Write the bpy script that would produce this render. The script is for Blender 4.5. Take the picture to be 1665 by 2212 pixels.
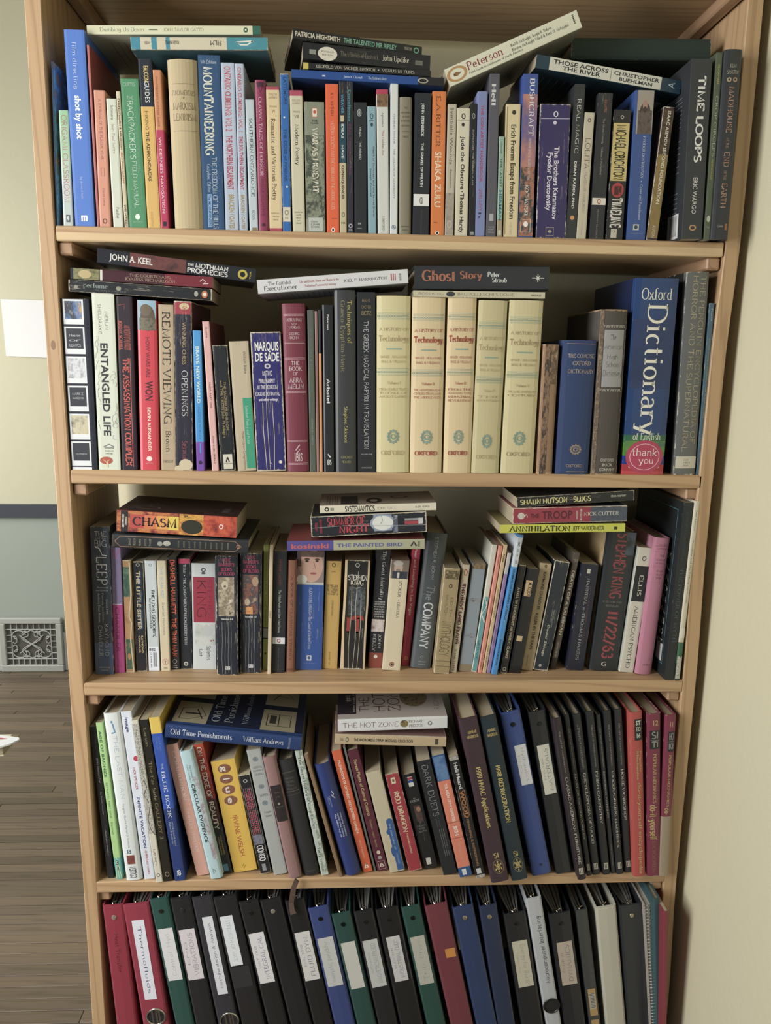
import bpy, math, random
from mathutils import Vector, Matrix
random.seed(7)
for o in list(bpy.data.objects): bpy.data.objects.remove(o, do_unlink=True)
SC = bpy.context.scene
COL = SC.collection

# ---------------- camera, light, exposure ----------------
YAW, PITCH, ROLL, CX, CY, FPX = .05365, .18938, .01631, .42712, -1.15758, 1671.64
_F = Vector((math.sin(YAW)*math.cos(PITCH), math.cos(YAW)*math.cos(PITCH), -math.sin(PITCH)))
_R0 = Vector((math.cos(YAW), -math.sin(YAW), 0)); _U0 = _R0.cross(_F)
_R = _R0*math.cos(ROLL) + _U0*math.sin(ROLL); _U = _U0*math.cos(ROLL) - _R0*math.sin(ROLL)
CAM = Vector((CX, CY, 0))
cd = bpy.data.cameras.new('camera'); cam = bpy.data.objects.new('camera', cd); COL.objects.link(cam)
M = Matrix((_R, _U, -_F)).transposed().to_4x4(); M.translation = CAM; cam.matrix_world = M
cd.sensor_fit = 'VERTICAL'; cd.sensor_height = 36.0; cd.lens = FPX/2212*36.0; cd.clip_start = .02
SC.camera = cam
SC.view_settings.view_transform = 'Standard'; SC.view_settings.look = 'None'
SC.view_settings.gamma = 1; SC.view_settings.use_curve_mapping = False
SC.view_settings.exposure = 0.0
W = bpy.data.worlds.new('room_air'); SC.world = W; W.use_nodes = True
W.node_tree.nodes['Background'].inputs[0].default_value = (.80, .84, .90, 1)
W.node_tree.nodes['Background'].inputs[1].default_value = .19
def area(name, loc, target, sx, sy, power, col):
    l = bpy.data.lights.new(name, 'AREA'); l.shape = 'RECTANGLE'; l.size = sx; l.size_y = sy
    l.energy = power; l.color = col
    o = bpy.data.objects.new(name, l); COL.objects.link(o); o.location = loc
    d = Vector(target) - Vector(loc); o.rotation_euler = d.to_track_quat('-Z', 'Y').to_euler()
    return o
area('window_daylight', (-1.3, -.95, .12), (.5, 0, -.4), .8, 1.5, 59, (1, .985, .955))
area('far_window_daylight', (-2.6, 1.5, .1), (-.6, 1.9, -.5), 1.2, 1.5, 52, (1, .98, .93))
def ray(px, py):
    return (_F + _R*((px-832.5)/FPX) + _U*((1106-py)/FPX))
def at_y(px, py, y):
    d = ray(px, py); return CAM + d*((y-CY)/d.y)
def at_z(px, py, z):
    d = ray(px, py); return CAM + d*(z/d.z)
def zc(p): return (p-CAM).dot(_F)

# ---------------- materials ----------------
def lin(h):
    h = h.lstrip('#'); c = [int(h[i:i+2], 16)/255 for i in (0, 2, 4)]
    return [x/12.92 if x <= .04045 else ((x+.055)/1.055)**2.4 for x in c]
def rgba(h, g=1.0):
    c = lin(h); y = .3*c[0]+.59*c[1]+.11*c[2]
    return [min(.9, max(0, (y+(x-y)*.84))*g) for x in c] + [1]
MATS = {}
def nt(name):
    m = bpy.data.materials.new(name); m.use_nodes = True
    n = m.node_tree; return m, n, n.nodes['Principled BSDF']
def lk(n, a, b): n.links.new(a, b)
def plain(h, rough=.55, metal=0, name='paint'):
    k = ('p', h, rough, metal)
    if k not in MATS:
        m, n, b = nt(name); b.inputs['Base Color'].default_value = rgba(h)
        b.inputs['Roughness'].default_value = rough; b.inputs['Metallic'].default_value = metal; MATS[k] = m
    return MATS[k]
def node(n, t, **kw):
    x = n.nodes.new(t)
    for k, v in kw.items(): setattr(x, k, v)
    return x
def math_(n, op, a, b=None, c=None):
    x = node(n, 'ShaderNodeMath', operation=op)
    for i, v in enumerate((a, b, c)):
        if v is None: continue
        if isinstance(v, (int, float)): x.inputs[i].default_value = v
        else: lk(n, v, x.inputs[i])
    return x.outputs[0]
def mixc(n, f, a, b):
    x = node(n, 'ShaderNodeMix', data_type='RGBA')
    for i, v in ((0, f), (6, a), (7, b)):
        if isinstance(v, (int, float)): x.inputs[i].default_value = v
        elif isinstance(v, (list, tuple)): x.inputs[i].default_value = v
        else: lk(n, v, x.inputs[i])
    return x.outputs[2]
def noise(n, vec, scale, sx=1, sy=1, sz=1, detail=3, rough=.55):
    mp = node(n, 'ShaderNodeMapping'); mp.inputs['Scale'].default_value = (sx, sy, sz); lk(n, vec, mp.inputs[0])
    t = node(n, 'ShaderNodeTexNoise'); t.inputs['Scale'].default_value = scale
    t.inputs['Detail'].default_value = detail; t.inputs['Roughness'].default_value = rough
    lk(n, mp.outputs[0], t.inputs['Vector']); return t.outputs[0]
def cover(h, rough=.42, wear=.2, crease=0.0, wcol='#cdc3ab', cloth=0, soft=.04):
    """book cover: printed colour, rubbed edges and corners, spine creases"""
    k = ('c', h, rough, wear, crease, wcol, cloth)
    if k in MATS: return MATS[k]
    m, n, b = nt('book_cover')
    tc = node(n, 'ShaderNodeTexCoord'); ob = tc.outputs['Object']; ge = tc.outputs['Generated']
    sp = node(n, 'ShaderNodeSeparateXYZ'); lk(n, ge, sp.inputs[0])
    def edge(o, w):
        return math_(n, 'SUBTRACT', 1.0, math_(n, 'MINIMUM', math_(n, 'DIVIDE', math_(n, 'MINIMUM', o, math_(n, 'SUBTRACT', 1.0, o)), w), 1.0))
    col = rgba(h)
    big = noise(n, ob, 22, 1, 1, .5, 3)
    c0 = mixc(n, math_(n, 'MULTIPLY', big, .35), col, [x*.72 for x in col[:3]]+[1])
    out = c0
    if wear > 0:
        ex = edge(sp.outputs[0], .10); ez = edge(sp.outputs[2], .022)
        ny = math_(n, 'LESS_THAN', sp.outputs[1], .025)
        e = math_(n, 'MAXIMUM', math_(n, 'MULTIPLY', ex, ny), ez)
        nz = noise(n, ob, 160, 1, 1, .55, 4, .7)
        v = math_(n, 'ADD', math_(n, 'MULTIPLY', e, .19+wear*.35), math_(n, 'MULTIPLY', nz, .75))
        mk = math_(n, 'MULTIPLY', math_(n, 'MINIMUM', math_(n, 'MAXIMUM', math_(n, 'SUBTRACT', v, .80-wear*.12), 0), .12), 8)
        out = mixc(n, mk, out, rgba(wcol))
    if crease > 0:
        nz = noise(n, ob, 1, 190, 40, 5, 3, .6)
        gate = math_(n, 'MAXIMUM', math_(n, 'SUBTRACT', noise(n, ob, 24, 1, 1, .4, 2), .46), 0)
        r = math_(n, 'ABSOLUTE', math_(n, 'SUBTRACT', nz, .5))
        r = math_(n, 'LESS_THAN', r, math_(n, 'MULTIPLY', gate, .07*crease))
        ny = math_(n, 'LESS_THAN', sp.outputs[1], .05)
        out = mixc(n, math_(n, 'MULTIPLY', math_(n, 'MULTIPLY', r, ny), .5), out, rgba(wcol))
    lk(n, out, b.inputs['Base Color']); b.inputs['Roughness'].default_value = rough
    if cloth:
        bp = node(n, 'ShaderNodeBump'); bp.inputs['Strength'].default_value = .25; bp.inputs['Distance'].default_value = .0004
        lk(n, noise(n, ob, 1400, 1, 1, 1, 1), bp.inputs['Height']); lk(n, bp.outputs[0], b.inputs['Normal'])
    else:
        bp = node(n, 'ShaderNodeBump'); bp.inputs['Strength'].default_value = .12; bp.inputs['Distance'].default_value = .001
        lk(n, noise(n, ob, 90, 1.6, 1, .3, 2), bp.inputs['Height']); lk(n, bp.outputs[0], b.inputs['Normal'])
    MATS[k] = m; return m
def pages(h='#b9ab8c'):
    k = ('pg', h)
    if k in MATS: return MATS[k]
    m, n, b = nt('page_edges'); tc = node(n, 'ShaderNodeTexCoord')
    a = noise(n, tc.outputs['Object'], 1, 1500, 6, 6, 2, .7)
    c = rgba(h); lk(n, mixc(n, a, [x*.55 for x in c[:3]]+[1], c), b.inputs['Base Color'])
    b.inputs['Roughness'].default_value = .9; MATS[k] = m; return m
def picture(cols, scale=60, sz=1.0):
    k = ('pic', cols, scale, sz)
    if k in MATS: return MATS[k]
    m, n, b = nt('printed_picture'); tc = node(n, 'ShaderNodeTexCoord')
    a = noise(n, tc.outputs['Object'], scale, 1, 1, sz, 5, .65)
    r = node(n, 'ShaderNodeValToRGB'); e = r.color_ramp.elements
    N = len(cols)
    e[0].position = .32; e[0].color = rgba(cols[0]); e[1].position = .68; e[1].color = rgba(cols[-1])
    for i, c in enumerate(cols[1:-1]):
        q = e.new(.32+.36*(i+1)/(N-1)); q.color = rgba(c)
    lk(n, a, r.inputs[0]); lk(n, r.outputs[0], b.inputs['Base Color']); b.inputs['Roughness'].default_value = .45
    MATS[k] = m; return m
def wood(axis, tone='#c9a678', dark='#875f38', knots=True, band=False, name='pine_board'):
    k = ('w', axis, tone, band)
    if k in MATS: return MATS[k]
    m, n, b = nt(name); tc = node(n, 'ShaderNodeTexCoord'); ob = tc.outputs['Object']
    s = [1, 1, 1]; s[axis] = .06
    big = noise(n, ob, 26, *s, 4, .6)
    s2 = [1, 1, 1]; s2[axis] = .015
    wv = node(n, 'ShaderNodeTexWave'); wv.wave_type = 'BANDS'; wv.bands_direction = 'DIAGONAL'
    mp = node(n, 'ShaderNodeMapping'); q = [1, 1, 1]; q[axis] = .05; mp.inputs['Scale'].default_value = q
    lk(n, ob, mp.inputs[0]); lk(n, mp.outputs[0], wv.inputs['Vector']); wv.inputs['Scale'].default_value = 34
    wv.inputs['Distortion'].default_value = 7; wv.inputs['Detail'].default_value = 2; wv.inputs['Detail Scale'].default_value = 1.2
    fine = noise(n, ob, 700, *s2, 2, .7)
    t = rgba(tone); d = rgba(dark)
    c = mixc(n, math_(n, 'MULTIPLY', big, .55), t, [t[i]*.5+d[i]*.5 for i in range(3)]+[1])
    c = mixc(n, math_(n, 'MULTIPLY', math_(n, 'POWER', wv.outputs[1], 6), .38), c, d)
    c = mixc(n, math_(n, 'MULTIPLY', fine, .22), c, d)
    if band:
        g = node(n, 'ShaderNodeSeparateXYZ'); lk(n, tc.outputs['Generated'], g.inputs[0])
        w = math_(n, 'LESS_THAN', math_(n, 'ADD', g.outputs[2], math_(n, 'MULTIPLY', big, .12)), .62)
        c = mixc(n, math_(n, 'MULTIPLY', w, .5), c, rgba('#e6cd9c'))
    if knots:
        vo = node(n, 'ShaderNodeTexVoronoi'); mp = node(n, 'ShaderNodeMapping'); q = [6, 6, 6]; q[axis] = 3.1; mp.inputs['Scale'].default_value = q
        lk(n, ob, mp.inputs[0]); lk(n, mp.outputs[0], vo.inputs[0]); vo.inputs['Scale'].default_value = 1
        kn = math_(n, 'MULTIPLY', math_(n, 'LESS_THAN', vo.outputs[0], .022), .6)
        c = mixc(n, kn, c, rgba('#5f3c28'))
    lk(n, c, b.inputs['Base Color']); b.inputs['Roughness'].default_value = .5
    bp = node(n, 'ShaderNodeBump'); bp.inputs['Strength'].default_value = .15; bp.inputs['Distance'].default_value = .0006
    lk(n, fine, bp.inputs['Height']); lk(n, bp.outputs[0], b.inputs['Normal'])
    MATS[k] = m; return m
def wallpaint(h, rough=.6, bump=.4, scale=60, name='wall_paint'):
    m, n, b = nt(name); tc = node(n, 'ShaderNodeTexCoord'); ob = tc.outputs['Object']
    c = rgba(h); lk(n, mixc(n, math_(n, 'MULTIPLY', noise(n, ob, 3, 1, 1, 1, 4), .22), c, [x*.8 for x in c[:3]]+[1]), b.inputs['Base Color'])
    b.inputs['Roughness'].default_value = rough
    bp = node(n, 'ShaderNodeBump'); bp.inputs['Strength'].default_value = bump; bp.inputs['Distance'].default_value = .002
    lk(n, noise(n, ob, scale, 1, 1, 1, 4), bp.inputs['Height']); lk(n, bp.outputs[0], b.inputs['Normal']); return m

# ---------------- mesh helpers ----------------
def mesh(name, vs, fs, mats, parent=None, mi=None, smooth=False, loc=None):
    me = bpy.data.meshes.new(name); me.from_pydata(vs, [], fs); me.update()
    for m in (mats if isinstance(mats, (list, tuple)) else [mats]): me.materials.append(m)
    if mi:
        for p, i in zip(me.polygons, mi): p.material_index = i
    if smooth:
        for p in me.polygons: p.use_smooth = True
    o = bpy.data.objects.new(name, me); COL.objects.link(o)
    if parent: o.parent = parent
    if loc: o.location = loc
    return o
def boxv(x0, x1, y0, y1, z0, z1, vs, fs):
    b = len(vs); vs += [(x0,y0,z0),(x1,y0,z0),(x1,y1,z0),(x0,y1,z0),(x0,y0,z1),(x1,y0,z1),(x1,y1,z1),(x0,y1,z1)]
    fs += [tuple(b+i for i in f) for f in ((0,3,2,1),(4,5,6,7),(0,1,5,4),(1,2,6,5),(2,3,7,6),(3,0,4,7))]
def bevelbox(name, x0, x1, y0, y1, z0, z1, mat, parent=None, r=.0012):
    """box with chamfered edges, origin at its centre"""
    c = ((x0+x1)/2, (y0+y1)/2, (z0+z1)/2); hx, hy, hz = (x1-x0)/2, (y1-y0)/2, (z1-z0)/2
    r = min(r, hx*.45, hy*.45, hz*.45); vs = []; idx = {}
    for sx in (-1, 1):
        for sy in (-1, 1):
            for sz in (-1, 1):
                for a in range(3):
                    p = [sx*(hx-r), sy*(hy-r), sz*(hz-r)]; p[a] = (sx*hx, sy*hy, sz*hz)[a]
                    idx[(sx, sy, sz, a)] = len(vs); vs.append(tuple(p))
    fs = []
    for a in range(3):
        b_, c_ = (a+1) % 3, (a+2) % 3
        for s in (-1, 1):
            q = []
            for (sb, sc) in ((-1,-1),(1,-1),(1,1),(-1,1)):
                k = [0, 0, 0]; k[a] = s; k[b_] = sb; k[c_] = sc; q.append(idx[(k[0], k[1], k[2], a)])
            fs.append(tuple(q) if s > 0 else tuple(reversed(q)))
    for a in range(3):
        b_, c_ = (a+1) % 3, (a+2) % 3
        for sb in (-1, 1):
            for sc in (-1, 1):
                k0 = [0,0,0]; k1 = [0,0,0]; k0[a] = -1; k1[a] = 1
                for k in (k0, k1): k[b_] = sb; k[c_] = sc
                fs.append((idx[(*k0, b_)], idx[(*k1, b_)], idx[(*k1, c_)], idx[(*k0, c_)]))
    for sx in (-1, 1):
        for sy in (-1, 1):
            for sz in (-1, 1): fs.append((idx[(sx,sy,sz,0)], idx[(sx,sy,sz,1)], idx[(sx,sy,sz,2)]))
    return mesh(name, vs, fs, mat, parent, loc=c)
def tube(pts, r, vs, fs, n=6):
    b = len(vs); P = [Vector(p) for p in pts]
    for i, p in enumerate(P):
        d = (P[min(i+1, len(P)-1)] - P[max(i-1, 0)]).normalized()
        a = d.cross(Vector((0, 0, 1))); a = d.cross(Vector((1, 0, 0))) if a.length < .1 else a
        a.normalize(); c = d.cross(a)
        for k in range(n):
            t = 2*math.pi*k/n; vs.append(tuple(p + a*math.cos(t)*r + c*math.sin(t)*r))
    for i in range(len(P)-1):
        for k in range(n):
            fs.append((b+i*n+k, b+i*n+(k+1) % n, b+(i+1)*n+(k+1) % n, b+(i+1)*n+k))
def empty(name, loc=(0, 0, 0), rot=None):
    o = bpy.data.objects.new(name, None); COL.objects.link(o); o.empty_display_size = .02
    o.location = loc
    if rot is not None: o.rotation_euler = rot
    return o
def tag(o, label, cat, group=None):
    o['label'] = label; o['category'] = cat
    if group: o['group'] = group
def struct(name, o):
    o.name = name; o['kind'] = 'structure'; return o

# ---------------- lettering ----------------
def arc(cx, cy, rx, ry, a0, a1, n=9):
    return [(cx+rx*math.cos(math.radians(a0+(a1-a0)*i/(n-1))), cy+ry*math.sin(math.radians(a0+(a1-a0)*i/(n-1)))) for i in range(n)]
GL = {}
def g(ch, w, *paths): GL[ch] = (w, [[q for it in p for q in (it if isinstance(it, list) else [it])] for p in paths])
O_ = lambda cx, cy, rx, ry, a=90, b=-270, n=15: arc(cx, cy, rx, ry, a, b, n)
g('A', .78, [(0,0),(.36,1),(.72,0)], [(.13,.36),(.59,.36)])
g('B', .66, [(.1,0),(.1,1)], [(.1,1),(.32,1),arc(.34,.76,.22,.24,90,-90),(.1,.52)], [(.34,.52),arc(.34,.26,.27,.26,90,-90),(.1,0)])
g('C', .78, [arc(.42,.5,.4,.5,40,320,13)])
g('D', .8, [(.1,0),(.1,1)], [(.1,1),(.3,1),arc(.32,.5,.42,.5,90,-90,13),(.1,0)])
g('E', .64, [(.1,0),(.1,1)], [(.1,1),(.56,1),(.57,.84)], [(.1,.52),(.42,.52)], [(.1,0),(.58,0),(.6,.18)])
g('F', .6, [(.1,0),(.1,1)], [(.1,1),(.55,1),(.56,.82)], [(.1,.52),(.42,.52)])
g('G', .8, [arc(.42,.5,.4,.5,45,300,13)], [(.68,0),(.68,.42),(.48,.42)])
g('H', .8, [(.1,0),(.1,1)], [(.68,0),(.68,1)], [(.1,.52),(.68,.52)])
g('I', .3, [(.14,0),(.14,1)])
g('J', .42, [(.3,1),(.3,.1),arc(.14,.1,.16,.14,0,-120,5)])
g('K', .74, [(.1,0),(.1,1)], [(.64,1),(.12,.45)], [(.26,.6),(.68,0)])
g('L', .6, [(.1,0),(.1,1)], [(.1,0),(.55,0),(.57,.2)])
g('M', .94, [(.1,0),(.12,1),(.46,.05),(.8,1),(.83,0)])
g('N', .8, [(.1,0),(.1,1),(.68,0),(.68,1)])
g('O', .84, [O_(.41,.5,.39,.5)])
g('P', .62, [(.1,0),(.1,1)], [(.1,1),(.32,1),arc(.32,.74,.24,.26,90,-90),(.1,.48)])
g('Q', .84, [O_(.41,.5,.39,.5)], [(.45,.15),(.75,-.2)])
g('R', .7, [(.1,0),(.1,1)], [(.1,1),(.32,1),arc(.32,.75,.23,.25,90,-90),(.1,.5)], [(.32,.5),(.64,0)])
g('S', .56, [arc(.27,.75,.21,.25,30,250,8),arc(.27,.26,.24,.26,80,-150,8)])
g('T', .68, [(.33,0),(.33,1)], [(.02,.82),(.03,1),(.63,1),(.64,.82)])
g('U', .8, [(.1,1),(.1,.32),arc(.39,.32,.29,.32,180,360,9),(.68,1)])
g('V', .76, [(0,1),(.36,0),(.7,1)])
g('W', 1.05, [(0,1),(.27,0),(.5,.9),(.74,0),(1,1)])
g('X', .74, [(.04,1),(.66,0)], [(.64,1),(.02,0)])
g('Y', .72, [(0,1),(.34,.48),(.66,1)], [(.34,0),(.34,.48)])
g('Z', .66, [(.06,.84),(.06,1),(.58,1),(.04,0),(.6,0),(.61,.18)])
X = .64
g('a', .52, [arc(.22,.46,.18,.18,150,20,6),(.4,0)], [(.4,.36),arc(.2,.18,.18,.18,80,290,8),(.4,.12)])
g('b', .56, [(.08,0),(.08,1)], [(.08,.5),arc(.28,.32,.22,.32,110,-110,9),(.08,.1)])
g('c', .48, [arc(.26,.32,.22,.32,50,310,10)])
g('d', .58, [(.46,0),(.46,1)], [(.46,.5),arc(.26,.32,.22,.32,70,290,9),(.46,.1)])
g('e', .5, [(.06,.36),(.46,.36),arc(.26,.33,.21,.31,10,310,11)])
g('f', .34, [(.12,0),(.12,.8),arc(.27,.8,.15,.2,180,50,5)], [(0,.62),(.28,.62)])
g('g', .54, [O_(.24,.42,.18,.22)], [(.42,.62),(.42,-.05),arc(.23,-.08,.19,.2,0,-160,7)])
g('h', .6, [(.08,0),(.08,1)], [(.08,.46),arc(.28,.42,.2,.22,150,0,6),(.48,0)])
g('i', .26, [(.12,0),(.12,X)], [(.12,.84),(.12,.95)])
g('j', .28, [(.16,X),(.16,-.15),arc(.02,-.14,.14,.14,0,-100,4)], [(.16,.84),(.16,.95)])
g('k', .56, [(.08,0),(.08,1)], [(.46,X),(.1,.28)], [(.2,.38),(.5,0)])
g('l', .26, [(.12,0),(.12,1)])
g('m', .88, [(.08,0),(.08,X)], [(.08,.46),arc(.26,.43,.18,.21,150,0,6),(.44,0)], [(.44,.44),arc(.62,.43,.18,.21,150,0,6),(.8,0)])
g('n', .58, [(.08,0),(.08,X)], [(.08,.46),arc(.28,.42,.2,.22,150,0,6),(.48,0)])
g('o', .54, [O_(.26,.32,.23,.32)])
g('p', .56, [(.08,-.3),(.08,X)], [(.08,.5),arc(.28,.32,.22,.32,110,-110,9),(.08,.1)])
g('q', .58, [(.46,-.3),(.46,X)], [(.46,.5),arc(.26,.32,.22,.32,70,290,9),(.46,.1)])
g('r', .4, [(.08,0),(.08,X)], [(.08,.44),arc(.27,.42,.17,.22,160,60,5)])
g('s', .42, [arc(.2,.48,.15,.17,30,250,7),arc(.2,.165,.17,.165,80,-150,7)])
g('t', .36, [(.14,.88),(.14,.14),arc(.26,.14,.12,.14,180,290,5)], [(0,.62),(.3,.62)])
g('u', .58, [(.08,X),(.08,.2),arc(.26,.2,.18,.2,180,340,6),(.46,.16)], [(.46,X),(.46,0)])
g('v', .54, [(0,X),(.25,0),(.48,X)])
g('w', .78, [(0,X),(.2,0),(.37,.58),(.55,0),(.74,X)])
g('x', .54, [(.03,X),(.48,0)], [(.46,X),(.01,0)])
g('y', .54, [(0,X),(.26,0)], [(.49,X),(.2,-.3),(.04,-.28)])
g('z', .5, [(.04,.62),(.44,.62),(.04,0),(.46,0)])
g('0', .6, [O_(.28,.5,.25,.5)]); g('1', .4, [(.06,.84),(.2,1),(.2,0)])
g('2', .58, [(.05,.75),arc(.28,.73,.22,.27,170,-20,8),(.04,0),(.52,0)])
g('3', .56, [arc(.25,.76,.2,.24,150,-90,8)], [arc(.25,.26,.24,.26,90,-150,8)])
g('4', .6, [(.4,0),(.4,1),(.02,.28),(.54,.28)])
g('5', .56, [(.48,1),(.12,1),(.08,.58),arc(.26,.31,.24,.31,110,-150,9)])
g('6', .58, [O_(.27,.3,.23,.3)], [(.05,.34),(.1,.75),(.4,1)])
g('7', .54, [(.03,.84),(.03,1),(.48,1),(.16,0)])
g('8', .56, [O_(.26,.76,.19,.24)], [O_(.26,.27,.23,.27)])
g('9', .58, [O_(.28,.7,.23,.3)], [(.51,.66),(.46,.25),(.14,0)])
g('.', .24, [(.1,0),(.1,.08)]); g(',', .24, [(.1,.06),(.06,-.12)]); g("'", .2, [(.1,1),(.08,.78)])
g(':', .24, [(.1,0),(.1,.09)], [(.1,.5),(.1,.59)]); g('-', .4, [(.05,.35),(.33,.35)]); g('/', .5, [(0,-.1),(.42,1.05)])
g('&', .84, [(.75,.5),(.5,.05),arc(.3,.25,.25,.25,-60,-220,6),(.46,.72),arc(.34,.84,.12,.15,0,180,6),(.7,0)])
g('*', .3, [(.12,.42),(.12,.56)]); g('#', .6, [(.15,0),(.22,1)], [(.38,0),(.45,1)], [(.02,.35),(.55,.35)], [(.04,.65),(.57,.65)])
g('(', .3, [arc(.36,.45,.28,.6,130,230,6)]); g(')', .3, [arc(-.06,.45,.28,.6,50,-50,6)]); g('_', .6, [(0,.35),(.6,.35)])
g('$', .5, [O_(.25,.5,.2,.5)])
def stroke_text(s, thin, thick, serif):
    vs = []; fs = []; x = 0
    for ch in s:
        if ch == ' ': x += .36; continue
        if ch not in GL: ch = '-'
        w, paths = GL[ch]
        for p in paths:
            n = len(p); L = len(vs)
            for i in range(n):
                a = p[max(i-1, 0)]; c = p[min(i+1, n-1)]; q = p[i]
                dx, dy = c[0]-a[0], c[1]-a[1]; l = math.hypot(dx, dy) or 1; dx /= l; dy /= l
                t = thin + (thick-thin)*abs(dy)**1.5
                if 0 < i < n-1:
                    ux, uy = q[0]-a[0], q[1]-a[1]; vx, vy = c[0]-q[0], c[1]-q[1]
                    dd = (ux*vx+uy*vy)/((math.hypot(ux, uy)*math.hypot(vx, vy)) or 1)
                    if dd < .3:
                        t = thick*1.1
                vs += [(x+q[0]-dy*t/2, q[1]+dx*t/2), (x+q[0]+dy*t/2, q[1]-dx*t/2)]
            for i in range(n-1): fs.append((L+2*i, L+2*i+1, L+2*i+3, L+2*i+2))
            if serif:
                for e, f in ((0, 1), (n-1, n-2)):
                    q, r = p[e], p[f]
                    if abs(q[1]-r[1]) > 1.2*abs(q[0]-r[0]) and min(abs(q[1]-k) for k in (0, 1, X, -.3)) < .02 and abs(q[1]-r[1]) > .2:
                        if X-.02 < q[1] < 1 and abs(q[1]-X) < .02: lo, hi = -.13, .03
                        else: lo, hi = -.14, .14
                        B = len(vs); h = thin*1.1; s0 = q[1]-h if q[1] > .3 else q[1]
                        vs += [(x+q[0]+lo, s0), (x+q[0]+hi, s0), (x+q[0]+hi, s0+h), (x+q[0]+lo, s0+h)]; fs.append((B, B+1, B+2, B+3))
        x += w + (.1 if serif else .08)
    return vs, fs
_TC = {}
def sans_text(s, off):
    k = (s, off)
    if k in _TC: return _TC[k]
    c = bpy.data.curves.new('t', 'FONT'); c.body = s; c.resolution_u = 2; c.offset = off; c.size = 1; c.fill_mode = 'FRONT' if hasattr(c, 'fill_mode') else None
    o = bpy.data.objects.new('t', c); me = bpy.data.meshes.new_from_object(o)
    vs = [(v.co.x/.7, v.co.y/.7) for v in me.vertices]; fs = [tuple(p.vertices) for p in me.polygons]
    bpy.data.objects.remove(o); bpy.data.curves.remove(c); bpy.data.meshes.remove(me)
    _TC[k] = (vs, fs); return _TC[k]
def glyphs(s, font):
    if font == 's': return sans_text(s, 0)
    if font == 'S': return sans_text(s, .022)
    if font == 'r': return stroke_text(s, .05, .13, True)
    if font == 'R': return stroke_text(s, .08, .22, True)
    if font == 't': return stroke_text(s, .06, .07, False)
    if font == 'h': return stroke_text(s, .07, .09, False)
    if font == 'B': return stroke_text(s, .15, .2, False)
# ---- decorations: all in spine coordinates (v: 0 head .. 1 tail, u: 0 left .. 1 right)
def T(s, v0, v1, u0, u1, col, o='d', f='s', n='title_lettering'): return ('T', s, v0, v1, u0, u1, col, o, f, n)
def R(v0, v1, u0, u1, col, n='printed_panel'): return ('R', v0, v1, u0, u1, col, n)
def E(v, u, rv, ru, col, n='printed_emblem', hole=0): return ('E', v, u, rv, ru, col, n, hole)
def P(v0, v1, u0, u1, cols, sc=90, n='cover_picture', sz=1.0): return ('P', v0, v1, u0, u1, cols, sc, n, sz)
def L(pts, w, col, n='printed_line'): return ('L', pts, w, col, n)   # polyline in (v,u), width metres
import bmesh
def emit(name, uv, fs, mat, root, surf, off, cuts):
    """put a flat print outline (u, v) on a facetted surface: cut it where the facets meet, then lift it on"""
    if cuts and uv:
        lo = min(p[0] for p in uv); hi = max(p[0] for p in uv); cs = [c for c in cuts if lo < c < hi]
        if cs:
            bm = bmesh.new(); bv = [bm.verts.new((p[0], p[1], 0)) for p in uv]
            for f in fs:
                try: bm.faces.new([bv[i] for i in f])
                except ValueError: pass
            for c in cs:
                bmesh.ops.bisect_plane(bm, geom=bm.verts[:]+bm.edges[:]+bm.faces[:], plane_co=(c, 0, 0), plane_no=(1, 0, 0), dist=1e-6)
            bm.verts.index_update(); uv = [(v.co.x, v.co.y) for v in bm.verts]; fs = [tuple(v.index for v in f.verts) for f in bm.faces]; bm.free()
    return mesh(name, [surf(u, v, off) for u, v in uv], fs, mat, root)
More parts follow.
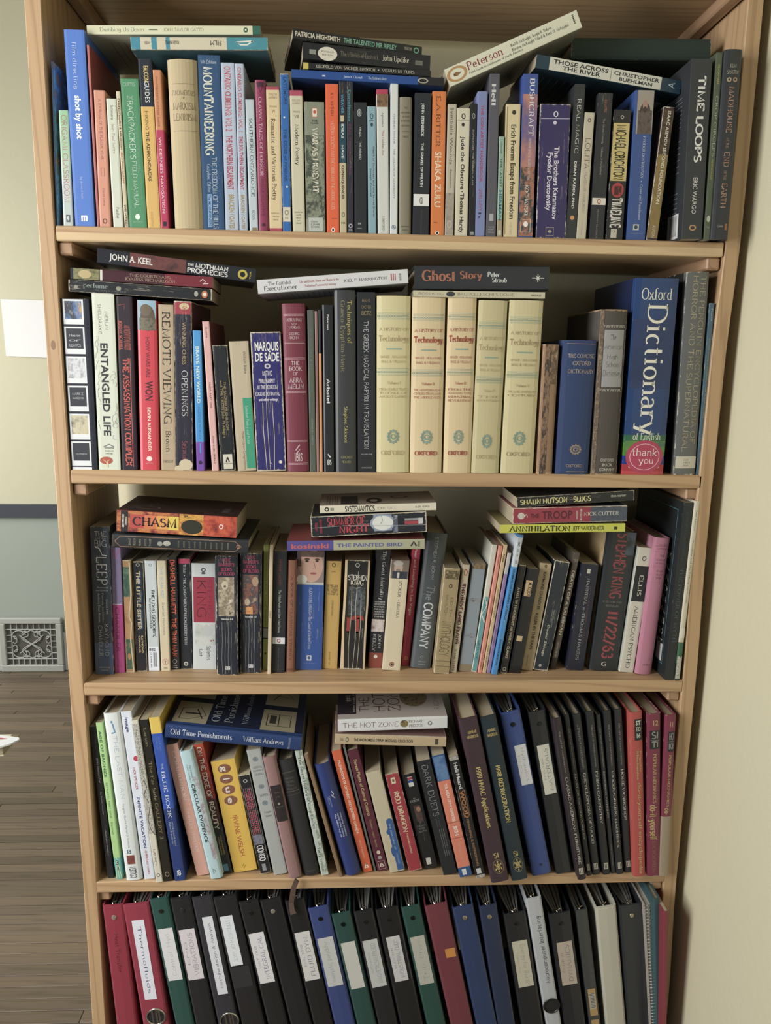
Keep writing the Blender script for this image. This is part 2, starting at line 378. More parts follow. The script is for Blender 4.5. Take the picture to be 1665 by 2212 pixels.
def decorate(root, items, t, h, surf, cuts=()):
    k = 0
    for it in items:
        k += 1
        off = .0001 + .000009*k
        kind = it[0]
        if kind == 'T':
            _, s, v0, v1, u0, u1, col, o, f, n = it
            vs, fs = glyphs(s, f)
            if not vs: continue
            x0 = min(v[0] for v in vs); x1 = max(v[0] for v in vs); w = (x1-x0) or 1
            V = []
            for a, b in vs:
                a = (a-x0)/w
                if o == 'd': v, u = v0+a*(v1-v0), u0+b*(u1-u0)
                elif o == 'u': v, u = v1-a*(v1-v0), u1-b*(u1-u0)
                else: v, u = v1-b*(v1-v0), u0+a*(u1-u0)
                V.append((u, v))
            emit(n, V, fs, plain(col, .5, 0, 'print_ink'), root, surf, off, cuts)
        elif kind in 'RP':
            if kind == 'R': _, v0, v1, u0, u1, col, n = it; m = plain(col, .5, 0, 'printed_colour')
            else: _, v0, v1, u0, u1, cols, sc, n, sz = it; m = picture(tuple(cols), sc, sz)
            u0 = max(u0, .005); u1 = min(u1, .995)
            emit(n, [(u0, v1), (u1, v1), (u1, v0), (u0, v0)], [(0, 1, 2, 3)], m, root, surf, off, cuts)
        elif kind == 'E':
            _, v, u, rv, ru, col, n, hole = it; V = []; F = []; N = 20
            if hole:
                for i in range(N):
                    a = 2*math.pi*i/N; V += [(u+ru*math.cos(a), v-rv*math.sin(a)), (u+ru*hole*math.cos(a), v-rv*hole*math.sin(a))]
                for i in range(N):
                    j = (i+1) % N; F.append((2*i, 2*j, 2*j+1, 2*i+1))
            else:
                for i in range(N):
                    a = 2*math.pi*i/N; V.append((u+ru*math.cos(a), v-rv*math.sin(a)))
                F = [tuple(range(N))]
            emit(n, V, F, plain(col, .5, 0, 'printed_colour') if isinstance(col, str) else picture(tuple(col), 120), root, surf, off, cuts)
        elif kind == 'L':
            _, pts, w, col, n = it; V = []; F = []
            m = len(pts)
            for i, (v, u) in enumerate(pts):
                a = pts[max(0, i-1)]; c = pts[min(m-1, i+1)]
                dx = (c[1]-a[1])*t; dz = -(c[0]-a[0])*h; l = math.hypot(dx, dz) or 1
                nx, nz = -dz/l*w/2, dx/l*w/2
                V += [(u+nx/t, v-nz/h), (u-nx/t, v+nz/h)]
            for i in range(m-1): F.append((2*i, 2*i+1, 2*i+3, 2*i+2))
            emit(n, V, F, plain(col, .5, 0, 'print_ink'), root, surf, off, cuts)

# ---------------- books ----------------
def frame(A, B, name):
    """root Empty at the tail of the spine; local X across the spine, Y into the book, Z tail to head"""
    Z = (A-B).normalized(); Xa = Z.cross(Vector((0, -1, 0))).normalized(); Y = Z.cross(Xa)
    m = Matrix((Xa, Y, Z)).transposed().to_4x4(); m.translation = B
    r = empty(name); r.matrix_world = m; return r
def build_book(root, t, h, d, kind, base, items, bands=(), wear=.2, crease=0, rough=.42, pg='#b9ab8c', side=None, bulge=None, wcol='#cdc3ab', top=(), under=()):
    hc = kind == 'hc'; c = .0024 if hc else .0006
    c = min(c, t*.2)
    bl = (t*.07 if hc else 0) if bulge is None else bulge*t
    r = min(.0012 if not hc else .003, t*.2); hw = t/2
    prof = [(-hw, d)]
    if hc: prof += [(-hw, .012), (-hw+.0012 if t > .012 else -hw, .0085), (-hw, .005)]
    prof += [(-hw, r)]
    N = 8
    for i in range(N+1):
        a = -1+2*i/N
        prof.append(((hw-r*.35)*a, -bl*(1-a*a) + (r*.25 if abs(a) > .99 else 0)))
    prof += [(hw, r)]
    if hc: prof += [(hw, .005), (hw-.0012 if t > .012 else hw, .0085), (hw, .012)]
    prof += [(hw, d)]
    def inn(p):
        x, y = p
        return (max(-hw+c, min(hw-c, x)), max(y, c) if y > 0 else y+c if abs(x) < hw-c else c)
    inner = [inn(p) for p in prof]; n = len(prof)
    cuts = sorted({0.0, 1.0} | {b[0] for b in bands} | {b[1] for b in bands})
    cuts = [q for q in cuts if 0 <= q <= 1]
    zs = [h*(1-q) for q in cuts]     # head first
    V = []
    for z in zs:
        V += [(x, y, z) for x, y in prof] + [(x, y, z) for x, y in inner]
    F = []; MI = []; mats = [cover(base, rough, wear, crease, wcol, 1 if hc and rough > .6 else 0)]
    cols = []
    for i in range(len(zs)-1):
        mid = (cuts[i]+cuts[i+1])/2; mi = 0
        for b in bands:
            if b[0] <= mid <= b[1]:
                mm = cover(b[2], rough, wear, crease, wcol) if isinstance(b[2], str) else picture(tuple(b[2]), 70)
                if mm not in mats: mats.append(mm)
                mi = mats.index(mm)
        a0 = i*2*n; a1 = (i+1)*2*n
        for k in range(n-1):
            F.append((a1+k, a1+k+1, a0+k+1, a0+k)); MI.append(mi)
            F.append((a0+n+k, a0+n+k+1, a1+n+k+1, a1+n+k)); MI.append(mi)
        for k in (0, n-1):
            q = (a0+k, a0+n+k, a1+n+k, a1+k); F.append(q if k == 0 else tuple(reversed(q))); MI.append(mi)
        if i == 0:
            for k in range(n-1): F.append((a0+k, a0+k+1, a0+n+k+1, a0+n+k)); MI.append(mi)
        if i == len(zs)-2:
            for k in range(n-1): F.append((a1+k+1, a1+k, a1+n+k, a1+n+k+1)); MI.append(mi)
    if side:    # printed boards of another colour than the spine
        ms = cover(side, rough, wear, 0, wcol) if isinstance(side, str) else picture(tuple(side), 40)
        mats.append(ms)
        for i, f in enumerate(F):
            if sum(V[q][1] for q in f)/len(f) > .012: MI[i] = len(mats)-1
    mesh('cover', V, F, mats, root, MI)
    ins = .003 if hc else .0004
    pv = []; pf = []
    ph = h-ins; x0, x1 = -hw+c*1.02, hw-c*1.02
    sag = .0025 if hc else .0006
    M_ = 6
    for z, s in ((ins, 1), (ph, -1)):
        for i in range(M_+1):
            a = -1+2*i/M_; xx = x0+(x1-x0)*i/M_
            for y in (c+.0003-bl*.6*(1-a*a), d-(.003 if hc else .0003)): pv.append((xx, y, z))
    S = 2*(M_+1)
    for i in range(M_):
        pf.append((2*i, 2*i+1, 2*i+3, 2*i+2)); b = S
        pf.append((b+2*i, b+2*i+2, b+2*i+3, b+2*i+1))
        pf.append((2*i+1, b+2*i+1, b+2*i+3, 2*i+3)); pf.append((2*i, 2*i+2, b+2*i+2, b+2*i))
    pf.append((0, S, S+1, 1)); e = 2*M_; pf.append((e, e+1, S+e+1, S+e))
    mesh('page_block', pv, pf, pages(pg), root)
    def surf(u, v, off):
        a = max(-1, min(1, 2*u-1)); q = (a+1)*N/2; i = min(N-1, int(q)); f = q-i
        g_ = lambda j: -bl*(1-(-1+2*j/N)**2)
        return ((2*u-1)*(hw-r*.35), g_(i)*(1-f)+g_(i+1)*f-off, h*(1-v))
    cuts_u = [i/N for i in range(1, N)] if bl > 0 else ()
    decorate(root, items, t, h, surf, cuts_u)
    if top: decorate(root, top, d, h, lambda u, v, off: (hw+off, u*d, h*(1-v)))
    if under: decorate(root, under, d, h, lambda u, v, off: (-hw-off, u*d, h*(1-v)))
    return surf
def blurb(v0, v1, u0, u1, n, col, w=.0009, seed=1):
    """lines of small print on a back cover, running away from the spine"""
    rr = random.Random(seed); out = []
    for i in range(n):
        v = v0+(v1-v0)*i/(n-1); out.append(L([(v, u0), (v, u1-rr.random()*.25*(u1-u0))], w, col, 'small_print'))
    return out
SHZ = [None, .18207, -.16188, -.49761, -.84526, -1.1905]
BOOKS = []
def up(row, q, kind, base, label, items=(), y=None, d=None, cat='book', name='book', build=None, **kw):
    """a book standing on a shelf: q = spine corners (head left x, head right x, head y, tail left x, tail right x, tail y)"""
    xtl, xtr, yt, xbl, xbr, yb = q
    ax, bx = (xtl+xtr)/2, (xbl+xbr)/2
    zs = SHZ[row]
    if y is None:
        if row < 3: y = .004
        else:
            y = at_z(bx, yb, zs+.001).y; y = max(-.03, min(.075, y))
    A = at_y(ax, yt, y); Bp = at_y(bx, yb, y)
    lean = math.atan2(A.x-Bp.x, A.z-Bp.z); c = math.cos(lean)
    t = ((xtr-xtl)*zc(A)/FPX*c + (xbr-xbl)*zc(Bp)/FPX*c)/2
    t = max(.002, t-.0006)
    zb = zs + abs(math.sin(lean))*t/2
    # keep the spine line, slide its tail to the shelf
    k = (zb-A.z)/(Bp.z-A.z); Bq = A + (Bp-A)*k
    h = (A-Bq).length
    if d is None: d = min(h*.66 if kind == 'pb' else h*.7, .235-y, .19)
    r = frame(A, Bq, name)
    if build: build(r, t, h, d, base, items, **kw)
    else: build_book(r, t, h, d, kind, base, items, **kw)
    BOOKS.append((row, r, label, cat, (ax+bx)/2)); return r
def lie(row, a, b, px, kind, base, label, items=(), ya=.0, yb=None, d=None, over=0, **kw):
    """a book lying flat: a, b = pixels of the head and tail ends of the spine's centre line, px = thickness"""
    yb = ya if yb is None else yb
    A = at_y(a[0], a[1], ya); Bp = at_y(b[0], b[1], yb)
    t = px*(zc(A)+zc(Bp))/2/FPX*.985; h = (A-Bp).length
    if d is None: d = min(h*.66, .2)
    r = frame(A, Bp, 'book')
    build_book(r, t, h, d, kind, base, items, **kw)
    BOOKS.append((row, r, label, 'book', None)); return r
# ---------------- the room ----------------
FZ = -1.56; CZ = 2.1; FAR = 2.66; WB = .272; WX = 1.018
cream = wallpaint('#d3cdab', .55, .35, 70)
def slab(name, x0, x1, y0, y1, z0, z1, m): 
    vs, fs = [], []; boxv(x0, x1, y0, y1, z0, z1, vs, fs); return struct(name, mesh(name, vs, fs, m))
slab('wall_back', -.03, WX+.15, WB, WB+.12, FZ, CZ, cream)
slab('wall_right', WX, WX+.15, -3.2, WB, FZ, CZ, cream)
zr0 = at_y(60, 1116, FAR).z; zr1 = at_y(60, 1088, FAR).z; zb = at_y(60, 1364, FAR).z
slab('wall_far', -3.4, 1.5, FAR, FAR+.15, FZ, CZ, wallpaint('#d6d2b0', .55, .4, 30))
slab('trim_2', -3.4, 1.5, FAR-.008, FAR, zb, zr0, wallpaint('#a9b5aa', .35, .15, 12, 'wainscot_paint'))
slab('trim_1', -3.4, 1.5, FAR-.03, FAR, zr0, zr1, wallpaint('#474b56', .4, .1, 30, 'rail_paint'))
slab('baseboard_far', -3.4, 1.5, FAR-.022, FAR, FZ, zb, wallpaint('#c9cdc9', .4, .1, 30, 'baseboard_paint'))
slab('ceiling', -3.4, WX+.15, -3.2, FAR, CZ, CZ+.1, wallpaint('#d8d6c8', .8, .1))
# floor: dark underlay and one mesh per strip of hardwood
slab('floor', -3.4, WX+.15, -3.2, FAR, FZ-.03, FZ-.006, plain('#3a3028', .8, 0, 'floor_underlay'))
floor = bpy.data.objects['floor']
random.seed(11)
ptones = [wood(0, a, b, False, False, 'oak_strip') for a, b in (('#86745e','#594a3b'),('#7d6c57','#504335'),('#8b7860','#5d4d3d'),('#776751','#4a3e32'))]
pmesh = {}
yy = FAR-.03; k = 0; npl = 0
while yy > .22:
    w = .038; x = 0.30 if yy < .45 else .5; first = True
    ln = [.95, 1.25, .8][k % 3]
    x1 = -.1+.37*((k*5) % 7)/7
    segs = [(x1-ln, x1), (x1, .6)] if k % 2 else [(x1-ln-.2, x1-.1), (x1-.1, .6)]
    segs = [(-2.6, segs[0][0])] + segs
    for a, b in segs:
        dz = random.uniform(-.0006, .0006)
        bevelbox('plank', a+.0006, b-.0006, yy-w+.0007, yy-.0007, FZ-.006, FZ+dz, random.choice(ptones), floor, r=.0009); npl += 1
    yy -= w; k += 1
slab('floor_near', -3.4, WX+.15, -3.2, yy, FZ-.006, FZ, ptones[0]).name = 'floor_2'
# floor register in the far wall
def register():
    c0 = at_y(6, 1443, FAR-.03); c1 = at_y(133, 1334, FAR-.03); x0, x1, z0, z1 = c0.x, c1.x, FZ, c1.z
    r = empty('wall_register', ((x0+x1)/2, FAR-.022, FZ)); tag(r, 'white cast iron wall register with scrollwork at the foot of the far wall', 'vent')
    X0, X1, Z1 = (x0-x1)/2, (x1-x0)/2, z1-FZ
    m = wallpaint('#b9bdb6', .45, .3, 60, 'register_paint'); f = .030
    for a in ((X0, X1, 0, f*1.2), (X0, X1, Z1-f, Z1), (X0, X0+f, f*1.2, Z1-f), (X1-f, X1, f*1.2, Z1-f)):
        bevelbox('frame', a[0], a[1], -.022, 0, a[2], a[3], m, r, .004)
    vs, fs = [], []; boxv(X0+f, X1-f, -.004, -.002, f*1.2, Z1-f, vs, fs); mesh('dark_backing', vs, fs, plain('#5d5a55', .8), r)
    a0, a1, b0, b1 = X0+f, X1-f, f*1.2, Z1-f
    vs, fs = [], []; T_ = .0028; Y = -.010
    W_, H_ = a1-a0, b1-b0; cw, chh = W_/9, H_/7
    for i in range(1, 9):
        x = a0+cw*i
        if i in (1, 8): tube([(x, Y, b0), (x, Y, b1)], T_, vs, fs)
        else: tube([(x, Y, b0), (x, Y, b0+chh)], T_, vs, fs); tube([(x, Y, b1-chh), (x, Y, b1)], T_, vs, fs)
    for j in range(1, 7):
        z = b0+chh*j
        if j in (1, 6): tube([(a0, Y, z), (a1, Y, z)], T_, vs, fs)
        else: tube([(a0, Y, z), (a0+cw, Y, z)], T_, vs, fs); tube([(a1-cw, Y, z), (a1, Y, z)], T_, vs, fs)
    mx, mz = (a0+a1)/2, (b0+b1)/2; hw, hh = W_/2-cw, H_/2-chh
    tube([(mx-hw*.62, Y, mz-hh*.62), (mx+hw*.62, Y, mz+hh*.62)], T_, vs, fs); tube([(mx-hw*.62, Y, mz+hh*.62), (mx+hw*.62, Y, mz-hh*.62)], T_, vs, fs)
    for sx in (-1, 1):
        for sz in (-1, 1):
            P_ = lambda u, v: (mx+sx*u*hw, Y, mz+sz*v*hh)
            tube([P_(.08*t_+.0+.0, 0) if 0 else P_(.5*math.sin(t_), .95-.95*math.cos(t_)*.0-.95*(t_/3.1)) for t_ in [q*3.1/12 for q in range(13)]], T_, vs, fs)
            tube([P_(.62+.33*math.cos(t_), .62+.3*math.sin(t_)) for t_ in [q*5.2/12-1.2 for q in range(13)]], T_, vs, fs)
            tube([P_(.3+.16*math.cos(t_), .68+.2*math.sin(t_)) for t_ in [q*5.0/12 for q in range(13)]], T_, vs, fs)
            tube([P_(.86+.12*math.cos(t_), .3+.24*math.sin(t_)) for t_ in [q*4.6/10+1 for q in range(11)]], T_, vs, fs)
    mesh('grille', vs, fs, m, r)
register()
# sheet of paper taped to the far wall
p00 = at_y(1, 646, FAR-.004); p10 = at_y(99, 649, FAR-.004); p01 = at_y(14, 769, FAR-.004); p11 = at_y(108, 773, FAR-.004)
vs, fs = [], []; N = 8
for i in range(N+1):
    for j in range(N+1):
        a, b = i/N, j/N; p = p00*(1-a)*(1-b)+p10*a*(1-b)+p01*(1-a)*b+p11*a*b
        vs.append((p.x, p.y-.004*b*b-.003*a*a, p.z))
for i in range(N):
    for j in range(N): fs.append((i*(N+1)+j, i*(N+1)+j+1, (i+1)*(N+1)+j+1, (i+1)*(N+1)+j))
ctr = p00; sh = mesh('paper_sheet', [tuple(Vector(v)-ctr) for v in vs], fs, plain('#f2f4f6', .6, 0, 'white_paper'), loc=ctr)
sh.modifiers.new('thickness', 'SOLIDIFY').thickness = .0006
tag(sh, 'white sheet of paper fixed to the cream far wall', 'paper')
# low table just outside the frame; a magazine corner and the end of a cream book reach into view
q = at_y(42, 1597, .62); tz = q.z-.034
tb = empty('side_table', (q.x-.66, q.y, FZ)); tag(tb, 'low pale table whose edge is just outside the frame at left', 'table')
wt = wood(0, '#cdb88f', '#a58a5c', False, False, 'birch_top')
bevelbox('tabletop', -.35, .42, -.25, .25, tz-FZ-.022, tz-FZ, wt, tb)
for sx in (-.31, .05):
    for sy in (-.21, .21): bevelbox('leg', sx-.02, sx+.02, sy-.02, sy+.02, 0, tz-FZ-.022, wt, tb)
bk = empty('book', (q.x-.25, q.y, tz)); tag(bk, 'cream book under a magazine at the left edge of the view', 'book')
bx_ = at_y(8, 1630, .60).x-bk.location.x
bevelbox('cover', bx_-.2, bx_, -.02, .035, .0002, .004, plain('#d5cfae', .6), bk); bevelbox('cover', bx_-.2, bx_, -.02, .035, .026, .03, plain('#d5cfae', .6), bk)
bevelbox('page_block', bx_-.199, bx_-.002, -.018, .033, .004, .026, pages('#c9c3a4'), bk)
mg = empty('magazine', (q.x-.132, q.y, tz+.0302)); tag(mg, 'white and red glossy magazine jutting into view at the left edge', 'magazine')
cor = [(-.2, -.13), (.085, -.05), (.12, -.02), (.132, 0), (.126, .010), (-.2, .10)]
vs = [(x, y, z) for z in (0, .004) for x, y in cor]
n = len(cor); fs = [tuple(reversed(range(n))), tuple(range(n, 2*n))]+[(i, (i+1) % n, n+(i+1) % n, n+i) for i in range(n)]
mesh('pages', vs, fs, plain('#e6eef4', .3, 0, 'glossy_paper'), mg)
mesh('cover_panel', [(-.2, .0, .0044), (.04, -.01, .0044), (.105, .002, .0044), (-.2, .09, .0044)], [(0, 1, 2, 3)], plain('#b84a58', .3), mg)

# ---------------- the bookcase ----------------
bc = empty('bookcase', (.5, .12, FZ)); tag(bc, 'tall open-backed pine bookcase filled with books and binders', 'bookcase')
def part(name, x0, x1, y0, y1, z0, z1, m, r=.0015):
    o = bevelbox(name, x0, x1, y0, y1, z0, z1, m, None, r); o.parent = bc; o.location = Vector(o.location)-bc.location; return o
BD = .238; TU = .0222; TS = .0204
def upright(x0, dx):
    """upright that bows very slightly, as old boards do"""
    N = 44; vs = []; fs = []; r = .0012
    for i in range(N+1):
        z = FZ+(.62-FZ)*i/N; s = dx(z)
        for x, y in ((r, 0), (TU-r, 0), (TU, r), (TU, BD), (0, BD), (0, r)): vs.append((x0+x+s-bc.location.x, y-bc.location.y, z-FZ))
    for i in range(N):
        for j in range(6): fs.append((i*6+j, i*6+(j+1) % 6, (i+1)*6+(j+1) % 6, (i+1)*6+j))
    fs += [tuple(reversed(range(6))), tuple(range(N*6, N*6+6))]
    mesh('side_board', vs, fs, wood(2), bc)
upright(0, lambda z: -.002*math.sin((z+.5)*2.6))
BOW = [(-1.6, .0085), (-1.12, .0065), (-.845, -.0005), (-.5, 0), (-.25, -.0042), (0, -.003), (.2, .003), (.7, .002)]
def bow(z):
    for (a, p), (b, q) in zip(BOW, BOW[1:]):
        if z <= b: t = max(0, (z-a)/(b-a)); t = t*t*(3-2*t); return p+(q-p)*t
    return .002
upright(1-TU, bow)
for i, z in enumerate([.545]+SHZ[1:]):
    o = part('shelf_board' if i else 'top_board', TU-.0005, 1-TU+.0005, 0 if i else .0, BD, z-TS, z, wood(0, band=(i == 1)) if i == 1 else wood(0))
    for x0 in (TU, 1-TU-.0205):
        part('cleat', x0, x0+.0205, .006, BD-.004, z-TS-.0185, z-TS-.0002, wood(1, '#b8926c', '#7d5a3c'), .0025)
# ================= top shelf =================
K = '#26292d'
up(1,(111,114,132,121,124,488),'pb','#24456b','slim picture booklet with sky-blue illustrated cover',[],d=.17,side=('#4f9fd0','#7fc3ea','#5a93bf','#b88a7c','#7fa582'))  # side colours lightened: the glare on this cover is put into its print
up(1,(127,147,238,136,159,485),'pb','#b9c6c4','pale green and grey craft paperback with thin red capitals',[T('ORIGAMI CLASSROOM',.04,.79,.22,.78,'#b8505a','d','t'),R(.9,.965,.3,.75,'#4b5358'),E(.93,.52,.02,.12,'#b9c6c4')],bands=((0,.12,'#93c49a'),(.12,.4,'#a3c6a6'),(.4,.6,'#b0c6b4')))
up(1,(139,180,64,160,207,485),'pb','#4f7fd6','tallest blue paperback with white lower-case lettering',[T('film directing',.06,.29,.36,.56,'#d5def0','d','t'),T('shot by shot',.325,.545,.35,.66,'#ffffff','d','S'),T('by steven d. katz',.74,.855,.4,.52,'#c8d4ee','d','t'),R(.945,.972,.33,.41,'#eef2fa'),R(.945,.972,.45,.53,'#eef2fa'),R(.945,.972,.57,.65,'#eef2fa'),R(.941,.948,.33,.65,'#eef2fa')],crease=.0)
up(1,(187,193,97,209.5,215.5,486),'pb','#bb6a69','tall narrow red-brown book with bare red side',[],side='#9c4a4c',d=.18)
up(1,(201.5,226,195,215,239,487),'pb','#d8957b','salmon paperback with faint dark lettering',[T('A JOURNAL OF THE PLAGUE YEAR',.06,.5,.4,.62,'#9c6353','d','r'),L([(.56,.35),(.56,.65),(.62,.65),(.62,.35),(.56,.35)],.0006,'#a86b59'),T('Daniel Defoe',.71,.84,.42,.6,'#a86b59','d','r'),E(.955,.5,.02,.22,'#6d4438','publisher_emblem',.6)])
up(1,(229,250.5,213,244,267,488),'pb','#cfd6c4','off-white thin paperback with grey serif title',[T('Intimacy',.05,.16,.4,.66,'#6c6f66','d','r'),T('Jean-Paul Sartre',.19,.42,.4,.66,'#b59a90','d','r'),T('Panther',.84,.93,.38,.66,'#5a5d57','d','r')])
up(1,(250,259.6,197.5,268.6,278,489),'pb','#cfc3a2','narrow cream paperback with bold black and red capitals',[T('EXISTENTIALISM & HUMANISM',.05,.42,.25,.7,'#34332f','d','B'),T('JEAN PAUL SARTRE',.44,.67,.25,.65,'#b0603f','d','B'),T('EYRE METHUEN',.83,.99,.25,.7,'#34332f','d','B')])
up(1,(260,298,170,278.5,318.5,490),'pb','#4d9368','green field-manual paperback with white lettering',[T('CURTIS',.025,.048,.14,.78,'#d5e6d8','h','t'),T('THE',.115,.135,.3,.66,'#d5e6d8','h','t'),T("BACKPACKER'S",.145,.53,.3,.62,'#eaf3ea','d','t'),T('FIELD MANUAL',.545,.86,.38,.62,'#e2eee4','d','t'),T('REVISED & UPDATED',.25,.64,.7,.8,'#7db391','d','t'),E(.925,.5,.02,.14,'#dfe9df'),L([(.905,.62),(.915,.4),(.935,.6)],.001,'#eef3ee'),T('THREE RIVERS PRESS',.955,.965,.2,.8,'#b8d4bf','h','t')])
up(1,(297,327,127,319,347,491),'pb','#dcb25a','yellow hiking-guide paperback with black head and white lettering',[T('FALCON',.04,.13,.38,.74,'#d9b96a','d','S'),T('GUIDES',.13,.25,.38,.74,'#dfe0dc','d','s'),T('HIKING',.3,.41,.28,.52,'#6b5a38','d','s'),T('THE ADIRONDACKS',.42,.715,.28,.52,'#4a4030','d','S'),T('2ND EDITION',.9,.99,.3,.45,'#8c7440','d','t')],bands=((0,.275,'#28303b'),))
up(1,(329,347,151,347,365,492),'pb','#c0355e','crimson paperback with orange head and white capitals',[T('mountaineers outdoor basics',.04,.35,.3,.66,'#8c5136','d','s'),T('WILDERNESS NAVIGATION',.415,.9,.3,.66,'#e8d3da','d','s'),R(.955,.985,.3,.8,'#2b2a30')],bands=((0,.37,'#d08b5e'),))
up(1,(352,361,190,366.5,378,493),'pb','#35303b','dark narrow recessed book',[L([(.02,.5),(.12,.55)],.0012,'#6c7480')],y=.03)
up(1,(359.5,426,130,378,440,494),'hc','#bba980','thick beige cloth hardback with faint stamped lettering',[L([(.141,.1),(.141,.92)],.0006,'#7d6d4a'),T('FUNDAMENTALS',.18,.208,.12,.92,'#7a6846','h','r'),T('OF',.217,.228,.45,.58,'#7a6846','h','r'),T('MARXISM',.25,.29,.12,.93,'#7a6846','h','r'),T('LENINISM',.315,.355,.12,.93,'#7a6846','h','r'),L([(.415,.1),(.415,.92)],.0006,'#7d6d4a')],rough=.8,wear=.15,bulge=.12)
up(1,(427,474,119,438,486,497),'pb','#2f557f','wide blue climbing-manual paperback with large pale lettering',[T('5th Edition',.028,.047,.12,.85,'#b9c6d6','h','r'),T('MOUNTAINEERING',.065,.565,.22,.62,'#cfd3c0','d','R'),T('THE FREEDOM OF THE HILLS',.575,.995,.5,.72,'#b7c6d2','d','r'),T('Graydon, Editor',.615,.78,.27,.42,'#a9bccb','d','r'),R(.79,.985,.24,.44,'#86aed6'),T('The MOUNTAINEERS',.795,.98,.28,.4,'#2f557f','d','S')],crease=.2)
for q, v in (((476,506,135.5,487,516,497.5),'2'),((506.7,526.7,137.5,517,535,498),'1')):
    up(1,q,'pb','#b2c1d6','light blue-grey paperback with red outlined lettering and wider spine' if v == '2' else 'light blue-grey paperback with red outlined lettering and narrower spine',[T('ONTARIO CLIMBING: VOL '+v,.02,.4,.25,.7,'#b0384a','d','S'),T('THE '+('NORTHERN' if v=='2' else 'SOUTHERN')+' ESCARPMENT',.425,.75,.25,.7,'#b0384a','d','S'),T('ONTARIO CLIMBING: VOL '+v,.022,.4,.3,.66,'#e3bfc4','d','t'),T('BRACKEN / OATES',.78,.99,.3,.7,'#a58b55','d','S')])
up(1,(529,549,215,539,558,499),'pb','#bccbd4','pale blue paperback with black spaced serif capitals',[T('SOUTHERN ONTARIO ICE',.14,.735,.35,.72,'#3a4046','d','r'),T('KOSOS',.84,.915,.35,.65,'#5d656b','d','r'),R(.975,.998,.3,.9,'#8a7a5a')])
up(1,(549,574,173,558,581,500),'hc','#92365a','wine-red book with white capitals and a dark triangle',[L([(.02,.12),(.02,.88),(.08,.52),(.02,.12)],.001,'#401c2e'),R(.015,.045,.15,.85,'#4a2236'),T('CLASSIC TALES OF HORROR',.11,.63,.3,.62,'#dcb9c4','d','r'),T('EDGAR ALLAN POE',.65,.9,.35,.6,'#6c2a44','d','r'),E(.958,.5,.012,.2,'#4a2236')])
up(1,(573.5,603.5,187,582,610.5,500.5),'pb','#dcc698','cream anthology paperback with red edge bands, roman numeral six',[T('ENGLISH',.045,.06,.18,.82,'#9c8a66','h','r'),T('MASTERPIECE',.067,.08,.15,.85,'#9c8a66','h','r'),T('VOLUME',.128,.139,.2,.8,'#7d6c4c','h','r'),T('VI',.155,.174,.38,.62,'#5f5138','h','r'),T('Romantic and Victorian Poetry',.215,.78,.3,.62,'#4f4536','d','r'),T('EDITED BY',.868,.877,.15,.8,'#7d6c4c','h','r'),T('WILLIAM',.89,.9,.22,.78,'#7d6c4c','h','r'),T('FROST',.912,.922,.3,.7,'#7d6c4c','h','r')],bands=((0,.022,'#b0495a'),(.978,1,'#b0495a')))
up(1,(604,623.7,159,611,629,501),'pb','#2a6cb8','bright blue rubbed paperback with dark lettering and a cream label',[T('LATTIMORE',.02,.19,.35,.75,'#1b4578','d','S'),T('THE ODES of PINDAR',.34,.675,.3,.68,'#1b4578','d','S'),R(.84,.935,.02,.98,'#cfc8b2'),E(.875,.5,.018,.28,'#8a8672','publisher_emblem',.6),T('P35',.905,.92,.3,.7,'#3a3a34','h','s'),E(.27,.4,.006,.12,'#cfd8e0','rub'),E(.71,.6,.006,.14,'#cfd8e0','rub')],wear=.8)
up(1,(625,653,195,632,659.6,502),'pb','#cdc8ac','cream anthology paperback with one red head band, roman numeral seven',[T('ENGLISH',.063,.077,.18,.82,'#a08f74','h','r'),T('MASTERPIECE',.083,.096,.15,.85,'#a08f74','h','r'),T('VOLUME',.142,.153,.2,.8,'#6f664c','h','r'),T('VII',.17,.19,.3,.7,'#5f5640','h','r'),T('Modern Poetry',.235,.52,.36,.66,'#4c483c','d','r'),T('EDITED BY',.853,.862,.15,.85,'#6f664c','h','r'),T('MACK,',.873,.883,.28,.72,'#6f664c','h','r'),T('DEAN,',.893,.903,.28,.72,'#6f664c','h','r'),T('AND',.915,.922,.34,.6,'#6f664c','h','r'),T('FROST',.933,.942,.28,.72,'#6f664c','h','r')],bands=((0,.038,'#b24a62'),))
up(1,(656.6,700,220,661,703.5,504),'pb','#868c78','thick grey-green paperback with battle picture and pale block title',[P(.25,.9,.02,.98,('#4f5c4a','#8b927c','#39423a','#a0a48c'),60),R(.045,.115,.38,.66,'#c8795c'),R(.05,.11,.41,.63,'#ddd6c4'),E(.075,.52,.014,.08,'#c0503a'),T('THE',.135,.15,.35,.68,'#454a40','h','B'),T('CLASSIC',.155,.165,.3,.72,'#454a40','h','B'),T('WAR AS I KNEW IT',.195,.69,.38,.66,'#d8d2bc','d','B'),R(.885,.99,.12,.88,'#b4bcb4'),T('USM1',.91,.925,.25,.6,'#3a3f3c','h','s'),T('12548',.93,.945,.25,.7,'#3a3f3c','h','s'),T('03200',.95,.965,.25,.7,'#3a3f3c','h','s')],crease=.8,wear=.5)
up(1,(702,731,181,705.5,733,504.5),'pb','#e6602c','bright orange-red paperback with small black author name',[T('R. W. SOUTHERN',.06,.21,.4,.6,'#4a2417','d','r'),T('WESTERN SOCIETY AND THE CHURCH IN THE MIDDLE AGES',.24,.84,.38,.66,'#f0b89c','d','r'),T('PELICAN',.9,.907,.4,.85,'#5a2a18','h','s'),E(.98,.5,.016,.14,'#efe6dc'),E(.98,.5,.011,.08,'#26221f')])
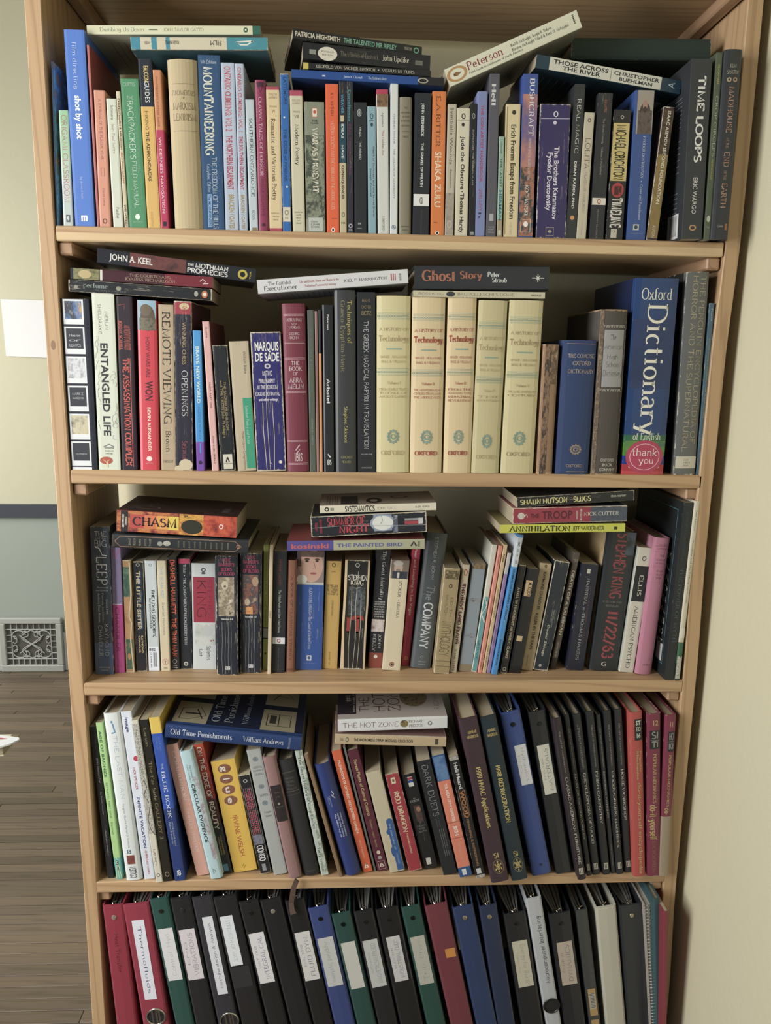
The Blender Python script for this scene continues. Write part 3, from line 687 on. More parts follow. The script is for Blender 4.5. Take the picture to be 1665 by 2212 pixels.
up(1,(731,748,175,734,749,505),'pb','#c3b690','narrow tan paperback with black upper part and blue author name',[T('WEAVER',.085,.21,.3,.66,'#4f8fb0','d','S'),T('|',.22,.26,.3,.7,'#c3b690','d','s'),T('IDEAS',.275,.37,.3,.66,'#c9d0cc','d','S'),T('HAVE',.415,.5,.3,.66,'#c9d0cc','d','S'),T('CONSEQUENCES',.545,.77,.3,.66,'#2b2b2a','d','S'),E(.875,.5,.018,.25,'#8a8267','publisher_emblem',.6),T('P44',.925,.938,.2,.8,'#4a4536','h','s')],bands=((0,.275,'#2a3038'),(.275,.53,'#1f4a5c')),crease=.3)
up(1,(748,762.5,174,749.5,764.7,506),'pb','#30333d','narrow black paperback with turquoise and maroon lettering',[T('Loneliness',.06,.26,.25,.65,'#2f8f96','d','S'),T('REAL CONSOLATIONS',.28,.61,.3,.65,'#6f3d5c','d','S'),E(.95,.5,.015,.35,'#a4a8ae','publisher_emblem',.5),T('BIB',.972,.985,.2,.8,'#a4a8ae','h','s')],crease=.4)
up(1,(764,792,221,765,792,506),'pb','#2b3036','black classics paperback with tiny white title and oval emblem',[E(.078,.42,.028,.17,'#c9ccc8','publisher_emblem',.82),E(.078,.42,.018,.1,'#8f9592'),T('VIRGIL',.18,.26,.42,.58,'#c9ccc8','d','s'),T('THE AENEID',.29,.43,.42,.58,'#c9ccc8','d','s'),T('III',.915,.93,.3,.5,'#c9ccc8','h','s'),T('14044',.955,.967,.2,.6,'#a9acaa','h','s')])
up(1,(793,812,230,794.6,813.6,507),'pb','#86adba','blue-grey thin paperback with small black title',[E(.075,.5,.022,.2,'#31454e','publisher_emblem',.7),T('SIGNET',.103,.113,.2,.8,'#31454e','h','s'),E(.14,.5,.015,.16,'#31454e'),T('Heart of Darkness and the Secret Sharer',.31,.87,.62,.82,'#2c3d45','d','s'),T('Joseph Conrad',.48,.7,.25,.45,'#2c3d45','d','s')])
up(1,(812,839,193,816,840,508),'pb','#d0d4ce','white classics paperback with crimson head band and dark picture',[P(.033,.118,.0,1,('#5a3b2c','#8a6a4c','#33261f'),90),T('Apuleius',.153,.255,.42,.62,'#4a4a48','d','r'),T('The Golden Ass',.275,.45,.42,.62,'#a4445a','d','r'),T('OXFORD',.875,.98,.42,.6,'#5a5c5a','d','r')],bands=((0,.033,'#b83a58'),))
up(1,(842.5,861,176.5,842,858.5,509),'pb','#d6dddc','tall thin white book with tiny spaced capitals',[T('CHARLES TAYLOR',.205,.4,.42,.6,'#4f5f6c','d','r'),T('THE MALAISE OF MODERNITY',.43,.76,.42,.6,'#5c6468','d','r'),E(.952,.5,.015,.3,'#2f6490','publisher_emblem',.8),T('A',.942,.96,.38,.62,'#2f6490','h','S')])
up(1,(863,889.6,210,859.5,889,509),'hc','#857f6a','grey-olive cloth hardback with faint stamped title',[T('THE',.07,.085,.35,.65,'#5f5a48','h','s'),T('IMPROVEMENT',.105,.118,.05,.95,'#5f5a48','h','s'),T('OF SIGHT',.133,.147,.2,.85,'#5f5a48','h','s'),T('BY NATURAL',.163,.177,.08,.92,'#5f5a48','h','s'),T('METHODS',.197,.211,.12,.88,'#5f5a48','h','s'),L([(.247,.15),(.247,.85)],.0005,'#5f5a48'),T('PRICE',.275,.291,.28,.75,'#5f5a48','h','s'),T('SHERWOOD',.935,.947,.1,.9,'#5f5a48','h','s'),T('PRESS',.962,.974,.25,.75,'#5f5a48','h','s')],rough=.8)
up(1,(896,932.7,201,890,926,511),'pb','#2a2f36','black classics paperback with white penguin band',[T('JOHN STEINBECK',.07,.3,.42,.58,'#d8dad6','d','S'),T('THE GRAPES OF WRATH',.345,.655,.42,.58,'#d8dad6','d','S'),R(.705,.79,.0,1,'#dcdedb'),L([(.728,.5),(.74,.6),(.768,.6),(.775,.5),(.765,.42),(.74,.42),(.728,.5)],.0009,'#26292d'),L([(.735,.5),(.77,.53)],.0008,'#26292d'),T('PENGUIN CLASSICS',.82,.99,.5,.57,'#8c5a50','d','t')])
up(1,(934,964,197.5,929,959,512),'pb','#dd7a2e','orange paperback with white outlined italic title',[T('E.A.RITTER',.03,.38,.3,.6,'#6e3f20','d','r'),T('SHAKA ZULU',.41,.8,.25,.72,'#f0e2cc','d','S'),T('SHAKA ZULU',.412,.8,.3,.68,'#d9904f','d','t'),T('PENGUIN',.905,.912,.2,.5,'#5a3318','h','s'),E(.983,.5,.014,.16,'#efe6dc'),E(.983,.5,.01,.09,'#26221f')])
up(1,(967,987,225,960,979.5,513),'pb','#beb5a2','tan-grey paperback with large grey title and picture tail',[T('Symbolic Wounds',.025,.45,.3,.68,'#5e5a55','d','s'),T('Bettelheim',.49,.63,.4,.62,'#5e5a55','d','s'),P(.67,.99,.02,.98,('#8a8078','#a89d90','#716860'),60),E(.91,.5,.028,.28,'#c9c0b2','publisher_emblem',.8)],crease=.4)
up(1,(987,1015.7,234,981,1010,513),'pb','#d3ceb6','cream classic paperback with heavy black title',[E(.06,.5,.022,.16,'#26282a','publisher_emblem',.62),L([(.09,.02),(.09,.98)],.0005,'#4c4c48'),E(.125,.48,.014,.12,'#26282a'),T('Jude the Obscure',.215,.63,.36,.66,'#2a2b2b','d','S'),T('Thomas Hardy',.66,.975,.36,.66,'#2a2b2b','d','S'),E(.645,.5,.005,.06,'#2a2b2b')])
up(1,(1016,1031,224,1011.6,1026,513.5),'pb','#22262b','narrow black classics paperback with small silver title',[E(.09,.5,.022,.25,'#8f9694','publisher_emblem',.6),T('SOPHOCLES  THE THEBAN PLAYS',.19,.61,.35,.6,'#a3aaa8','d','s'),R(.965,.99,.2,.8,'#8f9694')],crease=.5)
up(1,(1031.4,1054,197.5,1025,1047,514),'pb','#7f8cbf','lilac-blue paperback with red title',[T('THE CON ARTIST HANDBOOK',.09,.62,.36,.64,'#b03a62','d','S'),T('JOEL LEVY',.67,.82,.36,.62,'#b03a62','d','s'),T('h',.83,.87,.3,.6,'#2c3350','d','S')])
up(1,(1057,1081,159,1049,1070.6,514.5),'pb','#5c5c67','tall grey-purple paperback with white gothic title at its head',[T('Hell',.06,.19,.2,.66,'#d5d6d6','d','R'),R(.855,.9,.28,.72,'#a9a9b0'),T('TURTLE',.935,.943,.2,.85,'#b8b8bf','h','s'),T('POINT',.95,.958,.2,.8,'#b8b8bf','h','s'),T('PRESS',.968,.976,.2,.85,'#b8b8bf','h','s')],wear=.1)
up(1,(1079,1089,295,1071,1086,515),'pb','#95b5a4','short sea-green thin paperback with black capitals',[T('UNGER',.05,.17,.3,.6,'#4c6258','d','s'),T('THE LATEST',.21,.5,.3,.65,'#2d3a36','d','s'),T('HERMAN',.53,.83,.2,.75,'#1f6f86','d','S'),R(.93,.98,.2,.8,'#c0c4b4')],bands=((.82,1,'#a79c80'),),d=.12)
up(1,(1093.4,1125,225,1086.5,1118.7,515),'pb','#dccc9f','cream-yellow paperback with black slanted lettering',[E(.06,.55,.018,.14,'#3a372e','publisher_emblem',0),T('Erich Fromm',.15,.415,.38,.72,'#35322a','d','S'),T('Escape from Freedom',.435,.86,.38,.72,'#35322a','d','S'),L([(.02,.06),(.3,.05),(.6,.03),(.98,.05)],.0012,'#a08f62'),T('AVON 24672',.885,.98,.4,.58,'#8c8060','d','t')],crease=.3)
up(1,(1129,1165,159.5,1118.7,1150,516),'pb','#3d5aa4','outdoor-skills paperback with blue and orange sunset picture spine',[P(.12,.56,.0,1,('#2f57a8','#8a6a86','#c9876a','#7f8fb8'),16,'cover_picture',.6),P(.56,.99,.0,1,('#7c4a3c','#b0745a','#33484a','#5a3a34'),70),T('BUSHCRAFT',.025,.37,.45,.78,'#e6e6ea','d','r'),T('OUTDOOR SKILLS & WILDERNESS SURVIVAL',.385,.64,.5,.66,'#d9c9cc','d','r'),T('KOCHANSKI',.67,.86,.36,.6,'#efe9e2','d','r'),L([(.885,.15),(.885,.8),(.965,.8),(.965,.15),(.885,.15)],.0007,'#e8e4dc'),E(.915,.48,.018,.16,'#ece8e0')],wear=.15)
up(1,(1165,1235,225,1158,1221,516.5),'pb','#3a3266','very thick indigo paperback with cracked spine and white title',[E(.072,.52,.022,.08,'#d9d4e0','publisher_emblem',.62),L([(.105,.02),(.105,.98)],.0009,'#b8b0cc'),E(.135,.5,.014,.06,'#cfc8dc'),T('The Brothers Karamazov',.31,.86,.52,.68,'#ded8e8','d','S'),T('Fyodor Dostoevsky',.355,.79,.3,.46,'#ded8e8','d','S'),L([(.92,.32),(.92,.58),(.98,.58),(.98,.32),(.92,.32)],.0007,'#a39a8a'),E(.95,.45,.012,.07,'#a39a8a')],crease=.6,wear=.7)
up(1,(1240.6,1266.4,181.6,1221.9,1243.4,516),'pb','#34383b','charcoal paperback with spaced white capitals and orange emblem',[T('REAL MAGIC',.095,.44,.32,.68,'#e3e2da','d','t'),T('DEAN RADIN, PHD',.49,.8,.38,.62,'#dcdbd2','d','S'),E(.86,.5,.015,.22,'#d08f4f')],wear=.1)
up(1,(1263,1285,243,1243.4,1266,517),'pb','#c5bda6','beige paperback with large grey serif capitals',[E(.06,.5,.016,.18,'#5d584e','publisher_emblem',.6),T('LOLITA',.2,.44,.28,.78,'#4a473f','d','t'),T('VLADIMIR NABOKOV',.465,.79,.38,.66,'#6f6a5e','d','t'),T('VINTAGE',.86,.97,.42,.55,'#8a8476','d','t')])
up(1,(1292.5,1325,201,1272,1303.7,518),'pb','#2e3136','black classics paperback with orange penguin label strip',[T('DANTE',.045,.13,.46,.62,'#c2703f','d','r'),T('The Divine Comedy',.17,.34,.42,.56,'#a39e92','d','r'),T('Volume 2: Purgatory',.36,.55,.42,.56,'#a39e92','d','r'),R(.71,.758,.0,1,'#d9d3c4'),E(.734,.5,.019,.13,'#a8492c','publisher_emblem',.65),T('PENGUIN CLASSICS',.79,.99,.42,.52,'#b5b0a6','d','t')],crease=.3,wear=.4)
up(1,(1325,1365,237,1308.7,1344,518.5),'pb','#2c2c2e','black thriller paperback with yellow panel and red disc',[E(.055,.5,.014,.1,'#b8b4a8','publisher_emblem',.5),R(.1,.54,.0,.98,'#c9b66c'),T('MICHAEL CRICHTON',.115,.53,.2,.78,'#2b2a26','d','B'),E(.61,.5,.058,.38,'#b03a40'),P(.58,.65,.3,.75,('#7c2a30','#3a2324','#a8434a'),140),T('TIMELINE',.67,.905,.2,.8,'#ded9cc','d','B'),R(.915,.985,.25,.62,'#bdb8a8'),T('12',.925,.94,.3,.55,'#2b2a26','h','s')],wear=.5)
up(1,(1371,1416,195,1353,1393,519),'pb','#39599b','blue paperback with standing figure portrait at its head',[R(0,.285,.12,1,'#a0978c','cover_picture'),E(.15,.56,.07,.3,'#4a4140','portrait_hair'),P(.13,.285,.2,.95,('#4b4340','#6a5c56','#37322f'),90,'portrait_coat'),E(.095,.55,.035,.13,'#a8857a','portrait_face'),E(.125,.55,.02,.1,'#4a3a36','portrait_beard'),T('FYODOR DOSTOEVSKY',.3,.58,.55,.68,'#c6cedd','d','r'),E(.6,.6,.004,.03,'#c6cedd'),T('Crime and Punishment',.62,.86,.55,.68,'#c6cedd','d','r'),R(.89,.93,.3,.62,'#c0c2bc'),E(.91,.46,.014,.1,'#3a4a6a'),T('PENGUIN CLASSICS',.95,.957,.2,.85,'#a9b3c9','h','t')],wear=.3)
up(1,(1434,1458,231,1395,1420,520),'pb','#473233','slim leaning paperback with rubbed gold spine and white capitals',[P(.02,.35,.0,1,('#2e2624','#5b4a34','#2b2322'),60),P(.35,.98,.0,1,('#7a5046','#8f7a3e','#6b4744'),26,'cover_picture',.4),T('ISAAC ASIMOV SECOND FOUNDATION',.03,.72,.42,.72,'#ddd3c0','d','S'),T('AVON',.88,.98,.4,.7,'#b3a890','d','S')],wear=.8,crease=.6,d=.11)
up(1,(1491.5,1542,127,1473,1515,518.5),'pb','#363a3f','tall charcoal paperback with wide white block title, barcode on side',[T('TIME LOOPS',.09,.565,.38,.72,'#dedfd9','d','B'),T('ERIC WARGO',.65,.855,.4,.62,'#d5d6d0','d','s'),E(.935,.5,.017,.18,'#b98a55','publisher_emblem',.6)],y=-.018,wear=.15,under=blurb(.18,.34,.15,.75,8,'#777b80',.0009)+blurb(.42,.6,.15,.7,6,'#777b80',.0009,3)+blurb(.72,.86,.15,.6,6,'#777b80',.0009,5)+[R(.84,.985,.1,.34,'#cfd0ce','barcode_label')]+[R(.85,.97,.14+.02*k,.148+.02*k,'#2a2c2f','barcode_bar') for k in range(8)])
up(1,(1547,1563,113.5,1519.5,1533.5,520),'pb','#55614c','slim dark olive paperback with green and white title',[T('GLICKMAN',.06,.16,.35,.65,'#a39f4a','d','S'),T('CROP CIRCLES',.225,.545,.3,.72,'#c5cbb8','d','t'),T('THE BONES OF GOD',.56,.67,.35,.6,'#a39f4a','d','S'),E(.885,.5,.018,.3,'#b8c0a8'),T('Ring',.925,.935,.25,.75,'#9aa38c','h','s')],y=-.018,wear=.15)
up(1,(1565,1607,107,1535,1573,520),'hc','#32363b','large black hardback with copper serif title against the side wall',[T('JULIAN',.075,.093,.28,.7,'#b3b0a2','h','r'),T('SANGTON',.107,.125,.15,.85,'#b3b0a2','h','r'),E(.155,.3,.012,.13,'#b59a78','printed_emblem',.5),E(.155,.66,.012,.13,'#b59a78','printed_emblem',.5),T('MADHOUSE',.19,.43,.35,.66,'#b98f74','d','r'),T('AT THE',.455,.51,.4,.55,'#a88a72','d','r'),T('END',.53,.61,.35,.66,'#b98f74','d','r'),T('OF THE',.63,.68,.4,.55,'#a88a72','d','r'),T('EARTH',.695,.83,.35,.66,'#b98f74','d','r'),T('Crown',.92,.935,.25,.6,'#b3b0a2','h','r'),R(.915,.95,.72,.85,'#a8653f')],y=-.022,wear=.1)
# flat books on the top shelf
lie(1,(187.6,64),(562,65),18.5,'pb','#dadab6','cream paperback lying topmost above the left books, dark green end',[T('Dumbing Us Down',.075,.325,.3,.78,'#5e6a58','d','t'),L([(.355,.5),(.405,.5)],.0011,'#5e6a58'),T('JOHN TAYLOR GATTO',.44,.67,.33,.72,'#6a7464','d','t'),E(.915,.5,.013,.3,'#2f6250','publisher_emblem',.5)],ya=.012,bands=((.955,1,'#2f6b5c'),),side='#b5b5a2',wear=.1,d=.15,under=blurb(.1,.34,.18,.8,7,'#6d6f66')+blurb(.5,.9,.5,.95,6,'#7a7c70'))
lie(1,(578,94),(282,93),25.5,'pb','#d0c7ab','cream and teal banded old paperback lying upside down',[E(.16,.5,.09,.36,'#3f91a0'),L([(.11,.3),(.15,.62),(.2,.62),(.23,.4),(.17,.35),(.11,.3)],.0018,'#e0dccb','penguin_drawing'),T('FILM',.34,.42,.28,.68,'#3e3d37','d','s'),T('ROGER MANVELL',.65,.75,.3,.6,'#4a4942','d','s'),T('A304',.86,.9,.35,.6,'#4a4942','h','s')],bands=((0,.3,'#3f91a0'),(.715,.745,'#3f8fa4'),(.8,.815,'#d0c7ab'),(.81,.85,'#3f8fa4'),(.93,1,'#3f8fa4')),ya=.004,side='#4b7683',wear=.7,d=.125,under=[R(.03,.97,.08,.97,'#a9adac','cover_panel')]+blurb(.2,.6,.2,.9,16,'#5c6266',.0007))
lie(1,(629,158),(959,177),17,'pb','#24509a','blue paperback lying under three black ones, penguin emblem on black end',[R(.2,.22,.3,.5,'#b6c4dc'),T('James Clavell',.34,.46,.3,.62,'#c4d2e8','d','s'),T("The Children's Story",.5,.62,.3,.62,'#c4d2e8','d','s'),E(.86,.5,.035,.34,'#aaa79a','publisher_emblem',.7)],ya=0,yb=.004,bands=((.83,1,'#27282c'),),side='#1d3f78',d=.13,wear=.2,under=blurb(.1,.75,.2,.7,14,'#4a6da8',.0007))
lie(1,(655,141),(930,159),13,'pb','#26282b','black paperback lying flat with yellow end and cream capitals',[T('LEOPOLD VON SACHER-MASOCH',.1,.56,.25,.75,'#cfcab8','d','r'),E(.585,.5,.006,.1,'#cfcab8'),T('VENUS IN FURS',.61,.87,.25,.75,'#cfcab8','d','r')],ya=0,yb=.015,bands=((0,.04,'#c9bc4c'),),d=.12)
lie(1,(654,108),(929,137),33,'pb','#25272b','thick black paperback lying flat with round white seal',[R(.05,.1,.3,.6,'#8d8e88'),E(.19,.42,.075,.44,'#d6d3c2','round_seal'),T('BESTSELLER',.14,.24,.5,.6,'#33322e','d','s'),T('EDITION',.15,.23,.3,.4,'#33322e','d','s'),T('The Witches of Eastwick',.29,.59,.38,.68,'#7a7464','d','r'),T('John Updike',.62,.83,.38,.72,'#d2ccb8','d','r'),R(.88,.94,.3,.6,'#6d6c66')],ya=0,yb=.02,crease=.4,d=.12,wear=.4)
lie(1,(632,71),(911,111),20,'pb','#24272a','black paperback lying topmost of the dark stack, green and white title',[T('PATRICIA HIGHSMITH',.02,.36,.25,.76,'#d8d2bc','d','S'),T('THE TALENTED MR RIPLEY',.385,.8,.25,.76,'#6fae94','d','S'),T('VINTAGE CRIME',.86,.92,.4,.75,'#b9b4a2','d','s'),E(.955,.5,.022,.34,'#6fae94','publisher_emblem',.6)],ya=0,yb=.03,d=.125,wear=.5)
lie(1,(966,169),(1251,40),38,'pb','#dbdcc4','white field-guide paperback propped at a slant, red serif title',[E(.075,.5,.075,.42,'#b58a55','publisher_emblem',.72),L([(.05,.5),(.07,.56),(.1,.5),(.07,.44),(.05,.5)],.003,'#8a6a42'),T('Peterson',.155,.425,.42,.86,'#8c2f3a','d','r'),T('Field Guide to Mushrooms of North America',.155,.56,.18,.3,'#4c4c44','d','r'),T('Karl B. McKnight, Joseph R. Rohrer,',.49,.8,.62,.78,'#45453e','d','r'),T('Kirsten McKnight Ward & Kent H. McKnight',.49,.915,.36,.52,'#45453e','d','r'),T('HMH',.955,.968,.35,.85,'#33332e','h','S')],ya=0,yb=0,side='#9a9a8a',d=.13,wear=.15,under=blurb(.15,.8,.15,.9,20,'#6c6c62',.0008))
lie(1,(1233.6,104),(1533.5,107),45,'hc','#2c3f38','dark green cloth hardback lying on top at the right',[],ya=.055,d=.15,rough=.8,wear=.6,wcol='#7c8c80')
lie(1,(1158,131),(1470.5,189),28,'pb','#1f3f52','dark teal paperback lying aslant with white title panel',[R(.09,.86,.0,1,'#cfcfc2'),T('THOSE ACROSS',.115,.49,.54,.86,'#23282c','d','S'),T('THE RIVER',.18,.44,.16,.46,'#23282c','d','S'),L([(.51,.05),(.51,.95)],.0006,'#3c4650'),T('CHRISTOPHER',.53,.845,.54,.82,'#2a3035','d','S'),T('BUEHLMAN',.57,.8,.16,.42,'#2a3035','d','S'),T('A',.91,.955,.3,.75,'#a9bcc6','h','s')],ya=.0,yb=.012,side='#16303f',d=.14,wear=.3,under=blurb(.1,.4,.2,.9,7,'#5d7f92',.0009)+blurb(.5,.8,.3,.9,6,'#5d7f92',.0009)+[R(.9,.97,.3,.8,'#8d9096','barcode_panel')])

# ================= second shelf =================
def polaroids():
    it = []
    specs = [(.0,.145,('#c9a24a','#5b7fb0','#33302c','#cfd8e6')),(.155,.315,None),(.325,.485,('#1b2138','#d5d9de','#272b44')),(.495,.65,None),(.66,.815,('#b59a5a','#c9c2a4','#2b2a2a')),(.825,.975,None)]
    tx = {1:[('House',.2,.215),('OF',.232,.242),('LEAVES',.258,.272)],3:[('MARK Z.',.54,.553),('DANIELEWSKI',.566,.577)],5:[('PANTHEON',.9,.908)]}
    for i,(a,b,c) in enumerate(specs):
        it.append(R(a+.004,b,.06,.8,'#d9dee2','photo_border'))
        it.append(P(a+.014,b-.03,.12,.74,c,45,'photo_picture',.7) if c else R(a+.014,b-.03,.12,.74,'#30343d','photo_picture'))
        for s,p,q in tx.get(i,[]): it.append(T(s,p,q,.22,.64,'#c3c6ca','h','r'))
    it.append(R(.983,1,.06,.8,'#d9dee2','photo_border')); return it
up(2,(131.6,190,645,152,212,1015),'pb','#242a36','thick dark paperback whose spine shows a column of instant photos',polaroids(),wear=.35,d=.17)
cr = []
random.seed(5)
for i in range(16):
    v = .24+.6*random.random(); u = random.choice([.1,.85])+.1*random.random(); pts = [(v,u)]
    for k in range(5): v += random.uniform(-.015,.03); u += random.uniform(-.13,.13); u = min(.97,max(.05,u)); pts.append((v,u))
    cr.append(L(pts,.0004,'#9aa294','root_drawing'))
up(2,(197,246,633,214,261,1017),'pb','#d3dac8','white paperback with root drawings and a red mushroom',cr+[T('MERLIN',.1,.2,.55,.68,'#4a4e4c','d','t'),T('SHELDRAKE',.06,.225,.25,.38,'#4a4e4c','d','t'),T('ENTANGLED LIFE',.275,.8,.3,.62,'#2e3436','d','S'),L([(.865,.25),(.85,.5),(.865,.75)],.0012,'#6b6f68'),R(.865,.875,.28,.72,'#8c9088'),T('RANDOM',.885,.893,.3,.7,'#5d605a','h','s'),T('HOUSE',.9,.908,.34,.66,'#5d605a','h','s'),E(.945,.35,.022,.3,'#b0533c','mushroom_cap'),L([(.94,.2),(.955,.35),(.94,.5)],.0008,'#e0c8a0','mushroom_gills'),L([(.955,.38),(.985,.4)],.0024,'#d8c79c','mushroom_stem')],side=('#2b2a22','#7c7452','#3a3a2c'),wear=.05)
up(2,(250,285,640.5,264,297,1016.5),'pb','#312632','black paperback with bold coral capitals underlined',[T('SCAHILL',.02,.1,.4,.5,'#5a2f34','d','t'),T('JEREMY SCAHILL',.135,.3,.12,.3,'#c45a4c','d','B'),T('AND THE STAFF OF THE INTERCEPT',.16,.3,.45,.8,'#b0523f','d','B'),L([(.13,.08),(.3,.08)],.0008,'#c45a4c'),T('THE ASSASSINATION COMPLEX',.345,.975,.28,.66,'#d0564a','d','B'),L([(.345,.76),(.98,.76)],.001,'#c45a4c'),L([(.05,.1),(.04,.5),(.07,.5)],.0008,'#a04a42')],wear=.2)
up(2,(294,338.5,649,303,344,1016.5),'hc','#d63a4c','bright red hardback with horse sculpture picture at its head',[R(.0,.17,.0,1,'#8fb3c9','cover_picture'),E(.1,.55,.075,.4,'#5e5246','horse_neck'),E(.055,.45,.035,.3,'#6d6152','horse_head'),P(.1,.17,.1,1,('#4c4a3e','#7c7462','#33342c'),80,'cover_picture'),T('HOW WARS ARE',.21,.445,.42,.62,'#7d2a33','d','S'),T('WON',.465,.58,.35,.75,'#3f242a','d','S'),T('BEVIN ALEXANDER',.62,.885,.45,.62,'#f0d8c4','d','S'),E(.93,.5,.015,.16,'#efdfd8'),T('THREE RIVERS PRESS',.955,.963,.3,.7,'#efc8c4','h','t')],wear=.1,bulge=.02)
up(2,(340.5,375,658,348.6,379.5,1016.5),'pb','#b9a486','tan paperback with tall black serif title',[T('REMOTE VIEWING',.04,.715,.24,.76,'#37332e','d','r'),T('Brown',.755,.885,.35,.68,'#3e3a34','d','r'),T('FARSIGHT',.935,.952,.12,.85,'#5d5546','h','r')])
up(2,(376,412.4,650.6,379,417,1017),'pb','#2d2b3c','worn navy-black paperback with red head and torn corners',[T('WINNING CHESS',.12,.365,.45,.68,'#a8925c','d','s'),T('OPENINGS',.4,.67,.4,.75,'#d5d6d8','d','t'),T('Seirawan',.82,.95,.4,.7,'#a34a58','d','r'),E(.03,.6,.02,.3,'#c8b48a','torn_patch'),T('CHESS',.03,.06,.5,.75,'#a83a4a','d','S'),E(.965,.6,.035,.42,'#c9bc9c','torn_patch'),E(.99,.2,.02,.3,'#c9bc9c','torn_patch')],bands=((0,.075,'#a63a4c'),),wear=.8,crease=.6,side='#5a3238')
up(2,(415,434.7,714,424.6,442,1016),'pb','#3f9adf','bright blue short paperback with purple tail',[T('BRAVE NEW WORLD',.11,.51,.3,.72,'#cfe4d8','d','S'),T('ALDOUS HUXLEY',.535,.77,.4,.66,'#1f5c8c','d','t'),L([(.8,.55),(.87,.55)],.0016,'#3f9adf'),E(.94,.5,.014,.26,'#33244a')],bands=((.79,1,'#7a4fb0'),))
up(2,(436,452,694.4,457.5,473,1016),'pb','#dfaeab','thin pink paperback with small black lettering and dark side',[T('Goethe',.035,.105,.4,.66,'#4a3a3a','d','s'),T('FAUST, PART ONE',.4,.57,.35,.64,'#4a3a3a','d','s'),T('Dover 0-486-28046-2',.76,.95,.38,.62,'#4a3a3a','d','s')],side='#6d3a40',d=.14)
up(2,(458,491,745.6,478,508.5,1017),'pb','#24272c','rubbed black short paperback with yellow lettering and white emblem',[T('THE SACRED MUSHROOM',.285,.67,.56,.74,'#a8945a','d','s'),T('and THE CROSS John M Allegro',.275,.73,.32,.5,'#a8945a','d','s'),R(.865,.985,.18,.85,'#cfcbb8'),L([(.89,.5),(.93,.38),(.93,.62),(.89,.5)],.002,'#24272c'),L([(.94,.2),(.94,.83)],.0006,'#24272c')],crease=.8,wear=.8)
up(2,(494,536,737,513.5,554,1018),'pb','#c0b295','cracked beige paperback with a green patch on its lower half',[T('William Blake',.075,.245,.7,.85,'#5f5a4c','d','s'),R(.43,.98,.52,.99,'#2a9a78','green_patch'),T('Selected Poetry and Prose',.49,.79,.62,.78,'#a8d0bc','d','r'),T('Modern Library College Editions',.69,.99,.36,.48,'#6f6a5a','d','s')],crease=1.0,wear=.5,wcol='#948a72')
up(2,(539,606.5,717,556,618,1019),'pb','#312f72','very thick indigo paperback with white block title and cream cracks',[T('MARQUIS',.07,.13,.12,.93,'#dfe0dc','h','S'),T('DE SADE',.145,.205,.12,.93,'#dfe0dc','h','S'),E(.24,.52,.018,.1,'#c4c2cc','printed_emblem',.5),T('JUSTINE',.275,.305,.33,.66,'#cfccd8','h','R'),T('PHILOSOPHY',.33,.36,.2,.76,'#cfccd8','h','R'),T('IN THE BEDROOM',.375,.402,.15,.84,'#cfccd8','h','R'),T('EUGENIE DE FRANVAL',.425,.45,.07,.9,'#cfccd8','h','R'),T('and other writings',.468,.487,.17,.82,'#dcdae2','h','S'),L([(.5,.3),(.7,.28),(.99,.34)],.0009,'#cfc8b4','spine_crack'),L([(.3,.45),(.6,.42),(.99,.46)],.0007,'#cfc8b4','spine_crack'),L([(.5,.62),(.75,.65),(.99,.6)],.0008,'#cfc8b4','spine_crack'),E(.935,.82,.012,.06,'#d8d2c0','rub'),T('A',.935,.955,.44,.54,'#8c8ca4','h','s')],crease=.8,wear=1)
up(2,(606.5,660,655.7,621.6,668,1019.5),'hc','#7a2c42','maroon cloth hardback with silver rules and stacked title',
 [x for v in (.062,.07,.222,.23,.315,.323,.513,.521,.808,.816,.948,.956) for x in (L([(v,.04),(v,.97)],.0005,'#c9a8ae'),)]+[T('ABRAHAM',.085,.103,.16,.86,'#dcc4c8','h','r'),T('VON',.112,.124,.38,.65,'#dcc4c8','h','r'),T('WORMS',.13,.146,.26,.78,'#dcc4c8','h','r'),T('GEORG',.167,.182,.27,.75,'#dcc4c8','h','r'),T('DEHN',.19,.205,.3,.72,'#dcc4c8','h','r'),T('THE',.335,.357,.33,.7,'#dcc4c8','h','r'),T('BOOK',.366,.391,.22,.82,'#dcc4c8','h','r'),T('OF',.4,.417,.4,.62,'#dcc4c8','h','r'),T('ABRA',.433,.46,.2,.82,'#dcc4c8','h','r'),T('MELIN',.47,.497,.14,.88,'#dcc4c8','h','r'),L([(.835,.6),(.87,.4),(.865,.6),(.885,.45)],.002,'#c9a8ae','bird_emblem'),T('IBIS',.885,.935,.35,.72,'#c9a8ae','h','S')],rough=.6,wear=.1)
up(2,(663,677.6,670,669,683,1019.5),'pb','#5a6259','thin grey-green book with faint spaced capitals',[T('SEVEN SPHERES',.1,.39,.35,.65,'#7d867a','d','t'),T('NEPHILIM PRESS',.66,.83,.35,.62,'#9aa296','d','r')],wear=.1)
up(2,(678.6,686,672,684,690,1019.5),'pb','#94706a','very thin dusty-brown booklet',[],wear=.2)
up(2,(687,694,669,691,697,1019.5),'pb','#d79764','very thin orange booklet with black head',[],bands=((0,.262,'#24272c'),),wear=.1)
up(2,(695,719,658.7,698,723.7,1019.5),'hc','#272b30','slim black hardback with short white bold title',[T('Peterson',.055,.145,.45,.62,'#dcdedd','d','R'),T('Arbatel',.43,.58,.34,.66,'#dcdedd','d','R'),T('IBIS',.925,.955,.3,.75,'#dcdedd','h','B'),L([(.89,.4),(.91,.65)],.002,'#dcdedd')],wear=.1,bulge=.02)
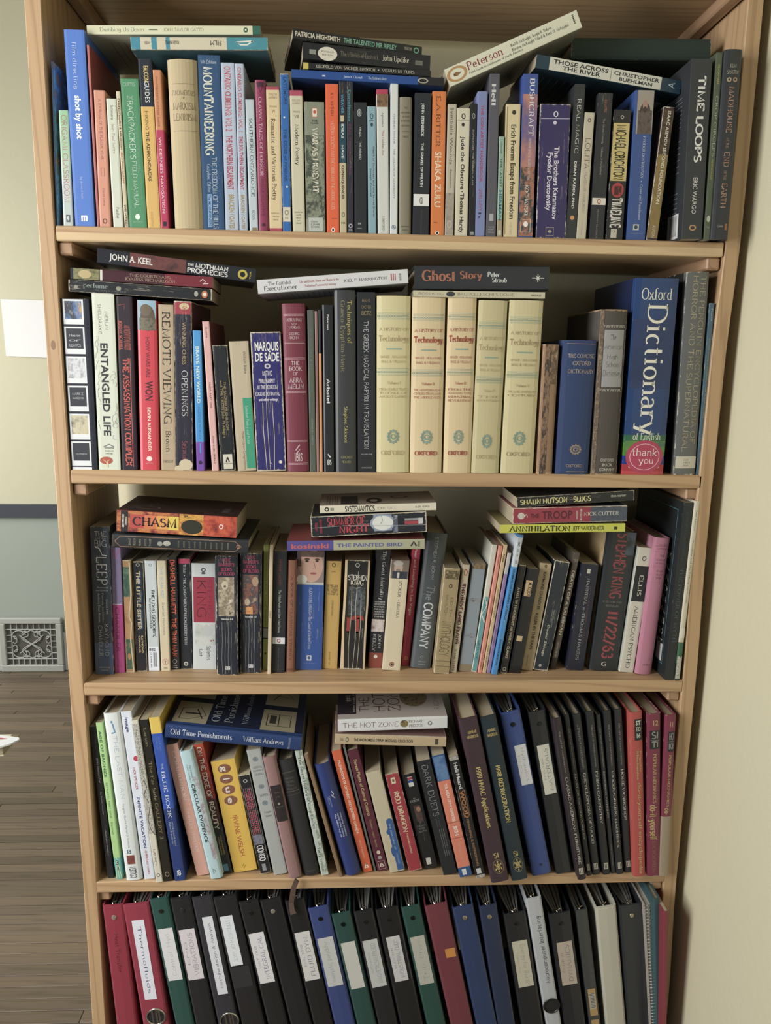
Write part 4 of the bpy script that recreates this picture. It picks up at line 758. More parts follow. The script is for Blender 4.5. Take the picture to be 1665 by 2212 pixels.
up(2,(720,769,626.6,725,770,1019.5),'hc','#3c3f42','thick dark grey hardback with yellow-green serif lettering',[T('Techniques of',.055,.285,.62,.83,'#bdb05a','d','r'),T('Graeco-Egyptian Magic',.055,.44,.3,.5,'#8c8455','d','r'),T('Stephen Skinner',.63,.835,.43,.6,'#bdb05a','d','r'),T('GOLDEN',.908,.922,.25,.82,'#a89f62','h','r'),T('HOARD',.935,.948,.28,.75,'#a89f62','h','r')],wear=.1)
up(2,(771,810,631,772,812,1020),'pb','#2c2f34','black paperback with long white serif capitals and stacked gold name',[T('HANS',.038,.053,.28,.72,'#b39a66','h','t'),T('DIETER',.072,.087,.25,.78,'#b39a66','h','t'),T('BETZ',.102,.122,.25,.8,'#c0a468','h','t'),T('THE GREEK MAGICAL PAPYRI IN TRANSLATION',.155,.865,.36,.62,'#dcdedb','d','t'),T('VOLUME ONE',.893,.9,.15,.82,'#b0b2b0','h','s'),T('CHICAGO',.97,.978,.2,.8,'#b0b2b0','h','s')],wear=.1)
def crest(v,u,col,s=1):
    return [E(v,u,.036*s,.17*s,col,'printed_crest',.86),E(v,u,.028*s,.13*s,col,'printed_crest',.88),E(v,u,.016*s,.09*s,col,'printed_crest',.7)]+[L([(v-.012*s,u-.05*s),(v-.012*s,u+.05*s),(v+.006*s,u+.04*s),(v+.012*s,u),(v+.006*s,u-.04*s),(v-.012*s,u-.05*s)],.0005,col)]+[E(v+.037*s*math.sin(a),u+.17*s*math.cos(a),.006*s,.028*s,col,'printed_crest',.5) for a in [k*math.pi/6 for k in range(12)]]
TEAL = '#7fa39a'
def tech(faded, vol, lines, c1, dv=0):
    it = []
    for v in (.1,.41):
        for a in (-.007,.0,.022,.028): it.append(L([(v+dv+a,.01),(v+dv+a,.99)],.0004,TEAL))
        it += [E(v+dv+.0115,.03+k*.075,.005,.035,TEAL,'printed_border',.6) for k in range(13)]
    it += [T('A HISTORY OF',.175+dv,.192+dv,.05,.95,c1,'h','r'),T('Technology',.218+dv,.25+dv,.04,.96,c1,'h','R' if not faded else 'r')]
    it += [L([(.292+dv,.28),(.292+dv,.75)],.0016,TEAL),T('SINGER - HOLMYARD',.33+dv,.342+dv,.08,.92,c1,'h','r'),T('HALL & WILLIAMS',.356+dv,.369+dv,.12,.88,c1,'h','r')]
    it.append(T('Volume '+vol,.475+dv,.49+dv,.3,.72,c1,'h','r'))
    for i,s in enumerate(lines): it.append(T(s,.512+dv+i*.021,.524+dv+i*.021,.06,.94,c1,'h','r'))
    it += crest(.79+dv*.6,.5,TEAL)+[T('OXFORD',.872+dv*.6,.895+dv*.6,.12,.86,c1,'h','R' if not faded else 'r')]
    return it
JK = '#d6cb98'
up(2,(811.5,889,639,813,883,1021.5),'hc',JK,'cream-jacketed history volume with faded lettering, first of its set',tech(1,'I',['FROM EARLY TIMES','TO FALL OF','ANCIENT EMPIRES'],'#b8a574'),wear=.15,rough=.5,bulge=.05)
up(2,(890,963.4,642.5,884,954,1022),'hc','#dcc79a','cream-jacketed history volume with clear red lettering, second of its set',tech(0,'II',['THE MEDITERRANEAN','CIVILIZATIONS AND','THE MIDDLE AGES'],'#b0543f'),wear=.15,rough=.5,bulge=.05)
up(2,(966,1032.5,641.8,958,1016,1019),'hc','#dcc699','cream-jacketed history volume with red lettering, narrowest of its set',tech(0,'III',['FROM THE','RENAISSANCE TO THE','INDUSTRIAL','REVOLUTION'],'#a8503c',-.004),wear=.15,rough=.5,bulge=.05)
up(2,(1033,1099,649,1017,1077,1021),'hc','#c6bb8c','cream-jacketed history volume, lettering almost bleached away, fourth of its set',tech(1,'IV',['THE','INDUSTRIAL'],'#b8ab7c',.03),wear=.15,rough=.5,bulge=.05)
up(2,(1100,1176,649,1080.6,1152,1020),'hc','#cfc494','cream-jacketed history volume with torn head and tan lettering, last of its set',tech(1,'V',['THE LATE NINETEENTH','CENTURY'],'#a8936a'),wear=.5,rough=.5,bulge=.05)
up(2,(1174.5,1207,744,1156,1195,1020),'hc','#9a7a5c','small battered antique book with flaking brown leather spine',[P(.0,1,.12,.55,('#a38262','#2e2b29','#8f7054','#36302c'),120,'flaking_leather',.35),P(.0,.3,.55,.95,('#a38262','#5a4838','#c0a080'),140,'flaking_leather',.5)],wear=1,wcol='#c4a27c',crease=1,rough=.85,d=.12)
up(2,(1214,1292.5,735,1200,1270,1021),'hc','#2a4170','navy cloth hardback with gold title and oval crest',[L([(.025,.1),(.025,.97)],.0005,'#b09c84'),T('THE CONCISE',.1,.127,.14,.95,'#bba48c','h','r'),T('OXFORD',.153,.182,.3,.85,'#bba48c','h','r'),T('DICTIONARY',.213,.24,.16,.97,'#bba48c','h','r')]+crest(.81,.55,'#a8967c',.95)+[T('OXFORD',.925,.945,.28,.8,'#bba48c','h','r'),L([(.98,.3),(.98,.88)],.0008,'#bba48c')],rough=.65,wear=.3,bulge=.06)
up(2,(1296,1358,668.5,1275,1333,1021),'hc','#524c47','worn grey-brown hardback with frayed edges and a grey label',[R(.12,.46,.16,.92,'#98989a','spine_label'),T('The',.15,.175,.4,.62,'#2c2c2e','h','r'),T('American',.205,.235,.2,.9,'#2c2c2e','h','t'),T('High',.265,.292,.32,.72,'#2c2c2e','h','t'),T('School',.31,.34,.28,.8,'#2c2c2e','h','t'),T('Dictionary',.36,.395,.2,.92,'#2c2c2e','h','t')]+[L([(v,.14+k*.1),(v-.012,.14+k*.1),(v-.012,.2+k*.1),(v,.2+k*.1),(v,.24+k*.1)],.0009,'#b8b4aa','key_border') for v in (.105,.485) for k in range(8)]+[T('OXFORD',.9,.918,.3,.85,'#b3ada0','h','S'),T('BOOK',.93,.948,.4,.8,'#b3ada0','h','S'),T('COMPANY',.96,.978,.28,.9,'#b3ada0','h','S'),P(0,1,-.0,.13,('#8a7458','#5d5044','#a38c6c'),150,'frayed_cloth')],wear=1,wcol='#a58b68',rough=.8,bulge=.08)
up(2,(1369,1473,601,1345,1431,1023),'hc','#26467a','very large blue dictionary with tall white title and pink round sticker',[P(.2,.55,.0,1,('#26365a','#2b3f6c','#232f50'),9),T('Oxford',.05,.105,.14,.86,'#dfdfce','h','r'),T('Dictionary',.125,.79,.32,.78,'#e3e2d0','d','r'),T('of English',.78,.815,.18,.86,'#cfd8c0','h','r'),T('OXFORD',.945,.965,.12,.88,'#d8d4c4','h','r'),P(.82,.88,.0,1,('#3f6a2c','#5a8a33','#26507a'),14),E(.905,.5,.088,.46,'#b53a5c','round_sticker'),E(.905,.5,.07,.37,'#e3b5c0','sticker_wreath',.955),T('thank',.86,.9,.2,.8,'#f0e4e4','h','h'),T('you',.905,.94,.36,.72,'#f0e4e4','h','h')],bands=((.79,.83,'#2f6a4a'),(.83,.9,'#4f8a2c'),(.9,.945,'#233a8c'),(.945,.98,'#b02c3c'),(.98,1,'#c8404a')),side='#1c2b52',wear=.35,bulge=.03,rough=.3)
up(2,(1484,1534,587,1453.5,1503,1023),'hc','#646766','grey jacketed encyclopedia with doubled line of gold capitals and library label',[T('THE PENGUIN ENCYCLOPEDIA OF',.02,.84,.62,.86,'#b8aa80','d','t'),T('HORROR AND THE SUPERNATURAL',.02,.88,.26,.5,'#b8aa80','d','t'),R(.905,.965,.0,1,'#c3beab','library_label'),T('139',.918,.927,.4,.62,'#6a665a','h','s'),T('.H873',.932,.941,.36,.7,'#6a665a','h','s'),T('P39',.947,.956,.4,.62,'#6a665a','h','s')],side='#2e3133',wear=.6,bulge=.05,rough=.3)
up(2,(1532,1545,655,1504,1514.5,1023),'pb','#48697c','thin slate-blue paperback against the right upright',[T('Pearce',.03,.1,.4,.7,'#c6ccd0','d','r'),T('MORE SCARY STORIES FOR SLEEP-OVERS',.2,.66,.35,.62,'#a39d52','d','s'),T('PRICE STERN SLOAN',.78,.99,.35,.62,'#8fa3ad','d','s')],wear=.5)
# flat books on the second shelf
lie(2,(148,616),(457,637),25,'pb','#272b30','black cracked paperback lying lowest of the left stack',[E(.05,.4,.014,.18,'#8f9080'),T('perfume',.1,.27,.42,.82,'#93a39c','d','r'),T('the story of a murderer',.18,.4,.16,.34,'#68726e','d','r'),E(.345,.5,.018,.2,'#8f9080'),E(.89,.5,.014,.25,'#a3a49a'),E(.95,.5,.022,.34,'#c3774c','publisher_emblem'),E(.95,.5,.012,.18,'#e2dccb','publisher_emblem')],crease=1,wear=.9,d=.115,yb=.01)
lie(2,(152,590),(459,610),24,'pb','#7f2a3a','dark red paperback lying mid stack, face picture at one end',[P(.02,.2,.0,1,('#3a3d33','#8c8a5c','#2a2a26'),60),E(.1,.5,.045,.38,'#bba874','portrait_face'),R(.205,.222,.0,1,'#cfcfc6'),R(.0,.02,.0,1,'#22262b'),T('THE COURTESANS',.41,.7,.56,.8,'#b59a84','d','r'),T('JOANNA RICHARDSON',.38,.735,.18,.44,'#b59a84','d','r'),L([(.91,.5),(.93,.75),(.95,.5),(.93,.3),(.97,.35)],.0012,'#e0d0cc')],bands=((0,.2,'#2a2f33'),(.2,.66,'#4a2430')),wear=.4,crease=.4,d=.12,yb=.01)
lie(2,(209.4,551),(552,596),30,'pb','#2c303a','dark paperback lying topmost of left stack, red smoke and white capitals',[P(.2,.55,.0,1,('#5a2c34','#7d4a48','#33303a'),30),T('JOHN A. KEEL',.075,.34,.3,.74,'#e6e6e6','d','S'),T('THE',.56,.6,.6,.8,'#dcdcdc','d','S'),T('MOTHMAN',.61,.82,.54,.86,'#ececec','d','B'),T('PROPHECIES',.56,.82,.14,.46,'#ececec','d','B'),E(.915,.48,.032,.36,'#c9bd3c','printed_emblem',.55),T('TOR',.96,.97,.2,.8,'#c9bd3c','h','S')],ya=-.004,yb=.03,wear=.2,d=.115,under=[R(.25,.5,.5,.9,'#7d7e86','barcode_panel')])
lie(2,(556,620),(881,596),30,'pb','#d4d6da','white paperback propped across the gap with grey and red lettering',[T('The Faithful',.07,.22,.56,.8,'#5a5a5c','d','r'),T('Executioner',.04,.26,.16,.5,'#4a4a4c','d','r'),T('Life and Death, Honor and Shame in the',.28,.54,.56,.74,'#b0525c','d','r'),T('Turbulent Sixteenth Century',.31,.52,.24,.4,'#b0525c','d','r'),T('JOEL F. HARRINGTON',.57,.86,.38,.58,'#5a5a5c','d','r'),R(.885,.892,.25,.75,'#b0525c'),R(.9,.905,.25,.75,'#b0525c'),R(.913,.917,.25,.75,'#b0525c'),T('PICADOR',.94,.955,.2,.75,'#5a5a5c','d','s')],ya=-.002,side='#a2a4ac',wear=.05,d=.135,under=blurb(.1,.65,.2,.9,16,'#5c5e68',.0007)+[R(.7,.82,.3,.8,'#4a4c55','barcode_panel')])
lie(2,(893,634),(1177,638),14,'pb','#c9c3a6','thin cream paperback lying under the big black book',[T('ROSS KING',.04,.225,.3,.72,'#5d5644','d','t'),E(.28,.5,.033,.44,'#3a4048','printed_emblem'),T("BRUNELLESCHI'S DOME",.335,.765,.28,.76,'#5d5644','d','t'),T('VINTAGE',.89,.97,.3,.62,'#3e3a32','d','s')],d=.13)
lie(2,(894.6,599),(1186,601),50,'hc','#30343b','large black hardback lying flat with copper and white gothic title',[T('Ghost',.055,.3,.34,.82,'#a8694f','d','R'),T('Story',.335,.5,.46,.78,'#a8694f','d','R'),T('Peter',.54,.63,.54,.76,'#c9cfce','d','R'),T('Straub',.575,.685,.3,.5,'#c9cfce','d','R'),L([(.915,.32),(.915,.68)],.0012,'#dfe2de','star_emblem'),L([(.87,.5),(.96,.5)],.0012,'#dfe2de','star_emblem'),L([(.9,.4),(.93,.6)],.0008,'#dfe2de','star_emblem'),L([(.9,.6),(.93,.4)],.0008,'#dfe2de','star_emblem')],ya=.0,wear=.1,bulge=.02,d=.165)
# ================= third shelf =================
up(3,(193,235.5,1138,207,245,1456),'pb','#414a58','tall dark grey paperback with tall white art-deco capitals',[T('THE',.03,.062,.22,.85,'#d6dbe0','h','t'),T('ANNOTATED',.072,.08,.24,.84,'#8d95a0','h','s'),T('BIG',.088,.13,.22,.85,'#d6dbe0','h','t'),L([(.135,.25),(.14,.45),(.185,.6),(.19,.85)],.0014,'#e4e8ec','printed_swash'),T('LEEP',.2,.385,.28,.82,'#e8ebee','d','t'),T('Annotated',.395,.408,.25,.85,'#b9c1ca','h','s'),T('and Edited by',.415,.427,.2,.85,'#b9c1ca','h','s'),T('Anthony Dean Rizzuto',.44,.64,.28,.4,'#c3cad2','d','s'),T('Pamela Jackson,',.44,.63,.5,.6,'#aab3bd','d','s'),T('Owen Hill,',.48,.585,.72,.82,'#c3cad2','d','s'),T('RAYMOND',.65,.87,.58,.8,'#d6dde6','d','t'),T('CHANDLER',.66,.87,.25,.46,'#d6dde6','d','t'),T('VINTAGE',.945,.955,.2,.85,'#c3cad2','h','s'),T('CRIME',.965,.974,.3,.72,'#c3cad2','h','s')],bands=((.78,1,'#56698c'),),crease=.6,wear=.5,side='#2e343d')
up(3,(236.5,260,1178,247,270,1452),'pb','#c9519f','magenta and mauve narrow paperback with dark slanted script',[T('Farewell, My Lovely',.12,.42,.34,.66,'#7d6f9c','d','h'),R(.452,.458,.0,1,'#d8cfdc'),T('CHANDLER',.48,.83,.28,.66,'#5a2450','d','t'),L([(.03,.2),(.1,.5),(.03,.85)],.002,'#c95a9c'),L([(.95,.3),(.9,.5),(.95,.7),(.95,.3)],.0006,'#8c3a70')],bands=((0,.455,'#958ab8'),))
up(3,(263.7,282,1210,272.4,290.4,1451),'pb','#b58f60','tattered tan and green paperback with peeling spine',[P(.06,.32,.0,.8,('#4f7a6c','#3c6355','#7c9a86'),50),P(.32,.7,.05,.75,('#b08055','#c79a6c','#a5724a'),40),P(.7,.97,.1,.95,('#4d7660','#3f6a55','#c2a77c'),50),T('CHANDLER',.12,.28,.3,.6,'#2e5246','d','t'),E(.855,.45,.03,.2,'#c08a50'),L([(.02,.85),(.3,.95),(.5,.6),(.55,.9),(.7,.7),(1,.98)],.0022,'#d6c39c','torn_edge')],wear=1)
up(3,(285,309,1213,294.5,318,1449),'pb','#282b30','rubbed black paperback with cream and blue drop-shadow title',[T('THE LITTLE SISTER',.09,.62,.42,.78,'#2f5c8a','d','S','title_shadow'),T('THE LITTLE SISTER',.085,.615,.3,.66,'#cdb98c','d','S'),T('RAYMOND',.67,.83,.58,.76,'#cdb98c','d','S'),T('CHANDLER',.67,.83,.3,.48,'#cdb98c','d','S'),E(.03,.5,.015,.2,'#8c8f8c','publisher_emblem',.5)],wear=1,crease=.5)
up(3,(311,336.4,1211,321,345,1448),'pb','#c9d3d8','white paperback with black stencil title and barcode sticker',[E(.04,.5,.012,.14,'#8c959a','publisher_emblem',.6),T('THE LONG GOODBYE',.255,.69,.52,.78,'#2f3236','d','R'),T('RAYMOND CHANDLER',.335,.61,.28,.42,'#2f3236','d','R'),R(.775,.995,.0,1,'#dce4f0','library_sticker'),T('882',.79,.815,.1,.7,'#2c2e33','h','S')]+[R(.83,.96,.45+k*.05,.45+k*.05+.012*(1+k%3),'#26282c','barcode_bar') for k in range(8)]+[T('18 30948 882',.83,.97,.2,.32,'#2c2e33','d','s')])
up(3,(337.5,358,1211,348,368,1448),'pb','#d0c4a4','cream paperback with light blue title over grey author name',[T('THE GLASS KEY',.05,.335,.36,.64,'#8fb6c9','d','s'),T('Dashiell Hammett',.375,.67,.4,.64,'#8f8c80','d','s'),E(.915,.5,.03,.36,'#c98a86','publisher_emblem',.8),T('Y',.905,.93,.4,.6,'#8c4a4a','h','R'),T('PAN',.965,.98,.3,.7,'#6d6a5c','h','s')],wear=.4)
up(3,(360,381.5,1204,368,388,1445),'pb','#2b2a2d','black paperback with heavy orange condensed capitals',[T('DASHIELL HAMMETT',.02,.5,.28,.78,'#e0633a','d','B'),T('THE THIN MAN',.535,.88,.28,.78,'#e0633a','d','B'),E(.925,.5,.02,.26,'#8f9298','publisher_emblem',.75),T('V-774',.958,.968,.25,.75,'#b9bbbe','h','S'),T('Vintage',.975,.985,.18,.82,'#b9bbbe','h','S')],wear=.3)
up(3,(383,410.6,1207,389.6,414.5,1443),'pb','#262a31','black classics paperback with crimson head and thin white capitals',[T('TWAIN',.05,.13,.42,.64,'#c9ccd0','d','r'),E(.15,.52,.005,.04,'#c9ccd0'),T('THE ADVENTURES OF HUCKLEBERRY FINN',.17,.78,.42,.64,'#c9ccd0','d','r'),E(.955,.5,.02,.2,'#b5b3a8'),E(.955,.5,.01,.1,'#2c2f33')],bands=((0,.045,'#c03c66'),),crease=.4,wear=.6)
up(3,(413.4,464.4,1217,416.7,467.7,1445),'pb','#c8cfd0','white horror paperback with crimson block and hand-drawn lettering',[R(.125,.55,.05,.97,'#9c2c42'),T('STEPHEN',.15,.51,.66,.86,'#7a2034','d','t'),T('KING',.16,.5,.22,.6,'#4d1a26','d','t'),E(.06,.5,.02,.1,'#4c5256','publisher_emblem',.5),R(.08,.1,.42,.58,'#4c5256'),P(.56,.76,.1,.98,('#a4aca8','#c9cdc8','#8d968f'),22),E(.635,.68,.05,.24,'#b9bebc','profile_head'),E(.725,.8,.008,.03,'#9c2c36'),E(.72,.9,.006,.03,'#9c2c36'),T("Salem's",.775,.91,.6,.78,'#3c3f41','d','h'),T('Lot',.805,.87,.28,.42,'#3c3f41','d','h')],crease=.3)
def barker(vol, pic):
    return [T('CLIVE',.02,.045,.3,.72,'#a8375a','h','B'),T("BARKER'S",.058,.084,.14,.88,'#a8375a','h','B'),T('BOOKS',.097,.122,.25,.76,'#a8375a','h','B'),T('OF BLOOD',.133,.158,.12,.88,'#a8375a','h','B'),P(.175,.5,.1,.86,pic,70),T(vol,.515,.53,.2,.78,'#c9ccce','h','S'),R(.925,.955,.38,.62,'#c9ccce'),L([(.93,.42),(.95,.46),(.935,.5),(.95,.54),(.93,.58)],.0009,'#26292d')]+[L([(.55,u),(.7,u+.02),(.85,u-.02),(.99,u+.01)],.0005,'#8c9299','spine_crack') for u in (.25,.4,.55,.68)]
up(3,(464.8,512,1201,468.7,515,1457),'pb','#262b36','thick black horror collection with crimson capitals and pale sculpture picture',barker('Volumes 4-6',('#3a3430','#b9ad94','#7c6c58','#d0c8b4'))+[E(.24,.42,.035,.16,'#c0b59c','picture_head'),E(.25,.42,.01,.06,'#5d5446')],crease=.9,wear=.7)
up(3,(519,564.5,1195,519,564,1453),'pb','#262b36','thick black horror collection with crimson capitals and ghoulish crowd picture',barker('Volumes 1-3',('#23303f','#8c5a48','#3f4550','#b09078'))+[E(.23,.72,.04,.16,'#a88a70','picture_head'),E(.4,.32,.03,.13,'#b5a48c','picture_skull'),P(.44,.5,.25,.6,('#c2603a','#d99a55','#7c3a30'),90)],crease=1,wear=.7)
up(3,(568.5,581.5,1176,567,578,1446),'pb','#8e9a3e','thin olive-green paperback with black lettering and dark bands',[T('The Hellbound Heart',.08,.37,.35,.65,'#55601f','d','r'),T('CLIVE BARKER',.395,.64,.3,.72,'#2f3420','d','t'),E(.865,.5,.009,.2,'#26291c')],bands=((.652,.662,'#26291c'),(.662,.738,'#8c8f86'),(.738,.748,'#26291c')))
up(3,(582,590,1177,577,585.4,1455),'pb','#d0c0a0','very thin cream booklet between two taller books',[T('CHEAP',.5,.56,.25,.75,'#5a5242','d','s')],wear=.4)
up(3,(591.7,620,1191,586,615,1452),'pb','#2c2f34','black classics paperback with red author name and white band',[T('ARTHUR MACHEN',.06,.28,.42,.58,'#b0453c','d','t'),T('The White People and Other Weird Stories',.315,.665,.42,.6,'#c3c5c4','d','r'),R(.705,.757,.0,1,'#d0d4dc'),E(.731,.5,.017,.14,'#a04a36','publisher_emblem',.6),T('PENGUIN CLASSICS',.79,.98,.46,.53,'#8f9290','d','t')],wear=.2)
up(3,(621,641.6,1210,616,637,1450.6),'hc','#8a5a44','brown cloth hardback with dark stamped capitals',[T('A BOOK OF CLASSICAL STORIES',.14,.89,.35,.62,'#553426','d','r'),R(.965,.985,.1,.9,'#6d4636')],rough=.75,wear=.4)
up(3,(642,701.5,1190,637,695.5,1446),'pb','#3257a0','thick blue paperback with close-up portrait of a pale man',[R(.0,.275,.0,1,'#8f7f7a','cover_picture'),E(.12,.52,.14,.44,'#c49c8c','portrait_face'),P(0,.05,.0,1,('#4a3a34','#6a564c','#3a2f2a'),90,'portrait_hair'),P(0,.13,.0,.14,('#4a3a34','#5c483e','#3a2f2a'),90,'portrait_hair'),E(.068,.36,.01,.1,'#5a463e','portrait_eyebrow'),E(.085,.36,.008,.07,'#3f332e','portrait_eye'),E(.068,.74,.008,.09,'#5a463e','portrait_eyebrow'),E(.083,.73,.007,.06,'#3f332e','portrait_eye'),L([(.09,.6),(.14,.68),(.15,.58)],.001,'#8c6558','portrait_nose'),E(.185,.6,.009,.12,'#9c5550','portrait_mouth'),E(.235,.18,.04,.2,'#d0d0c8','portrait_collar'),R(.26,.28,.0,1,'#b8b8b4'),T('ALEXANDRE DUMAS',.3,.52,.46,.58,'#b9c3d8','d','r'),E(.53,.52,.004,.03,'#b9c3d8'),T('The Count of Monte Cristo',.545,.82,.46,.58,'#b9c3d8','d','r'),R(.875,.92,.42,.6,'#c3c6c4'),E(.897,.51,.013,.06,'#3257a0'),T('PENGUIN CLASSICS',.94,.946,.3,.75,'#9fb0d0','h','t')],crease=.7,wear=.4)
up(3,(702.6,740,1212,697,727,1443.6),'pb','#c4a052','mustard-yellow cracked paperback with small black emblem',[E(.035,.5,.018,.13,'#4a4230','publisher_emblem',.7),T('E278',.09,.102,.38,.62,'#4a4230','h','s'),P(.215,.31,.1,.85,('#3a3630','#c4a052','#6d5c38','#c4a052'),150,'printed_scrawl'),T('STEPHEN KING',.36,.5,.45,.57,'#6f5c34','d','s'),T('SIGNET 451',.84,.97,.4,.5,'#7d683c','d','s')],crease=1,wear=.5,wcol='#8a6f3a')
up(3,(744,802,1210,736,786,1445),'pb','#2b2b2c','thick battered black paperback with cracked spine and huge red word',[L([(.0,.03),(.3,.05),(.6,.02),(1,.08)],.004,'#d9bf92','torn_spine_edge'),E(.045,.5,.02,.09,'#b8b5ac','publisher_emblem',.7),T('STEPHEN',.135,.18,.14,.92,'#cfcbc0','h','R'),T('KING',.18,.225,.25,.78,'#cfcbc0','h','R'),P(.24,.5,.2,.85,('#26282c','#5c6670','#2d3238','#9aa0a2'),60),T('IT',.52,.66,.15,.88,'#9c3a38','h','R'),L([(.2,.3),(.5,.34),(.8,.28),(1,.33)],.0007,'#c9c0a8','spine_crack'),L([(.1,.55),(.4,.5),(.7,.56),(1,.5)],.0007,'#c9c0a8','spine_crack'),L([(.3,.7),(.6,.74),(1,.68)],.0007,'#c9c0a8','spine_crack'),L([(0,.96),(.4,.98),(.7,.95),(1,.97)],.003,'#c9b48c','torn_spine_edge')],crease=1,wear=1)
up(3,(813,845,1187,794,824.5,1441.5),'pb','#282a30','black history paperback with woodcut picture and brick-red tail',[T('The Great Mortality',.01,.42,.46,.72,'#b5b5b2','d','r')]+[T(s,.43+k*.021,.442+k*.021,.12,.88,'#b5b5b2','h','S') for k,s in enumerate(['AN INTIMATE','HISTORY OF THE','BLACK DEATH,','THE MOST','DEVASTATING','PLAGUE OF ALL','TIME'])]+[P(.585,.69,.02,.95,('#3a2f30','#b9a8a4','#d0c8c4','#8c5a44'),60),T('JOHN',.71,.83,.6,.8,'#b9b9b6','d','r'),T('KELLY',.71,.86,.22,.42,'#b9b9b6','d','r'),E(.905,.5,.016,.14,'#d0ccc4')],bands=((.872,1,'#8c4538'),),crease=.2)
up(3,(845,885,1210,825,864.6,1447.5),'pb','#d6cbac','cream classics paperback with portrait of a bearded gentleman',[R(.0,.165,.0,1,'#7c7066','cover_picture'),E(.07,.42,.05,.25,'#c0a898','portrait_face'),E(.03,.4,.025,.28,'#b9b4ac','portrait_hair'),E(.095,.42,.016,.13,'#8c8078','portrait_beard'),P(.1,.165,.1,.95,('#2c3140','#3d4250','#23262f'),60,'portrait_coat'),R(.11,.16,.38,.5,'#c9c8c4'),T('STOKER',.18,.33,.52,.68,'#4a4740','d','r'),E(.355,.58,.004,.04,'#4a4740'),T('DRACULA',.375,.52,.52,.66,'#5a564c','d','r'),E(.945,.5,.022,.14,'#8c3a30','publisher_emblem',.7),E(.945,.5,.012,.06,'#3a3532')],wear=.2)
up(3,(890.5,910,1182,866,884,1437),'pb','#c03856','rose-red paperback with white lettering leaning left of a black hardback',[T('Fear and Loathing in Las Vegas',.01,.57,.32,.64,'#e0b9c0','d','S'),T('Hunter S. Thompson',.6,.875,.35,.62,'#6a1c30','d','t'),E(.935,.5,.016,.22,'#d99a50','publisher_emblem',.5)])
up(3,(921,969,1151,886,929.7,1443),'hc','#4a5156','large charcoal hardback with wide pale block capitals',[T('STEPHEN R. BOWN',.03,.335,.42,.58,'#c0c6c8','d','t'),T('The',.38,.49,.3,.7,'#8c9498','d','h'),T('COMPANY',.505,.85,.28,.72,'#c3c9ca','d','B'),E(.915,.5,.01,.08,'#8c9498','publisher_emblem',.6),T('ANCHOR',.945,.953,.35,.72,'#b3babc','h','s'),T('CANADA',.965,.973,.35,.72,'#b3babc','h','s')],bands=((.6,1,'#565f62'),),wear=.15)
up(3,(961,993.8,1228,935.5,971,1454.5),'pb','#a39068','worn gold-brown paperback with tall thin black capitals',[P(.02,.1,.05,.95,('#8c7a54','#4a4230','#b5a476'),150),E(.165,.5,.02,.12,'#3c382e','publisher_emblem',.6),T('EDITH',.27,.45,.6,.76,'#4c4534','d','t'),T('HAMILTON',.25,.44,.26,.44,'#4c4534','d','t'),T('MYTHOLOGY',.5,.83,.2,.82,'#3c3628','d','t'),L([(.88,.05),(.88,.95)],.0006,'#5a4f38'),L([(.93,.05),(.93,.95)],.0006,'#5a4f38')],wear=.8,crease=.6)
up(3,(998,1017.6,1220,972.5,985,1452),'pb','#bdb199','grey-cream paperback with red and black stacked heavy lettering',[E(.07,.5,.03,.3,'#a8483c','publisher_emblem',.7),T('THE BEST LAID PLANS',.17,.73,.2,.72,'#7c3a3c','d','B'),T('SIDNEY SHELDON',.17,.73,.3,.6,'#2e2a2e','d','S'),T('0-446-32493',.78,.98,.3,.6,'#3c3833','d','s')],wear=.6)
up(3,(1019,1052,1218,991.6,1017.6,1450),'pb','#7d8894','paperback mended with silver-grey tape, dark scraps at its head',[P(.0,.05,.0,1,('#26282a','#8f7a5c','#2c2c2c'),140,'torn_scrap'),R(.05,.93,.03,.97,'#87939f','duct_tape'),P(.31,.355,.1,.9,('#202124','#8f98a0','#26272a'),150,'tape_gap'),P(.64,.68,.1,.9,('#202124','#8f98a0','#26272a'),150,'tape_gap')],bands=((.93,1,'#8f8068'),),wear=.5,rough=.3)
up(3,(1061.5,1076,1177,1019,1029.6,1451),'pb','#cfd0c2','narrow white and teal paperback, lower half teal',[R(.4,.99,.05,.95,'#5ba0a8'),L([(.4,.1),(.47,.9),(.54,.1),(.6,.9)],.002,'#d6d6c8'),T('Your Money',.42,.55,.3,.7,'#1f5a62','d','s'),T('SERVE',.74,.9,.3,.7,'#1f5a62','d','s')],wear=.4)
up(3,(1077.5,1086.6,1179,1031.7,1041,1453),'pb','#dd8f7e','thin salmon-pink booklet',[T('Shakespeare',.07,.15,.3,.66,'#6d3a34','d','s'),T('COMPLETE SONNETS',.38,.52,.3,.66,'#6d3a34','d','s'),T('Dover 0-486-26686-9',.8,.97,.3,.66,'#6d3a34','d','s')],d=.12)
up(3,(1087,1098,1177,1042,1050,1453),'pb','#d2b68a','thin buff poetry booklet',[T('Rilke',.07,.13,.3,.7,'#3c3428','d','S'),T("RILKE'S SELECTED POEMS",.34,.56,.3,.66,'#3c3428','d','s'),T('Dover 0-486-25172-4',.78,.97,.3,.66,'#3c3428','d','s')],d=.12)
up(3,(1096.5,1105,1195,1050.5,1060,1453),'pb','#9a80ac','thin purple booklet with white head',[T('The Little Prince',.36,.6,.3,.66,'#4a3a5c','d','s'),T('SAINT-EXUPERY',.62,.76,.3,.6,'#4a3a5c','d','s')],bands=((0,.17,'#c0b9b4'),),d=.12)
